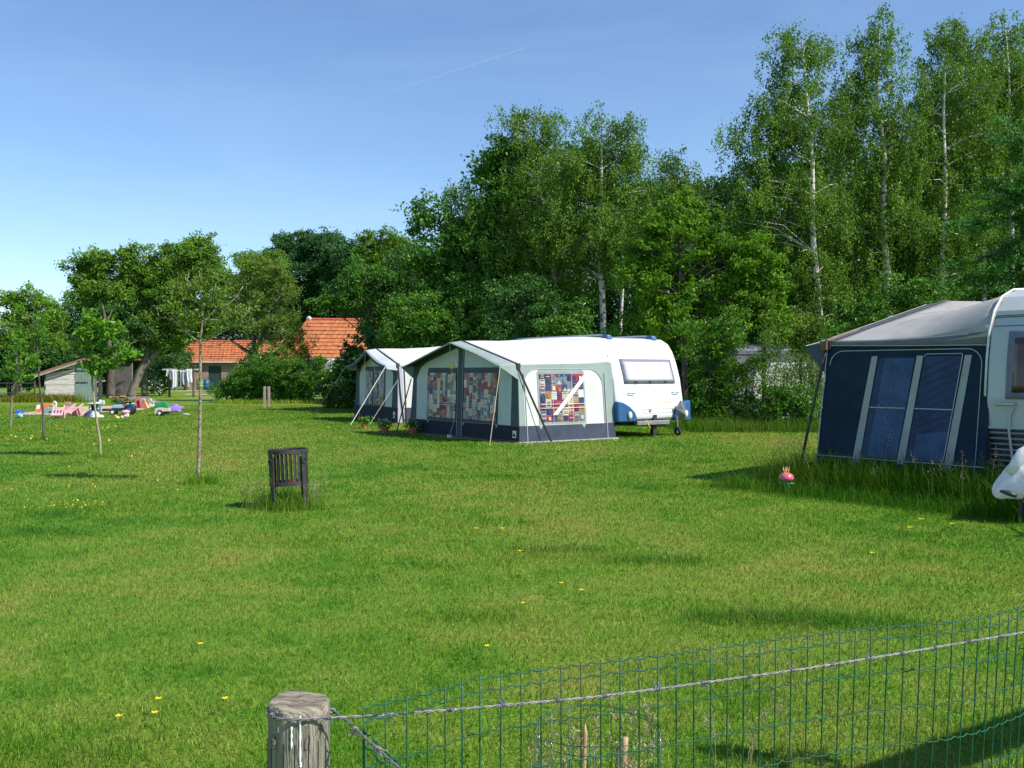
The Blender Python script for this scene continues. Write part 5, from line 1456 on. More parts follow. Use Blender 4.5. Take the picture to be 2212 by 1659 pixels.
def back_house():
    d = 112.0
    ox = X(870, d); root = thing('farmhouse', 'farmhouse with higher red tiled roof half hidden by trees right of the barn', 'house', (ox, d, 0))
    ze, zr = Z(735, d), Z(668, d); xl, xr = X(815, d) - ox, X(945, d) - ox
    mb = MB(); mb.box(((xl + xr) / 2, 3, ze / 2), (xr - xl, 6, ze)); mb.build('wall', [BRICK], root)
    mb = MB(); tiled(mb, (xl - .2, -.3, ze - .05), (xr + .2, -.3, ze - .05), (xr - 1.5, 3, zr), (xl + 1.5, 3, zr), 9, .09)
    mb.add([(xl + 1.5, 3, zr), (xr - 1.5, 3, zr), (xr, 6, ze), (xl, 6, ze)], [(0, 1, 2, 3)]); mb.build('roof', [TILE2], root)
    mb = MB(); mb.box((xr - 1.4, 2.2, zr - .8), (1.0, .2, .35)); mb.build('dormer_trim', [TRIMW], root)
back_house()

def shed():
    d = 57.0
    ox = X(150, d); root = thing('wooden_shed', 'old low shed of white boards with a faded green plank door and tiled roof edge', 'shed', (ox, d, 0), math.radians(20))
    q = lambda px, py, y=0: Vector((X(px, d) - ox, y, max(0, Z(py, d))))
    WB = mat('whitewashed_board', (.64, .60, .55), .85, .25, 3, col2=(.40, .37, .31), stretch=(.6, 1, 6))
    GD = mat('faded_green_plank', (.20, .29, .24), .85, .25, 4, col2=(.14, .20, .17), stretch=(6, 1, .7))
    DW = mat('dark_board', (.055, .05, .045), .9, .4, 4); GW = mat('grey_render', (.16, .15, .14), .9, .3, 3)
    RT = mat('old_red_tile', (.30, .13, .07), .85, .4, 2.5, col2=(.16, .10, .07))
    xa, xd0, xd1, xr = q(101, 0).x, q(161, 0).x, q(200, 0).x, q(286, 0).x
    zl, zm = Z(808, d), Z(781, d)
    roofz = lambda x: zl + (zm - zl) * min(1, (x - xa) / (q(176, 0).x - xa)) - max(0, (x - q(176, 0).x)) * .16
    mb = MB(); n = 8                                      # horizontal boards
    for i in range(n):
        z0, z1 = .06 + i * .29, .06 + (i + 1) * .29 - .012
        pts = []
        for x, z in ((xa, z0), (xd0, z0), (xd0, min(z1, roofz(xd0))), (xa, min(z1, roofz(xa)))):
            pts.append((x, -.02 * (i % 2), z))
        if z0 >= roofz(xd0): break
        if z0 > roofz(xa):
            t = xa + (z0 - roofz(xa)) / (roofz(xd0) - roofz(xa)) * (xd0 - xa)
            pts = [(t, 0, z0), (xd0, 0, z0), (xd0, 0, min(z1, roofz(xd0)))]
        mb.prism(pts, (0, .05, 0))
    mb.build('board_wall', [WB], root)
    mb = MB(); n = 6
    for i in range(n):
        a, b = xd0 + (xd1 - xd0) * i / n + .012, xd0 + (xd1 - xd0) * (i + 1) / n
        mb.box(((a + b) / 2, -.02 - .01 * (i % 2), 1.03), (b - a, .05, 2.0))
    dr = mb.build('door', [GD], root)
    mb = MB(); mb.box((xd0 + .35, -.07, 1.05), (.6, .03, .05)); mb.box((xd0 + .35, -.07, 1.7), (.6, .03, .05)); mb.build('hinge', [mat('rust_iron', (.05, .04, .035), .8, .3, 9)], dr)
    mb = MB(); mb.box((xa + .03, 1.6, roofz(xa) / 2), (.06, 3.2, roofz(xa))); mb.build('side_wall', [DW], root)
    xr = xd1 + .35
    mb = MB(); mb.box((xd1 + .06, .1, 1.0), (.14, .14, 2.0)); mb.build('corner_post', [GW], root)
    mb = MB(); mb.box((xr - .1, 1.8, .95), (.1, 3.2, 1.9)); mb.build('side_wall', [DW], root)
    d2 = 74.0; o2 = X(250, d2); r2 = thing('outbuilding', 'dark open-fronted outbuilding with grey wall behind the walnut trunks', 'outbuilding', (o2, d2, 0))
    k = lambda px, py: Vector((X(px, d2) - o2, 0, max(0, Z(py, d2))))
    zt = Z(778, d2)
    mb = MB(); mb.box(((k(244, 0).x + k(286, 0).x) / 2, 0, zt / 2), (k(286, 0).x - k(244, 0).x, .2, zt)); mb.build('grey_wall', [GW], r2)
    mb = MB(); mb.box(((k(196, 0).x + k(244, 0).x) / 2, 2.2, zt / 2), (k(244, 0).x - k(196, 0).x, .2, zt)); mb.build('back_wall', [DW], r2)
    mb = MB(); mb.prism([(k(190, 0).x, -.3, zt), (k(292, 0).x, -.3, zt), (k(292, 0).x, -.3, zt + .12), (k(190, 0).x, -.3, zt + .12)], (0, 3.2, 0)); mb.build('roof', [RT], r2)
    mb = MB(); mb.box(((k(200, 0).x + k(228, 0).x) / 2, -.05, .95), (k(228, 0).x - k(200, 0).x, .05, .12), rot=Matrix.Rotation(math.radians(-8), 3, 'Y')); mb.build('rail', [WB], r2)
    mb = MB()
    for x0, x1 in ((q(82, 0).x, q(176, 0).x), (q(176, 0).x, xr + .3)):
        z0, z1 = roofz(x0) + .08, roofz(x1) + .08
        if x0 < xa: z0 = roofz(xa) - (xa - x0) * .30 + .06
        mb.prism([(x0, -.35, z0), (x1, -.35, z1), (x1, -.35, z1 + .10), (x0, -.35, z0 + .10)], (0, 4.2, 0))
    rf = mb.build('roof', [RT], root, bevel=.02)
    mb = MB(); x0, x1 = q(82, 0).x, q(176, 0).x; z0, z1 = roofz(xa) - (xa - x0) * .30 + .05, roofz(x1) + .07
    mb.prism([(x0, -.38, z0 - .10), (x1, -.38, z1 - .10), (x1, -.38, z1), (x0, -.38, z0)], (0, .04, 0)); mb.build('barge_board', [mat('grey_barge', (.34, .31, .27), .85, .2, 5)], rf)
shed()

def barrel(px, py, label, m):
    x, y, _ = G(px, py); root = thing('barrel', label, 'barrel', (x, y, 0), group='plastic barrels by the brick wing')
    mb = MB(); mb.lathe([(.25, 0), (.29, .05), (.30, .3), (.315, .32), (.30, .34), (.30, .6), (.315, .62), (.30, .64), (.29, .88), (.26, .93), (.001, .93)], 20); mb.build('drum', [m], root, True)
    mb = MB(); mb.lathe([(.27, .90), (.275, .96), (.001, .965)], 20); mb.build('lid', [DKPL], root)
barrel(446, 842.8, 'blue plastic barrel by the brick wing', BLUEPL)
barrel(432, 842.9, 'green plastic barrel left of the blue barrel', mat('green_barrel', (.16, .33, .08), .5, .2, 4))

# ---- washing line
LINEN = [mat('white_linen', (.78, .78, .82), .8, .05, 4, trans=.25), mat('grey_linen', (.30, .33, .36), .8, .1, 4, trans=.2), mat('lilac_linen', (.52, .50, .66), .8, .08, 4, trans=.2)]
LD = 66.0
def line_post(px, py, label):
    x, y = X(px, LD), LD
    root = thing('line_post', label, 'post', (x, y, 0), group='washing line posts')
    mb = MB(); mb.tube([(0, 0, 0), (0, 0, 1.85)], .07, 8); mb.build('pole', [BARK], root)
    mb = MB(); mb.box((0, 0, 1.8), (.9, .08, .08)); mb.build('crossbar', [TRIMW], root)
line_post(366, 850, 'washing line post by the blossoming shrub'); line_post(418, 850, 'washing line post at the right end of the laundry')
mb = MB()
for y in (-.35, .35): mb.tube([(X(366, LD), LD + y, 1.84), (X(392, LD), LD + y, 1.72), (X(418, LD), LD + y, 1.84)], .012, 5)
tag(mb.build('washing_line', [GUT]), 'double washing line strung between two posts in the yard', 'washing line')
def cloth(px0, px1, z1, z0, m, label, name='laundry', cat='laundry', taper=.0, seed=1, y=0.0):
    r = random.Random(seed); x0, x1 = X(px0, LD), X(px1, LD); c = (x0 + x1) / 2
    mb = MB()
    ph = r.uniform(0, 6)
    mb.grid(lambda a, b: (c + (x0 + (x1 - x0) * a - c) * (1 - taper * b) + .05 * b * math.sin(ph + b * 3), LD + y + .5 * (x0 + (x1 - x0) * a - c) + .06 * math.sin(a * 9 + ph) * b + .04 * math.sin(a * 17 + ph), z1 + (z0 - z1) * b * (1 + .07 * math.sin(a * 7 + ph))), 12, 10)
    return tag(mb.build(name, [m], None, True, solid=.012), label, cat, 'washing on the line')
cloth(375, 387.5, 1.76, .55, LINEN[0], 'large white sheet hanging on the washing line', seed=1, y=-.35)
cloth(371.5, 375.5, 1.8, 1.1, LINEN[2], 'lilac cloth left of the large white sheet on the line', seed=2, y=-.35, taper=.2)
cloth(387, 394, 1.75, .95, LINEN[1], 'grey-green towel right of the large white sheet', seed=3, y=.35)
cloth(393, 398.5, 1.74, .6, LINEN[0], 'white trousers hanging low beside the grey-green towel', seed=4, y=-.35, taper=.35)
cloth(399, 408, 1.75, .75, LINEN[2], 'pale lilac shirt near the right end of the washing', seed=5, y=-.35, taper=.3)
cloth(408.5, 418, 1.80, .9, LINEN[0], 'white shirt at the right end of the washing line', seed=6, y=-.35, taper=.25)
cloth(363.5, 368.5, 1.80, 1.35, LINEN[0], 'small white cloth at the left end of the washing line', seed=7, y=-.35, taper=.3)

# paired wooden posts
def field_post(px, label, tilt):
    x, y, _ = G(px, 879.5)
    mb = MB(); mb.box((0, 0, .47), (.13, .12, .94)); mb.box((0, 0, .945), (.11, .10, .02))
    o = mb.build('wooden_post', [mat('weathered_wood', (.34, .29, .23), .9, .35, 5, col2=(.20, .165, .13), stretch=(5, 5, .6), bump=.3)], None, bevel=.008)
    o.location = (x, y, 0); o.rotation_euler = (0, tilt, .3); tag(o, label, 'post', 'pair of wooden posts in front of the hedge')
field_post(571, 'left one of the two weathered posts standing in front of the hedge', .02); field_post(581, 'right one of the two weathered posts standing in front of the hedge', -.01)

def left_fence():
    d = 63; root = thing('wire_fence', 'low wire fence with thin posts at the left edge behind the young trees', 'fence', (X(-10, d), d, 0))
    L = X(75, d) - X(-10, d)
    for i in range(3):
        mb = MB(); mb.box((i * L / 2, 0, .55), (.09, .09, 1.1)); mb.build('post', [BARK], root)
    mb = MB()
    for z in (.35, .65, .95): mb.tube([(0, 0, z), (L, 0, z)], .012, 4)
    mb.build('wire', [GALV], root)
left_fence()

# ------------------------------------------------------------------ toys on the sand
PINK = mat('pink_plastic', (.78, .38, .42), .4, .1, 3, coat=.2); ORANGE = mat('orange_plastic', (.62, .15, .04), .4, .1, 3, coat=.2); REDP = mat('coral_plastic', (.62, .14, .13), .4, .1, 3, coat=.2)
TURQ = mat('turquoise_plastic', (.25, .50, .52), .4, .1, 3, coat=.2); TEAL = mat('teal_plastic', (.09, .25, .29), .45, .12, 3, coat=.2); WPL = mat('white_plastic', (.74, .73, .70), .4, .06, 3, coat=.2)
GREENP = mat('green_plastic', (.02, .30, .12), .4, .1, 3, coat=.2); PURP = mat('purple_vinyl', (.32, .20, .58), .25, .1, 3, coat=.4); YELP = mat('yellow_plastic', (.72, .56, .10), .4, .1, 3, coat=.2)
MAG = mat('magenta_plastic', (.38, .03, .12), .5, .2, 3); SKYP = mat('light_blue_plastic', (.30, .48, .70), .35, .1, 3, coat=.2); NAVYCL = mat('navy_cloth', (.03, .03, .12), .8, .2, 4); CREAMP = mat('cream_plastic', (.66, .60, .48), .45, .1, 3)
def at(xf, yf): return GF(xf, yf)
def toy(name, label, cat, xf, yf, rotz=0.0, group='toys left on the sand'):
    return thing(name, label, cat, at(xf, yf), rotz, group)

def chair_parts(root, tilt=None, s=1.0, lift=0):
    R = (Matrix.Rotation(tilt, 4, 'X') if tilt else Matrix.Identity(4))
    def fin(mb, name):
        mb.v = [tuple((R @ (Vector(p) * s)) + Vector((0, 0, lift))) for p in mb.v]; return mb.build(name, [PINK], root, bevel=.008)
    mb = MB(); mb.box((0, 0, .27), (.36, .34, .035)); fin(mb, 'seat')
    mb = MB()
    for x in (-.15, -.05, .05, .15): mb.box((x, .17, .45), (.045, .03, .32))
    mb.box((0, .17, .64), (.37, .035, .16)); mb.box((0, .17, .33), (.36, .03, .04)); fin(mb, 'backrest')
    for x in (-.16, .16):
        mb = MB(); mb.box((x, -.14, .13), (.05, .05, .27)); fin(mb, 'leg')
        mb = MB(); mb.box((x, .15, .13), (.05, .05, .27)); fin(mb, 'leg')
        mb = MB(); mb.box((x * 1.12, 0, .42), (.05, .36, .035)); mb.box((x * 1.12, -.15, .34), (.045, .045, .16)); fin(mb, 'armrest')
t = toy('toy_chair', 'pink children\'s chair tipped on its back, leftmost of the pink chairs', 'toy chair', 152, 1058, .25); chair_parts(t, math.radians(-122) + math.pi, 1.0, .55) if False else chair_parts(t, math.radians(118), 1.0, .30)
t = toy('toy_chair', 'pink children\'s chair standing upright on the sand', 'toy chair', 177, 1048, 2.9); chair_parts(t, None, .66)
t = toy('toy_chair', 'pink children\'s chair tipped on its back, right of the upright pink chair', 'toy chair', 204, 1053, -.3); chair_parts(t, math.radians(116), 1.05, .30)

t = toy('toy_truck', 'orange toy digger with a white cab at the left of the toys', 'toy truck', 115, 1044, .3); t.scale = (0.8,) * 3
mb = MB(); mb.prism([(-.25, -.16, .08), (.20, -.16, .08), (.26, -.16, .22), (.18, -.16, .30), (.15, -.16, .46), (-.05, -.16, .46), (-.20, -.16, .34)], (0, .32, 0)); mb.build('body', [ORANGE], t, bevel=.03)
mb = MB(); mb.prism([(-.44, -.15, .06), (-.24, -.15, .06), (-.26, -.15, .40), (-.40, -.15, .36)], (0, .30, 0)); mb.build('cab', [WPL], t, bevel=.03)
mb = MB(); mb.tube([(.05, -.05, .40), (.28, -.08, .38), (.40, -.08, .26), (.36, -.08, .16)], .035, 8); mb.build('arm', [mat('amber_plastic', (.72, .30, .06), .4, .1, 3)], t, True)
for x in (-.3, .1):
    mb = MB(); mb.lathe([(.001, -.05), (.10, -.05), (.10, .05), (.001, .05)], 14, (x, -.18, .10), rot=Matrix.Rotation(math.radians(90), 3, 'X')); mb.build('wheel', [ORANGE], t)

t = toy('toy_rocker', 'turquoise toy rocker with a white loop handle behind the tipped pink chair', 'toy rocker', 128, 1047, -.2); t.scale = (0.7,) * 3
mb = MB(); out = []
for i in range(13):
    a = math.pi * i / 12; out.append((-.38 * math.cos(a), -.14, .02 + .34 * math.sin(a) ** .8))
inn = [(.16, -.14, .02), (.14, -.14, .12), (.06, -.14, .17), (-.04, -.14, .12), (-.06, -.14, .02)]
mb.prism(out + inn, (0, .28, 0)); mb.build('body', [TURQ], t, bevel=.012)
mb = MB(); mb.tube([(.16, 0, .25), (.16, 0, .58), (.22, 0, .67), (.30, 0, .67), (.35, 0, .58), (.34, 0, .20)], .045, 8); mb.build('handle', [WPL], t, True)

t = toy('toy_kitchen', 'teal toy kitchen with a white worktop behind the white cloth heap', 'toy kitchen', 241, 1046, .12); t.scale = (0.75,) * 3
mb = MB(); mb.box((-.21, 0, .26), (.08, .34, .46)); mb.box((.21, 0, .26), (.08, .34, .46)); mb.box((0, .15, .26), (.34, .04, .46)); mb.box((0, 0, .08), (.34, .34, .10)); mb.box((0, -.14, .45), (.34, .03, .06)); mb.build('cabinet', [TEAL], t, bevel=.01)
mb = MB(); mb.box((0, 0, .515), (.56, .42, .05)); mb.box((.02, .05, .56), (.30, .25, .04)); mb.build('worktop', [WPL], t, bevel=.015)
mb = MB(); mb.box((0, .10, .27), (.33, .02, .30)); mb.build('niche', [mat('niche_dark', (.02, .03, .05), .7, .2, 4)], t)
mb = MB(); mb.ball((-.19, -.19, .25), .04, 10, 6); mb.ball((.19, -.19, .25), .04, 10, 6); mb.build('knob', [WPL], t, True)

t = toy('toy_oven', 'small white toy oven with a square window at the back of the sand', 'toy', 258, 1026.5, .1); t.scale = (0.5,) * 3
mb = MB(); mb.box((0, 0, .30), (.48, .32, .36)); mb.box((-.14, -.05, .06), (.10, .12, .12)); mb.box((.14, -.05, .06), (.10, .12, .12)); mb.box((-.15, 0, .52), (.2, .25, .09)); mb.build('body', [WPL], t, bevel=.025)
mb = MB(); mb.box((.10, -.17, .30), (.16, .02, .18)); mb.build('window', [mat('grey_window', (.30, .36, .36), .4, .1, 4)], t)

t = toy('cloth_heap', 'crumpled white cloth with a navy end lying in front of the toy kitchen', 'cloth', 238, 1056.5, 0)
def heap(mb, c, rx, ry, h, seed):
    r = random.Random(seed); ph = [r.uniform(0, 6) for _ in range(6)]
    def fn(a, b):
        th = a * 2 * math.pi; rr = b
        k = 1 + .18 * math.sin(3 * th + ph[0]) + .1 * math.sin(7 * th + ph[1])
        z = h * (1 - rr ** 2.2) * (1 + .25 * math.sin(5 * th + ph[2]) * rr + .15 * math.sin(9 * th + 6 * rr + ph[3]))
        return (c[0] + rx * rr * k * math.cos(th), c[1] + ry * rr * k * math.sin(th), max(.0, z) + .005)
    mb.grid(fn, 28, 8)
mb = MB(); heap(mb, (.02, 0), .19, .18, .20, 2); heap(mb, (.24, .05), .10, .10, .08, 3); mb.build('white_cloth', [LINEN[0]], t, True)
mb = MB(); heap(mb, (-.24, .12), .16, .14, .20, 4); mb.build('navy_cloth', [NAVYCL], t, True)

t = toy('rubber_ring', 'small dark rubber ring lying on the sand', 'rubber ring', 271.5, 1041, 0)
mb = MB(); mb.ring((0, 0, .06), .16, .05, 24, 8); mb.build('ring', [RUBBER], t, True)

t = toy('toy_tractor', 'blue pedal tractor with black wheels facing left', 'toy tractor', 309, 1050, math.radians(8))
mb = MB(); mb.prism([(-.36, -.09, .24), (-.02, -.09, .24), (.02, -.09, .40), (-.34, -.09, .36)], (0, .18, 0)); mb.build('bonnet', [SKYP], t, bevel=.03)
mb = MB(); mb.box((-.12, 0, .20), (.50, .14, .10)); mb.box((.15, 0, .22), (.30, .10, .10)); mb.build('chassis', [STEELDK], t)
mb = MB(); mb.box((.18, 0, .31), (.20, .20, .05)); mb.prism([(.24, -.10, .33), (.30, -.10, .33), (.34, -.10, .52), (.29, -.10, .52)], (0, .2, 0)); mb.build('seat', [RUBBER], t, bevel=.015)
mb = MB(); mb.ring((.0, 0, .50), .09, .016, 18, 6, rot=Matrix.Rotation(.5, 3, 'Y')); mb.tube([(-.06, 0, .38), (0, 0, .50)], .014, 6); mb.build('steering_wheel', [RUBBER], t, True)
for y in (-.20, .20):
    mb = MB(); pts = []
    for i in range(9):
        a = math.radians(20 + 140 * i / 8); pts.append((.30 + .23 * math.cos(a), y - .05, .18 + .23 * math.sin(a)))
    for i in range(8, -1, -1):
        a = math.radians(20 + 140 * i / 8); pts.append((.30 + .19 * math.cos(a), y - .05, .18 + .19 * math.sin(a)))
    mb.prism(pts, (0, .10, 0)); mb.build('fender', [BLUEPL], t, bevel=.008)
    for x, R, mm in ((.30, .18, RUBBER), (-.30, .11, RUBBER)):
        mb = MB(); mb.lathe([(.001, -.05), (R * .55, -.05), (R * .95, -.045), (R, 0), (R * .95, .045), (R * .55, .05), (.001, .05)], 22, (x, y, R), rot=Matrix.Rotation(math.radians(90), 3, 'X')); wh = mb.build('wheel', [mm], t, True)
        mb = MB(); mb.lathe([(.001, -.062), (R * .5, -.056), (R * .52, .056), (.001, .062)], 16, (x, y, R), rot=Matrix.Rotation(math.radians(90), 3, 'X')); mb.build('hub', [WPL if x < 0 else BLUEPL], wh)

t = toy('toy_stool', 'pink and white toy seat in front of the blue tractor', 'toy', 318, 1055.5, .2)
mb = MB(); mb.lathe([(.001, .14), (.11, .14), (.13, .18), (.10, .24), (.001, .26)], 16, sx=1.2); mb.build('top', [PINK], t, True)
mb = MB(); mb.box((.03, 0, .075), (.17, .16, .15)); mb.build('base', [WPL], t, bevel=.03)
mb = MB(); mb.box((-.09, 0, .08), (.08, .15, .15)); mb.build('side', [MAG], t, bevel=.02)
t = toy('toy_duck', 'tiny yellow toy duck on the grass in front of the tractor', 'toy', 297, 1061, 0)
mb = MB(); mb.ball((0, 0, .05), .06, 10, 6, sx=1.4); mb.ball((-.06, 0, .12), .035, 10, 6); mb.build('body', [YELP], t, True); mb = MB(); mb.lathe([(.02, 0), (.001, .05)], 8, (-.09, 0, .12), rot=Matrix.Rotation(math.radians(-90), 3, 'Y')); mb.build('beak', [ORANGE], t)
t = toy('toy_cup', 'pale yellow toy cup lying beside the tiny yellow duck', 'toy', 304.5, 1060, 0)
mb = MB(); mb.lathe([(.03, 0), (.045, .10), (.04, .10), (.026, .01), (.001, .01)], 14, (0, 0, .045), rot=Matrix.Rotation(math.radians(80), 3, 'Y')); mb.ring((.05, 0, .09), .03, .008, 12, 5, 'Y'); mb.build('cup', [CREAMP], t, True)
t = toy('toy_bucket', 'orange toy bucket behind the blue tractor', 'toy', 322, 1038, 0)
mb = MB(); mb.lathe([(.10, 0), (.14, .24), (.15, .25), (.13, .24), (.09, .02), (.001, .02)], 18); mb.ring((0, 0, .22), .16, .012, 20, 5, 'Y'); mb.build('bucket', [ORANGE], t, True)
t = toy('toy_tray', 'pale green toy tray at the back of the sand, right of the tractor', 'toy', 333, 1030, .2)
mb = MB(); mb.prism([(-.3, -.15, 0), (.3, -.15, 0), (.34, -.15, .22), (-.20, -.15, .16)], (0, .3, 0)); mb.build('tray', [mat('pale_green_plastic', (.48, .56, .36), .5, .1, 4)], t, bevel=.02)

t = toy('toy_playhouse', 'coral red toy playhouse front with an arched doorway', 'toy playhouse', 350, 1034, .05); t.scale = (0.45,) * 3
mb = MB(); out = [(-.30, -.12, 0), (-.30, -.12, .90), (-.24, -.12, .98), (.24, -.12, .98), (.30, -.12, .90), (.30, -.12, 0), (.17, -.12, 0), (.17, -.12, .70), (.08, -.12, .80), (-.08, -.12, .80), (-.17, -.12, .70), (-.17, -.12, 0)]
mb.prism(out, (0, .24, 0)); mb.build('frame', [REDP], t, bevel=.02)
mb = MB(); mb.box((0, .10, .40), (.36, .03, .80)); mb.build('back_panel', [MAG], t)
mb = MB(); mb.box((-.40, .02, .08), (.36, .34, .16)); mb.build('step', [ORANGE], t, bevel=.03)
t = toy('toy_slide', 'red and yellow toy slide with a cream hoop right of the playhouse', 'toy slide', 364, 1034, 0); t.scale = (0.45,) * 3
mb = MB(); mb.prism([(-.30, -.15, .02), (.36, -.15, .02), (.34, -.15, .12), (.12, -.15, .72), (.02, -.15, .74), (-.02, -.15, .45), (-.30, -.15, .36)], (0, .30, 0)); mb.build('chute', [REDP], t, bevel=.03)
mb = MB(); mb.prism([(.16, -.17, .66), (.22, -.17, .66), (.46, -.17, .04), (.36, -.17, .04)], (0, .34, 0)); mb.build('rail', [YELP], t, bevel=.02)
mb = MB(); mb.tube([(-.26, 0, .34), (-.26, 0, .82), (-.16, 0, .94), (.06, 0, .94), (.14, 0, .82), (.14, 0, .55)], .05, 8); mb.build('hoop', [CREAMP], t, True)
t = toy('toy_car', 'white ride-on toy car with a loop backrest', 'toy car', 386, 1033.5, -.1); t.scale = (0.45,) * 3
mb = MB(); mb.prism([(-.40, -.16, .10), (.42, -.16, .10), (.40, -.16, .20), (.10, -.16, .40), (-.10, -.16, .36), (-.18, -.16, .48), (-.38, -.16, .48)], (0, .32, 0)); mb.build('body', [WPL], t, bevel=.04)
for y in (-.1, .12):
    mb = MB(); mb.tube([(-.36, y, .42), (-.38, y, .82), (-.30, y, .92), (-.18, y, .92), (-.12, y, .80), (-.14, y, .46)], .04, 8); mb.build('backrest_loop', [CREAMP], t, True)
mb = MB(); mb.tube([(.16, 0, .36), (.10, 0, .60)], .03, 8); mb.ring((.10, 0, .62), .13, .03, 18, 8); mb.build('steering_wheel', [WPL], t, True)
for x in (-.26, .27):
    for y in (-.17, .17):
        mb = MB(); mb.lathe([(.001, -.04), (.10, -.04), (.10, .04), (.001, .04)], 14, (x, y, .10), rot=Matrix.Rotation(math.radians(90), 3, 'X')); mb.build('wheel', [YELP], t)

t = toy('toy_trailer', 'white toy trailer with a tipped green tray and a black wheel', 'toy trailer', 410, 1052.5, .05); t.scale = (0.8,) * 3
mb = MB(); out = [(-.30, -.15, .14), (-.26, -.15, .34), (-.12, -.15, .40), (.36, -.15, .36), (.36, -.15, .22), (.06, -.15, .20)]
for i in range(7):
    a = math.radians(20 + 130 * i / 6); out.append((-.06 + .15 * math.cos(a), -.15, .13 + .15 * math.sin(a)))
out.append((-.24, -.15, .02)); mb.prism(out, (0, .30, 0)); mb.build('body', [CREAMP], t, bevel=.012)
mb = MB(); mb.prism([(-.42, -.17, .36), (.10, -.17, .44), (.34, -.17, .42), (.22, -.17, .62), (.12, -.17, .66), (-.30, -.17, .58), (-.28, -.17, .50)], (0, .34, 0)); mb.build('tray', [GREENP], t, bevel=.02)
mb = MB(); mb.box((.10, .0, .14), (.40, .24, .12)); mb.build('underside', [STEELDK], t)
for y in (-.19, .19):
    mb = MB(); mb.lathe([(.001, -.04), (.07, -.04), (.125, -.036), (.13, 0), (.125, .036), (.07, .04), (.001, .04)], 20, (-.06, y, .13), rot=Matrix.Rotation(math.radians(90), 3, 'X')); wh = mb.build('wheel', [RUBBER], t, True)
    mb = MB(); mb.lathe([(.001, -.05), (.068, -.045), (.07, .045), (.001, .05)], 16, (-.06, y, .13), rot=Matrix.Rotation(math.radians(90), 3, 'X')); mb.build('hub', [WPL], wh)

t = toy('inflatable_star', 'purple inflatable toy star leaning on the toy trailer', 'inflatable', 444, 1050, 0); t.scale = (1.05, .85, .85)
def star(mb, R, r, th, n=5):
    vs = []
    for i in range(2 * n):
        a = math.pi * i / n + .35; q = R if i % 2 == 0 else r
        vs.append((q * math.cos(a), 0, q * math.sin(a)))
    k = len(vs); c0, c1 = (0, -th, 0), (0, th, 0)
    inner = [(p[0] * .55, -th * .85, p[2] * .55) for p in vs]; inner2 = [(p[0] * .55, th * .85, p[2] * .55) for p in vs]
    o = [c0, c1] + inner + inner2 + vs; f = []
    for i in range(k):
        j = (i + 1) % k
        f += [(0, 2 + j, 2 + i), (1, 2 + k + i, 2 + k + j), (2 + i, 2 + j, 2 + 2 * k + j, 2 + 2 * k + i), (2 + k + j, 2 + k + i, 2 + 2 * k + i, 2 + 2 * k + j)]
    mb.add([(p[0] * 1.15, p[1] + p[2] * .35, p[2] * .8 + .28) for p in o], f)
mb = MB(); star(mb, .40, .19, .10); mb.build('star', [PURP], t, True, subsurf=2)
t = toy('plastic_bottle', 'clear plastic bottle lying on the grass right of the purple star', 'bottle', 471, 1051, .2, None)
mb = MB(); mb.lathe([(.001, 0), (.035, .005), (.035, .19), (.014, .24), (.014, .27), (.001, .27)], 14, (-.13, 0, .037), rot=Matrix.Rotation(math.radians(90), 3, 'Y')); mb.build('bottle', [mat('clear_grey_plastic', (.50, .54, .58), .15, .1, 4, coat=.5)], t, True)
t = toy('toy_scoop', 'blue toy sand scoop at the left end of the sand', 'toy', 51, 1046.5, .1)
mb = MB(); mb.prism([(-.18, -.1, .01), (.10, -.1, .01), (.14, -.1, .10), (-.14, -.1, .13)], (0, .2, 0)); mb.tube([(.12, 0, .06), (.34, 0, .07)], .025, 8); mb.build('scoop', [mat('bright_blue_plastic', (.06, .16, .60), .4, .1, 4)], t, bevel=.01)
t = toy('toy_cup', 'pale turquoise toy cup lying on the grass below the blue scoop', 'toy', 47, 1059, 0)
mb = MB(); mb.lathe([(.06, 0), (.085, .16), (.07, .16), (.05, .01), (.001, .01)], 14, (-.05, 0, .085), rot=Matrix.Rotation(math.radians(75), 3, 'Y')); mb.build('cup', [TURQ], t, True)
t = thing('rubble_heap', 'low heap of earth and broken red brick at the foot of the walnut', 'heap', at(345, 1022))
mb = MB(); heap(mb, (0, 0), 1.2, .6, .34, 9); mb.build('earth', [mat('grey_earth', (.16, .14, .11), .95, .4, 4, bump=.6, bscale=12)], t, True)
mb = MB(); r = random.Random(2)
for i in range(7): mb.box((-.9 + r.uniform(-.3, .3), -.2 + r.uniform(-.2, .2), .26 + r.uniform(0, .2)), (.22, .11, .08), Matrix.Rotation(r.uniform(0, 3), 3, 'Z') @ Matrix.Rotation(r.uniform(-.4, .4), 3, 'X'))
mb.build('brick_rubble', [mat('old_brick', (.36, .16, .11), .9, .3, 6)], t)
tree('weed_clump', 'green weeds at the foot of the walnut trunks behind the sand', 'weeds', 52, [(262, None, .02), (262, 868, .015), (262, 860, .006)], [(262, 866, 16, 9), (250, 868, 14, 7), (276, 868, 16, 7), (292, 866, 12, 6)], HEDGE, BARK, 501, dens=26, rad=.16, nleaf=50, size=.08, wr=.5, crown_name='foliage', trunk_name='stem')

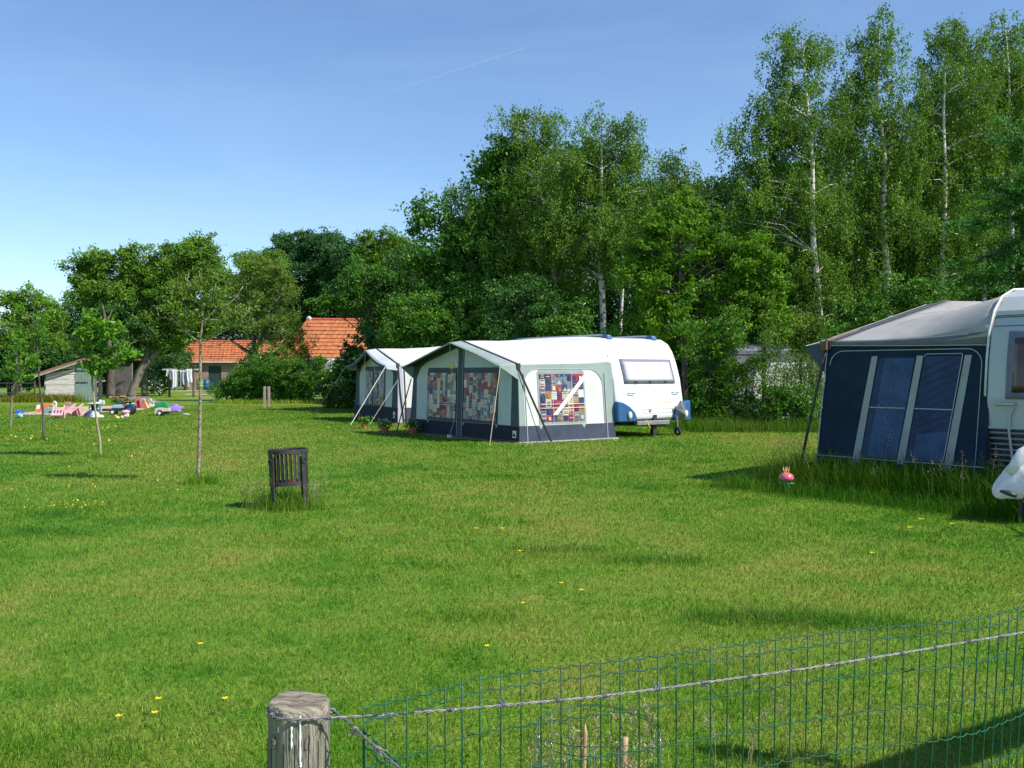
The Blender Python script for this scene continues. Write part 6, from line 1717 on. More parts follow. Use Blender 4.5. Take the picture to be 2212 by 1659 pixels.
# ------------------------------------------------------------------ fire basket
def fire_basket():
    cx, cy = X(627, 12.1), 12.1
    root = thing('fire_basket', 'black rusty slatted fire basket on legs in the lawn', 'fire basket', (cx, cy, 0))
    root.rotation_euler = (0, math.radians(-2.5), 0)
    IRON = mat('black_iron', (.030, .032, .036), .55, .5, 7, col2=(.075, .070, .068), metal=.2, bump=.3, bscale=40)
    RUST = mat('rusty_iron', (.10, .035, .018), .85, .5, 9, col2=(.045, .03, .025)); RUSTB = mat('bright_rust', (.38, .11, .03), .85, .4, 12)
    R, zb, zt = .235, .28, .70
    def band(z0, z1, Ro, th, name, m):
        mb = MB(); mb.lathe([(Ro, z0), (Ro, z1), (Ro - th, z1), (Ro - th, z0), (Ro, z0)], 40); return mb.build(name, [m], root)
    band(zt - .045, zt, R, .006, 'top_band', IRON); band(zb, zb + .04, R - .006, .006, 'bottom_band', IRON)
    mb = MB(); mb.lathe([(.001, zb + .012), (R - .014, zb + .012), (R - .014, zb + .022), (.001, zb + .022)], 30); mb.build('ash_plate', [RUST], root)
    mb = MB(); r = random.Random(3)
    for i in range(14):
        a, q = r.uniform(0, 6.28), R * math.sqrt(r.random()) * .85; mb.box((q * math.cos(a), q * math.sin(a), zb + .03), (.05, .03, .015), r.uniform(0, 3))
    mb.build('rust_flakes', [RUSTB], root)
    legs = [math.radians(a) for a in (-131, -31, 47)]
    n = 28
    for i in range(n):
        a = 2 * math.pi * i / n + .08
        if min(abs((a - l + math.pi) % (2 * math.pi) - math.pi) for l in legs) < .17: continue
        mb = MB(); mb.box(((R - .013) * math.cos(a), (R - .013) * math.sin(a), (zb + zt) / 2), (.006, .023, zt - zb - .02), Matrix.Rotation(a, 3, 'Z')); mb.build('slat', [RUST if i % 3 == 1 else IRON], root)
    for k, a in enumerate(legs):
        mb = MB(); Rm = Matrix.Rotation(a, 3, 'Z')
        for off, hh in ((0, 1), ):
            mb.box(((R + .006) * math.cos(a), (R + .006) * math.sin(a), (zt - .03) / 2), (.006, .062, zt - .03), Rm)
            for s in (-1, 1):
                c = Vector(((R - .008) * math.cos(a), (R - .008) * math.sin(a), (zt - .08) / 2)) + Rm @ Vector((0, s * .030, 0)); mb.box(c, (.028, .005, zt - .08), Rm)
        lg = mb.build('leg', [IRON], root)
        if k < 2:
            mb = MB(); mb.ring(Vector(((R + .02) * math.cos(a), (R + .02) * math.sin(a), zt - .13)), .032, .005, 18, 6, 'X', rot=Rm); mb.ball(((R + .012) * math.cos(a), (R + .012) * math.sin(a), zt - .10), .012, 8, 6); mb.build('ring_handle', [IRON], root, True)
    mb = MB(); a = legs[0]; mb.box(((R + .0105) * math.cos(a), (R + .0105) * math.sin(a), zb + .06), (.003, .040, .09), Matrix.Rotation(a, 3, 'Z')); mb.build('rust_patch', [RUSTB], root)
fire_basket()
BK = (X(627, 12.1), 12.1)
tall('tall_grass', 'long uncut grass round the feet of the fire basket', [(BK[0] + .32 * math.cos(a) * s - .03, BK[1] + .30 * math.sin(a) * s - .05) for a in [i * .5 for i in range(13)] for s in (.3, .7, 1)], .10, .34, .10, 1300, 21)
seed_heads('seeding_grass', 'pale seeding grass beside the fire basket', [(BK[0] + .36, BK[1] - .08), (BK[0] + .30, BK[1] - .18), (BK[0] - .38, BK[1] - .1)], .18, .40, .07, 26, 22, (.42, .36, .20))
sx, sy, _ = G(430, 1046)
tall('tall_grass', 'longer grass and weeds round the foot of the nearest young tree', [(sx + dx, sy + dy) for dx in (-.08, 0, .08, .14) for dy in (-.08, 0, .06)], .06, .26, .08, 500, 23)
for k, (px, py) in enumerate(((94, 951), (217, 989), (22, 931))):
    gx, gy, _ = G(px, py); tall('tall_grass', ('longer grass round the foot of the dark-stemmed young tree', 'longer grass round the foot of the pale crooked young tree', 'longer grass round the foot of the forked young tree')[k], [(gx, gy)], .06, .2, .16, 160, 24 + k)

# tall grass along the dark awning
def pc(u, v): return (TENT_C[0] + S_C[0] * u - S_C[1] * v, TENT_C[1] + S_C[1] * u + S_C[0] * v)
tg_pts = [pc(u, v) for u in [i * .22 - .25 for i in range(23)] for v in (-.10, -.25, -.42, -.6)]
tall('tall_grass', 'long uncut grass growing along the foot of the dark blue awning', tg_pts, .22, .72, .13, 15000, 31, (.48, .60, .36), .007)
tall('tall_grass', 'medium long grass edging the tall strip by the dark blue awning', [pc(u, v) for u in [i * .25 - .7 for i in range(22)] for v in (-.7, -.9, -1.1)], .08, .30, .17, 8000, 32, (.50, .68, .42), .006)
seed_heads('seeding_grass', 'seeding grass stalks standing along the dark blue awning', [pc(u, v) for u in [i * .25 - .3 for i in range(20)] for v in (-.15, -.45)], .35, .75, .16, 75, 33, (.34, .25, .17), k=20, size=.028)
tall('tall_grass', 'long shaded grass at the foot of the wild bushes', [(X(px, 28.2) , 28.2 + dy) for px in range(1490, 1800, 10) for dy in (-.6, 0, .6, 1.2)], .15, .55, .25, 6500, 34, (.45, .62, .4), .014)
tall('tall_grass', 'rough grass under the hedge row', [(X(px, d_), d_ + .2) for px in range(470, 790, 8) for d_ in (52.5, 53.2)], .1, .35, .3, 3000, 35, (1, 1, .8), .025, tintmean=.6)
tall('tall_grass', 'dry rough grass in front of the shed wall', [(X(px, 55.6), 55.6) for px in range(20, 165, 5)], .2, .7, .35, 2600, 36, (.95, .62, .62), .022, tintmean=.6)

# ------------------------------------------------------------------ small things on the grass
def garden_ornament():
    x, y, _ = G(1699, 1066)
    root = thing('garden_ornament', 'pink plastic toad-stool ornament with yellow feelers in the long grass', 'garden ornament', (x, y, .05)); root.scale = (.85,) * 3
    PK = mat('glossy_pink', (.70, .13, .20), .2, .15, 8, coat=.6)
    mb = MB(); mb.lathe([(.001, .13), (.085, .135), (.112, .165), (.115, .19), (.098, .235), (.06, .26), (.001, .272)], 22); mb.build('cap', [PK], root, True)
    mb = MB(); mb.lathe([(.02, 0), (.035, .05), (.04, .10), (.06, .135)], 14); mb.build('stem', [GREENP], root, True)
    for a in (2.9, -.1, -1.6, 1.5):
        mb = MB(); mb.grid(lambda u, v: (math.cos(a) * u * .12 - math.sin(a) * (v - .5) * .06 * math.sin(math.pi * min(1, u + .1)), math.sin(a) * u * .12 + math.cos(a) * (v - .5) * .06 * math.sin(math.pi * min(1, u + .1)), .06 + .05 * math.sin(u * 2.4) - .02 * abs(v - .5)), 6, 4); mb.build('leaf', [mat('mint_leaf', (.10, .42, .20), .4, .2, 8)], root, True, solid=.005)
    for dx, dy in ((-.05, 0), (.035, -.01), (-.005, .03), (.015, .04)):
        mb = MB(); mb.tube([(dx * .6, dy, .25), (dx, dy, .33)], .007, 6); fl = mb.build('feeler', [YELP], root, True)
        mb = MB(); mb.ball((dx * 1.05, dy, .34), .013, 8, 6); mb.build('bobble', [PK], fl, True)
garden_ornament()

def flower_pot(xf, yf, label, petals, mcol, r=.11):
    x, y, _ = at(xf, yf); root = thing('flower_pot', label, 'flower pot', (x, y, 0), group='flower pots by the awnings')
    mb = MB(); mb.lathe([(r * .7, 0), (r, .15), (r * 1.1, .15), (r * 1.1, .19), (r * .95, .19), (r * .9, .15), (.001, .15)], 18); mb.build('pot', [mat('terracotta', (.45, .16, .07), .8, .2, 6)], root)
    rng = np.random.default_rng(int(xf)); n = 160
    C = rng.normal(size=(n, 3)) * np.array([.10, .09, .06]) + np.array([0, 0, .25]); A = rng.normal(size=(n, 3)); A /= np.linalg.norm(A, axis=1)[:, None]
    V, Fc = quads(C, A, np.full(n, .08), .6, rng); np_mesh('foliage', V, Fc, HEDGE, root, np.repeat(rng.random(n), 4))
    for k, m in enumerate(mcol):
        C = rng.normal(size=(petals, 3)) * np.array([.11, .06, .05]) + np.array([(-.08, .05, .0)[k % 3], -.06, .31]); A = rng.normal(size=(petals, 3)); A /= np.linalg.norm(A, axis=1)[:, None]
        V, Fc = quads(C, A, np.full(petals, .055), .95, rng); np_mesh('blossom', V, Fc, m, root, np.repeat(rng.random(petals), 4))
PYEL = mat('yellow_petal', (.75, .65, .15), .6, .1, 8, trans=.2); PWH = mat('white_petal', (.75, .75, .65), .6, .1, 8, trans=.2); PRED = mat('red_petal', (.45, .06, .03), .6, .2, 8, trans=.2); PBLU = mat('blue_petal', (.12, .14, .22), .6, .2, 8, trans=.2)
flower_pot(973, 1098, 'terracotta pot of yellow and white pansies left of the patchwork awning', 16, [PWH, PYEL, PBLU])
flower_pot(1046, 1100, 'shaded pot of white flowers at the left foot of the patchwork awning', 8, [PWH, PBLU])
flower_pot(921, 1086, 'small pot of red flowers by the guy rope of the far awning', 7, [PRED], .07)
x, y, _ = at(1010, 1100)
t = thing('shadow_sheet', 'dark sheet painted as the awning shadow on the grass between the flower pots', 'shadow', (x, y, 0), .9)
mb = MB(); mb.box((0, 0, .012), (1.0, .6, .022)); mb.build('shadow', [mat('painted_shadow', (.03, .03, .032), .9, .3, 20)], t)  # flat dark box standing for the awning's shadow on the grass
x, y, _ = at(1144, 1109)
t = thing('white_box', 'small white box at the foot of the door band of the patchwork awning', 'box', (x - .05, y - .1, 0), .6)
mb = MB(); mb.box((0, 0, .04), (.09, .09, .08)); mb.box((0, 0, .085), (.10, .10, .012)); mb.build('box', [WPL], t, bevel=.006)

def white_inflatable():
    d = 11.0
    ox = X(2200, d); root = thing('white_inflatable', 'crumpled white plastic toy with dark stripe and black flecks on thin dark legs', 'inflatable', (ox, d, 0))
    q = lambda px, py, y=0.0: Vector((X(px, d) - ox, y, Z(py, d)))
    WV = mat('white_vinyl', (.88, .86, .90), .35, .05, 5, coat=.4, bump=.6, bscale=11, trans=.3)
    # lofted cross-sections from the tip (left) to the body (right)
    secs = [((2150, 1066), 6, .06), ((2154, 1062), 17, .10), ((2166, 1050), 25, .16), ((2182, 1042), 36, .22), ((2198, 1036), 45, .28), ((2216, 1032), 56, .33), ((2240, 1028), 66, .36), ((2265, 1024), 62, .34), ((2280, 1020), 20, .1)]
    mb = MB(); n = 20; vs = []; r = random.Random(5)
    for (c, h, w) in secs:
        C = q(*c); H = h / F * d
        for j in range(n):
            a = 2 * math.pi * j / n; k = 1 + .10 * math.sin(3 * a + c[0] * .05) + .10 * abs(math.sin(4 * a + c[0] * .09)) - .06 + .05 * math.sin(9 * a + c[0] * .21)
            vs.append(C + Vector((.02 * math.sin(a * 2 + c[0]), w * k * math.cos(a), H * k * math.sin(a))))
    k = len(secs); fs = [(i * n + j, i * n + (j + 1) % n, (i + 1) * n + (j + 1) % n, (i + 1) * n + j) for i in range(k - 1) for j in range(n)] + [tuple(range(n - 1, -1, -1)), tuple((k - 1) * n + j for j in range(n))]
    mb.add(vs, fs); body = mb.build('body', [WV], root, True, subsurf=1)
    mb = MB(); mb.tube([q(2172, 1020, -.1), q(2180, 1000, -.15), q(2193, 978, -.15), q(2215, 966, -.15), q(2240, 972, -.1), q(2250, 1000, 0)], [.05, .06, .065, .065, .065, .06], 12); mb.build('loop', [WV], body, True)
    mb = MB(); mb.tube([q(2149, 1058, -.13), q(2158, 1060, -.20), q(2170, 1066, -.26)], [.016, .03, .02], 8); mb.build('dark_stripe', [mat('charcoal_vinyl', (.05, .055, .06), .4, .1, 6)], body, True)
    mb = MB()
    for i in range(30):
        p = q(2194 + r.uniform(-8, 22), 1050 + r.uniform(-14, 14), -.31 - r.uniform(0, .03)); mb.ball(p, r.uniform(.004, .010), 6, 4)
    mb.build('black_fleck', [mat('black_print', (.03, .03, .035), .6, .1, 6)], body)
    for px, y in ((2196, -.1), (2212, -.15), (2236, .15)):
        mb = MB(); mb.tube([q(px, 1070, y), (q(px - 2, 0)[0], y, 0)], .022, 8); mb.build('leg', [mat('dark_leg', (.06, .045, .04), .6, .3, 6)], root)
    mb = MB(); mb.tube([(q(2118, 0)[0], -1.0, .10), (q(2140, 0)[0], -1.0, .12)], .05, 10); mb.tube([(q(2140, 0)[0], -1.0, .12), (q(2180, 0)[0], -.4, .2), (q(2200, 0)[0], -.1, .3)], .015, 6); mb.build('front_fitting', [DKPL], root, True)
white_inflatable()

# ------------------------------------------------------------------ fence in the foreground
POST = (X(646.5, 2.1), 2.1)
def fence_post():
    root = thing('fence_post', 'grey weathered round fence post with white drips in the foreground', 'fence post', (POST[0], POST[1], 0))
    WOODP = mat('grey_post_wood', (.36, .33, .26), .9, .5, 9, col2=(.17, .15, .115), stretch=(9, 9, .7), bump=.7, bscale=30, detail=7)
    TOPW = mat('cut_end_wood', (.33, .29, .21), .9, .4, 16, col2=(.13, .105, .08), bump=.9, bscale=30, detail=8, stretch=(.8, 3.2, 2), lo=.4, hi=.62)
    R = .0605; H = .928; n = 40; r = random.Random(3)
    ph = [r.uniform(0, 6) for _ in range(5)]
    rad = lambda a, z: R * (1 + .022 * math.sin(2 * a + ph[0]) + .016 * math.sin(3 * a + ph[1] + z * 2) + .009 * math.sin(7 * a + ph[2]) - (.05 * max(0, math.cos(a + 1.05)) ** 40)) * (1 + .05 * (H - z))
    def ztop(a): return H - .014 - .006 * math.sin(a) * 0 - .012 * max(0, math.cos(a + .9)) ** 2 + .010 * math.sin(2 * a + 1) + .004 * math.sin(5 * a)
    mb = MB(); vs = []; rows = [0, .2, .4, .6, .75, .85, .9]
    for i in range(len(rows) + 1):
        for j in range(n):
            a = 2 * math.pi * j / n
            z = rows[i] if i < len(rows) else ztop(a)
            z = min(z, ztop(a) - .002 * (len(rows) - i))
            q = rad(a, z); vs.append((q * math.cos(a), q * math.sin(a), z))
    k = len(rows) + 1
    mb.add(vs, [(i * n + j, i * n + (j + 1) % n, (i + 1) * n + (j + 1) % n, (i + 1) * n + j) for i in range(k - 1) for j in range(n)])
    mb.build('post_shaft', [WOODP], root, True)
    mb = MB(); vs = []
    for i, f in enumerate((1.0, .95, .88, .6, .3)):
        for j in range(n):
            a = 2 * math.pi * j / n; z0 = ztop(a); q = rad(a, z0) * f
            # flat sloping cut, with a step and chamfer
            zc = H + .002 - .05 * q * math.cos(a + .5) + .06 * q * math.sin(a)
            t = (0, .8, 1, 1, 1)[i]
            zz = z0 + (zc - z0) * t + (.0025 * math.sin(q * 260 + 3 * a) if i > 1 else 0)
            vs.append((q * math.cos(a), q * math.sin(a), zz))
    vs.append((0, 0, H + .002))
    fs = [(i * n + j, i * n + (j + 1) % n, (i + 1) * n + (j + 1) % n, (i + 1) * n + j) for i in range(4) for j in range(n)] + [(4 * n + j, 4 * n + (j + 1) % n, 5 * n) for j in range(n)]
    mb.add(vs, fs); mb.build('cut_top', [TOPW], root, True)
    # drips: (angle, z from, z to, half width)
    DR = mat('white_dropping', (.80, .80, .78), .6, .08, 30)
    for ang, z1, z0, hw in ((-77, .918, .822, .0028), (-93, .897, .853, .0025), (-94, .915, .908, .003), (-121, .893, .882, .0014), (-76, .826, .815, .0034)):
        mb = MB(); vs = []; m = 14
        for i in range(m + 1):
            t = i / m; z = z1 + (z0 - z1) * t
            wv = hw * (.75 + .25 * math.sin(i * 1.3)) * (1.25 if t > .8 else 1) * (1 if t < .97 else .6)
            for s in (-1, -.4, .4, 1):
                a = math.radians(ang) + s * wv / R; q = rad(a, z) + .0006 + (.0018 if abs(s) < 1 else 0); vs.append((q * math.cos(a), q * math.sin(a), z))
        mb.add(vs, [(i * 4 + j, i * 4 + j + 1, i * 4 + j + 5, i * 4 + j + 4) for i in range(m) for j in range(3)]); mb.build('white_drip', [DR], root, True)
    mb = MB(); a = math.radians(-135); p = Vector((math.cos(a) * (R + .001), math.sin(a) * (R + .001), .860))
    mb.lathe([(.001, .004), (.009, .003), (.011, 0), (.010, -.003)], 16, p, rot=Vector((math.cos(a), math.sin(a), 0)).to_track_quat('Z', 'Y').to_matrix(), sx=.7, sy=1.4); mb.build('knot', [TOPW], root, True)
    mb = MB()
    for ang in (-60, -143, -20, -108, -86, -160, -40):
        a = math.radians(ang); pts = []
        for i in range(12):
            z = .05 + (.86 - .05) * i / 11; q = rad(a, z) - .0005; pts.append((q * math.cos(a + .02 * math.sin(i * 1.7)), q * math.sin(a + .02 * math.sin(i * 1.7)), z))
        mb.tube(pts, .0016, 4)
    mb.build('crack', [mat('crack_dark', (.03, .025, .02), .95, .2, 9)], root)
    mb = MB(); a = math.radians(-62); p = Vector((math.cos(a) * R * 1.02, math.sin(a) * R * 1.02, .868)); tdir = Vector((-math.sin(a), math.cos(a), 0))
    mb.tube([p + Vector((0, 0, .009)), p + Vector((math.cos(a), math.sin(a), 0)) * .007 + Vector((0, 0, .007)), p + Vector((math.cos(a), math.sin(a), 0)) * .007 - Vector((0, 0, .007)), p - Vector((0, 0, .016))], .0014, 6); mb.build('staple', [STEELDK], root)
fence_post()

ZINC = mat('zinc_wire', (.27, .255, .28), .55, .45, 60, metal=.35)
def barbed(name, label, path, seed, spacing=.125, r=.0016):
    """two twisted strands and four-point barbs"""
    P = [Vector(p) for p in path]; L = [0]
    for i in range(1, len(P)): L.append(L[-1] + (P[i] - P[i - 1]).length)
    def pos(s):
        s = min(max(s, 0), L[-1])
        for i in range(1, len(P)):
            if s <= L[i] + 1e-9: t = (s - L[i - 1]) / (L[i] - L[i - 1]); return P[i - 1].lerp(P[i], t), (P[i] - P[i - 1]).normalized()
        return P[-1], (P[-1] - P[-2]).normalized()
    root = thing(name, label, 'barbed wire', P[0], group='barbed wire along the garden fence')
    rd = random.Random(seed); n = int(L[-1] / .0035)
    for k in range(2):
        pts = []
        for i in range(n + 1):
            p, t = pos(L[-1] * i / n); a = L[-1] * i / n / .026 * 2 * math.pi / 1 * .5 + k * math.pi
            s = t.cross(Vector((0, 0, 1))).normalized(); u = s.cross(t)
            pts.append(p - P[0] + (s * math.cos(a) + u * math.sin(a)) * r * 1.0)
        mb = MB(); mb.tube(pts, r, 5); mb.build('strand', [ZINC], root, True)
    s = .05
    while s < L[-1]:
        p, t = pos(s); p = p - P[0]; sd = t.cross(Vector((0, 0, 1))).normalized(); u = sd.cross(t)
        mb = MB(); a0 = rd.uniform(0, 6)
        coil = [p + t * (-.007 + .012 * i / 24) + (sd * math.cos(a0 + i * .78) + u * math.sin(a0 + i * .78)) * r * 2.6 for i in range(25)]
        mb.tube(coil, .0012, 4)
        for q, sg in ((coil[0], 1), (coil[-1], 1), (coil[8], -1), (coil[16], -1)):
            d = ((q - p) - t * (q - p).dot(t)).normalized(); mb.tube([q, q + (d * sg * .4 + d.cross(t) * 1.0 + t * rd.uniform(-.5, .5)).normalized() * .019], [.0012, .0006], 4)
        mb.build('barb', [ZINC], root); s += spacing * rd.uniform(.92, 1.06)
    return root

def fpt(xf, yf, h):
    """point at height h under the photograph pixel"""
    px, py = full(xf, yf); d = (EYE - h) * F / (py - HZ); return Vector((X(px, d), d, h))
# fence line on plan, from the wire net's left edge to the right
NET_A = fpt(920, 1790, .935)
PLAN = [(920, 1790), (1080, 1755), (1200, 1718), (1400, 1690), (1700, 1655), (2000, 1612), (2200, 1589), (2400, 1575), (2500, 1560), (2592, 1535), (2720, 1495), (3000, 1465), (3400, 1440)]
NETTOP = []
for xf, yf in PLAN: NETTOP.append(fpt(xf, yf, .935))
def net(name, label, top, leanf, height=.93, sp=.05, rows=(0, .028, .118, .214, .31, .41, .51, .61, .71, .81, .91), seed=1):
    T = [Vector(p) for p in top]; L = [0]
    for i in range(1, len(T)): L.append(L[-1] + (T[i] - T[i - 1]).length)
    def pos(s):
        s = min(max(s, 0), L[-1])
        for i in range(1, len(T)):
            if s <= L[i] + 1e-9: return T[i - 1].lerp(T[i], (s - L[i - 1]) / (L[i] - L[i - 1]))
        return T[-1]
    root = thing(name, label, 'wire fence', (T[0].x, T[0].y, 0), group='green wire netting of the garden fence')
    NG = mat('green_coated_wire', (.007, .085, .040), .55, .25, 25, spec=.35)
    o = Vector((T[0].x, T[0].y, 0)); dirn = (T[-1] - T[0]).normalized(); dirn.z = 0
    def at_(s, drop): return pos(s) - Vector((0, 0, drop)) - dirn * drop * leanf(s / L[-1]) - o
    mb = MB(); n = int(L[-1] / sp)
    for i in range(n + 1):
        s = i * sp; mb.tube([at_(s, -.004)] + [at_(s, dr * height) for dr in (.15, .35, .6, 1)], .0019, 6)
    mb.build('upright_wire', [NG], root, True)
    mb = MB()
    for rw in rows:
        pts = []; m = int(L[-1] / .00625)
        for k in range(m + 1):
            s = k * .00625; ph = (s / sp) % 1
            bump = .0055 * math.exp(-((ph - .5) / .16) ** 2) - .002 * math.exp(-((ph - .30) / .10) ** 2)
            pts.append(at_(s, rw + .003 - bump))
        mb.tube(pts, .0018, 6)
    mb.build('cross_wire', [NG], root, True)
    return root
net('wire_net_fence', 'green wire netting running across the lower right foreground', NETTOP, lambda t: max(0, t - .25) * .30)
NETB = [NETTOP[0] + Vector((.004, -.004, -.045)), fpt(1020, 1944, .86), fpt(1020, 1944, .86) + Vector((.22, -.42, -.01))]
net('wire_net_fence', 'short stretch of green netting turning towards the viewer beside the post', NETB, lambda t: 0, height=.85, seed=2)

wz = .875
pth = []
pr = .0655
for a in (-178, -150, -120, -95, -75): pth.append((POST[0] + pr * math.cos(math.radians(a)), POST[1] + pr * math.sin(math.radians(a)), .916 - (.004 if a > -160 else 0)))
w1 = [fpt(800, 1818, .910), fpt(930, 1813, .905), fpt(1200, 1792, .892), fpt(1500, 1765, .885), fpt(1700, 1739, .885), fpt(2040, 1692, .885), fpt(2300, 1650, .885), fpt(2592, 1600, .885), fpt(2720, 1570, .885), fpt(3000, 1535, .885), fpt(3400, 1500, .885)]
pth = [p for p in pth] + w1
barbed('barbed_wire', 'strand of barbed wire from the post along the green netting to the right edge', pth, 1)
w2 = [(POST[0] + .03, POST[1] + .062, .885), fpt(835, 1793, .885), fpt(880, 1828, .885), fpt(940, 1883, .885), fpt(1010, 1944, .88), fpt(1010, 1944, .88) + Vector((.2, -.4, 0))]
barbed('barbed_wire', 'strand of barbed wire leaving the back of the post towards the viewer', w2, 2)

# wire guard round a young plant
def guard():
    c = fpt(1512, 1840, .50); d = c.y
    root = thing('plant_guard', 'round green wire guard standing on the grass behind the netting', 'plant guard', (c.x, c.y, 0))
    NG = mat('dark_green_wire', (.012, .075, .045), .4, .25, 25, coat=.3); R = .192
    mb = MB()
    for z, dr in ((.50, .0), (.484, .012), (.40, 0), (.30, 0), (.2, 0), (.1, 0)):
        pts = [(R * (1 + .03 * math.sin(3 * a)) * math.cos(a), R * math.sin(a), z + .008 * math.sin(2 * a + z * 9) + dr * math.sin(a)) for a in [i * 2 * math.pi / 60 for i in range(58 if z > .49 else 61)]]; mb.tube(pts, .0014, 5)
    mb.build('hoop_wire', [NG], root, True)
    mb = MB()
    for i in range(17):
        a = i * 2 * math.pi / 17 + .1; mb.tube([(R * math.cos(a), R * math.sin(a), 0), (R * 1.01 * math.cos(a + .05), R * 1.01 * math.sin(a + .05), .5)], .0017, 5)
    mb.build('upright_wire', [NG], root, True)
    BAM = mat('bamboo', (.52, .36, .19), .6, .3, 12, col2=(.36, .22, .10), stretch=(6, 6, 1))
    for k, (x, y, h, lean, r, lb) in enumerate(((-.055, .03, .50, -.02, .0075, 'pointed bamboo cane, leftmost in the wire guard'), (.05, -.02, .475, -.035, .0095, 'thickest bamboo cane with dark rings inside the wire guard'), (.035, .0, .44, -.03, .006, 'thin bamboo cane behind the thickest one in the wire guard'))):
        t = thing('bamboo_cane', lb, 'cane', (c.x + x, c.y + y, 0), group='canes inside the wire guard')
        mb = MB(); pts = [(lean * z / h * -1, 0, z) for z in [h * i / 16 for i in range(17)]]; mb.tube(pts, [r * (1.0 if i % 3 else 1.12) for i in range(16)] + [r * (.2 if k == 0 else .95)], 10); mb.build('stalk', [BAM], t, True)
        mb = MB()
        for z in (.15, .27, .36, .43): 
            if z < h: mb.ring((lean * z / h * -1, 0, z), r * 1.03, .0016, 14, 5)
        mb.build('node_ring', [mat('cane_node', (.15, .10, .07), .8, .2, 9)], t)
    rng = np.random.default_rng(9); n = 26
    t = thing('young_plant', 'young broad-leaved plant inside the wire guard', 'plant', (c.x - .03, c.y, 0))
    mb = MB(); mb.tube([(0, 0, 0), (.01, 0, .2), (.0, .01, .40)], [.006, .005, .003], 7); mb.build('stem', [HEDGE], t)
    C = np.stack([rng.normal(-.02, .055, n), rng.normal(0, .05, n), rng.uniform(.12, .42, n)], 1); A = rng.normal(size=(n, 3)) * np.array([1, 1, .5]); A /= np.linalg.norm(A, axis=1)[:, None]
    V, Fc = quads(C, A, np.full(n, .09), .55, rng, .2); np_mesh('foliage', V, Fc, HAZEL, t, np.repeat(rng.random(n) * .5 + .5, 4))
    return c
GC = guard()
seed_heads('seeding_grass', 'purplish seeding grass growing in and beside the wire guard', [(GC.x - .12, GC.y), (GC.x - .05, GC.y - .05), (GC.x + .17, GC.y + .03), (GC.x + .24, GC.y + .02), (GC.x - .15, GC.y - .04)], .36, .58, .035, 16, 41, (.46, .31, .22), k=70, size=.017)
seed_heads('seeding_grass', 'thin seeding grass behind the netting near the dark corner shadow', [fpt(2010, 1930, .05)[:2], fpt(1800, 1935, .05)[:2], fpt(1870, 1940, .05)[:2]], .16, .34, .05, 12, 42, (.40, .31, .20), k=40, size=.014)

# ------------------------------------------------------------------ buttercups
BCY = mat('buttercup_yellow', (.85, .60, .02), .4, .1, 9, trans=.2); BCS = mat('buttercup_stem', (.10, .20, .04), .7, .2, 9)
def buttercup_proto():
    t = thing('buttercup', 'x', 'flower', (0, 0, 0))
    mb = MB(); mb.tube([(0, 0, 0), (.006, .004, .05), (.003, 0, .085)], .0012, 4); mb.build('stem', [BCS], t)
    mb = MB()
    for k in range(5):
        a = k * 1.2566; ca, sa = math.cos(a), math.sin(a)
        P = lambda u, v, z: (.003 + ca * u - sa * v, sa * u + ca * v, .085 + z)
        mb.add([P(0, 0, 0), P(.010, -.008, .004), P(.017, -.005, .008), P(.018, .005, .008), P(.010, .008, .004)], [(0, 1, 2, 3, 4)])
    mb.build('petals', [BCY], t)
    return t
bp = buttercup_proto(); first = True
BC = [(1030, 1170, 'left of the lush tuft in the middle of the lawn'), (1123, 1219, 'just below the middle of the lawn'), (1212, 1288, 'right of the lawn middle, above its neighbour'), (1256, 1303, 'right of the lawn middle, below its neighbour'), (1130, 1331, 'alone above the green netting'),
      (433, 1423, 'alone in the lower left lawn'), (1054, 1428, 'alone just above the netting corner'), (341, 1548, 'highest of the three at lower left'), (336, 1580, 'lower of the close pair at lower left'), (258, 1587, 'leftmost of the three at lower left'), (487, 1548, 'left of the fence post'),
      (1884, 1223, 'alone on the right lawn'), (2056, 1160, 'in front of the long grass, right one'), (1990, 1150, 'in front of the long grass, middle one'), (1965, 1168, 'in front of the long grass, left one'), (1085, 1170, 'in the lawn middle, small'), (1330, 980, 'in the lawn before the white caravan')]
for px, py, lb in BC:
    o = bp if first else copy_tree(bp); first = False
    x, y, _ = G(px, py); s = max(1.0, y / 6.5); o.location = (x, y, 0); o.scale = (s * .95,) * 3; o.rotation_euler = (0, 0, px * .7)
    tag(o, 'yellow buttercup ' + lb, 'flower', 'buttercups in the lawn')
rng = np.random.default_rng(66)
Pp = []
for cx_, cy_, sxp, syp, n in ((170, 1103, 50, 4, 50), (130, 1100, 60, 6, 30), (210, 1070, 60, 8, 30), (150, 1040, 60, 10, 25), (60, 960, 40, 8, 30), (220, 965, 30, 6, 18), (190, 925, 40, 5, 20), (300, 985, 40, 8, 14), (430, 1040, 24, 6, 10), (320, 1050, 60, 10, 14), (1900, 975, 60, 8, 16), (2080, 1148, 40, 8, 8)):
    for _ in range(int(n * .7)):
        px, py = rng.normal(cx_, sxp), rng.normal(cy_, syp)
        if py > HZ + 40 and -40 < px < 2260: Pp.append(G(px, py))
Pp = np.array(Pp); n = len(Pp)
A = rng.normal(size=(n, 3)) * np.array([1, 1, .35]); A /= np.linalg.norm(A, axis=1)[:, None]
V, Fc = quads(Pp + np.array([0, 0, .075]) + rng.normal(size=(n, 3)) * .01, A, np.maximum(.022, Pp[:, 1] * .0017), .95, rng)
tag(np_mesh('buttercup_drift', V, Fc, BCY), 'drift of small yellow buttercups in the grass at the left', 'flowers', kind='stuff')

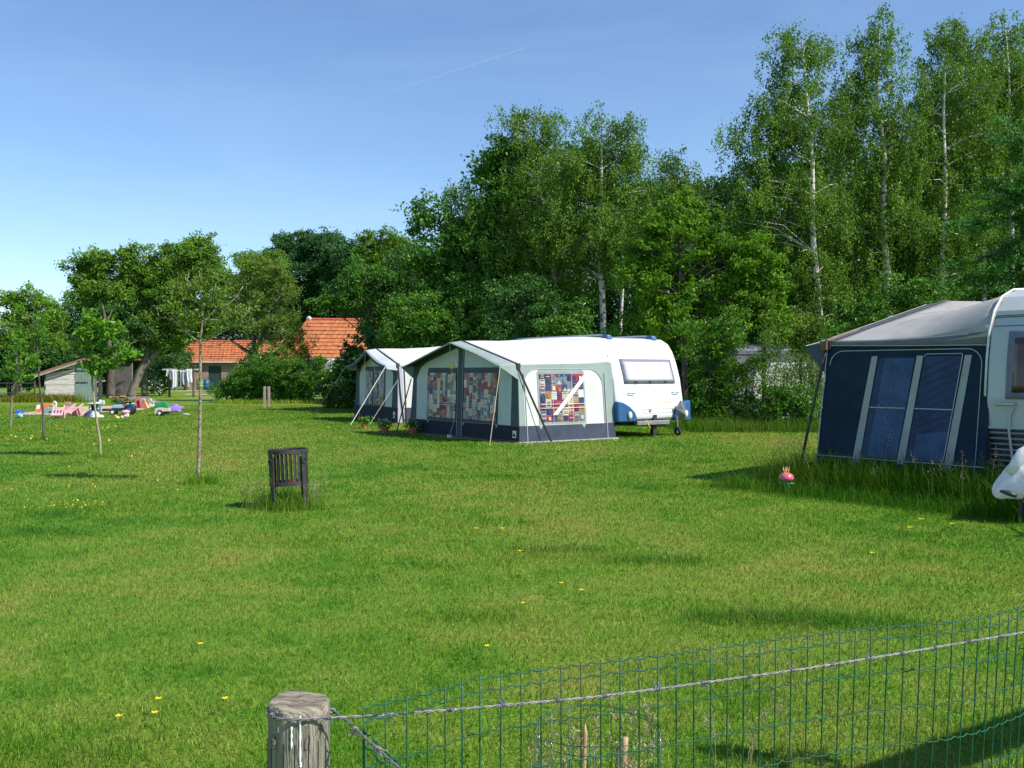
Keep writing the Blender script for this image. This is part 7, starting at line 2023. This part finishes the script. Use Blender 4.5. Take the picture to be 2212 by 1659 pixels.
# ------------------------------------------------------------------ contrail
def contrail():
    d = 2400.0
    a, b = Vector((X(800, d), d, Z(212, d))), Vector((X(1132, d), d, Z(104, d)))
    mb = MB(); n = 40
    mb.tube([a.lerp(b, i / n) for i in range(n + 1)], [1.3 + 1.5 * (1 - i / n) for i in range(n + 1)], 8)
    m, N, L = new_mat('contrail_ice')
    out = N.new("ShaderNodeOutputMaterial"); t = N.new("ShaderNodeBsdfTransparent"); df = N.new("ShaderNodeBsdfDiffuse"); tr = N.new("ShaderNodeBsdfTranslucent"); mx = N.new("ShaderNodeMixShader"); m2 = N.new("ShaderNodeMixShader")
    df.inputs[0].default_value = (.9, .9, .92, 1); tr.inputs[0].default_value = (.9, .9, .92, 1)
    tc = N.new("ShaderNodeTexCoord"); sp = N.new("ShaderNodeSeparateXYZ"); L.new(tc.outputs['Generated'], sp.inputs[0])
    mr = N.new("ShaderNodeMapRange"); mr.inputs[1].default_value = 0.0; mr.inputs[2].default_value = 1.0; mr.inputs[3].default_value = 0.02; mr.inputs[4].default_value = .13
    L.new(sp.outputs[0], mr.inputs[0]); m2.inputs[0].default_value = .5; L.new(df.outputs[0], m2.inputs[1]); L.new(tr.outputs[0], m2.inputs[2])
    L.new(mr.outputs[0], mx.inputs[0]); L.new(t.outputs[0], mx.inputs[1]); L.new(m2.outputs[0], mx.inputs[2]); L.new(mx.outputs[0], out.inputs[0])
    o = mb.build('contrail', [m], None, True); tag(o, 'thin white vapour trail slanting across the blue sky', 'contrail')
contrail()

# ------------------------------------------------------------------ unseen objects added to throw the shadow in the lower right corner
def side_frame():
    p = Vector((3.20, 3.05, 0)); e = Vector((.82, .57, 0)).normalized(); nrm = Vector((e.y, -e.x, 0))
    root = thing('added_shadow_frame', 'added timber frame, unseen beyond the right edge, put there to throw the corner shadow', 'shadow caster', p)  # unseen caster, invented for the band of shadow it throws
    m = mat('weathered_wood', (.34, .29, .23))
    mb = MB(); pts = [-e * .15 - nrm * .11, e * 3.2 - nrm * .11, e * 3.2 + nrm * .11, -e * .15 + nrm * .11]; mb.prism([v + Vector((0, 0, 2.18)) for v in pts], (0, 0, .05)); mb.build('beam', [m], root)
    for t in (.0, 3.1):
        mb = MB(); mb.box(e * t + Vector((0, 0, 1.09)), (.09, .09, 2.18)); mb.build('post', [m], root)
side_frame()
tree('added_shadow_bush', 'added round bush, unseen beyond the right edge, put there for the rounded corner shadow', 'bush', 3.69, [(2452, None, .012), (2452, 900, .01)], [(2452, 990, 110, 100), (2440, 900, 60, 60)], HEDGE, BARK, 601, dens=60, rad=.07, nleaf=30, size=.05, wr=.5, crown_name='foliage', trunk_name='stem', r0=.005)  # out of view, added only for the round blob of shadow
for k, (px, py, r, n) in enumerate(((1640, 1342, .16, 900), (1745, 1340, .12, 600), (1420, 1214, .16, 600), (1560, 1332, .10, 300), (1880, 1352, .13, 500), (1200, 1190, .14, 400), (1015, 1335, .10, 250), (70, 1640, .16, 500))):
    gx, gy, _ = G(px, py)
    WH = ('left of the dark band above the netting', 'just above the middle of the netting', 'right of the lawn middle', 'in the small gap above the netting', 'right above the netting', 'in the centre of the lawn', 'above the netting corner', 'in the lower left corner of the lawn')
    tall('lush_grass', 'darker lush tuft of longer grass ' + WH[k], [(gx + dx * r, gy + dy * r * .5) for dx in (-2, -1, 0, 1, 2) for dy in (-1, 0, 1)], .04, .10, .07, n, 700 + k, (.42, .82, .62), .0035, tintmean=.4)
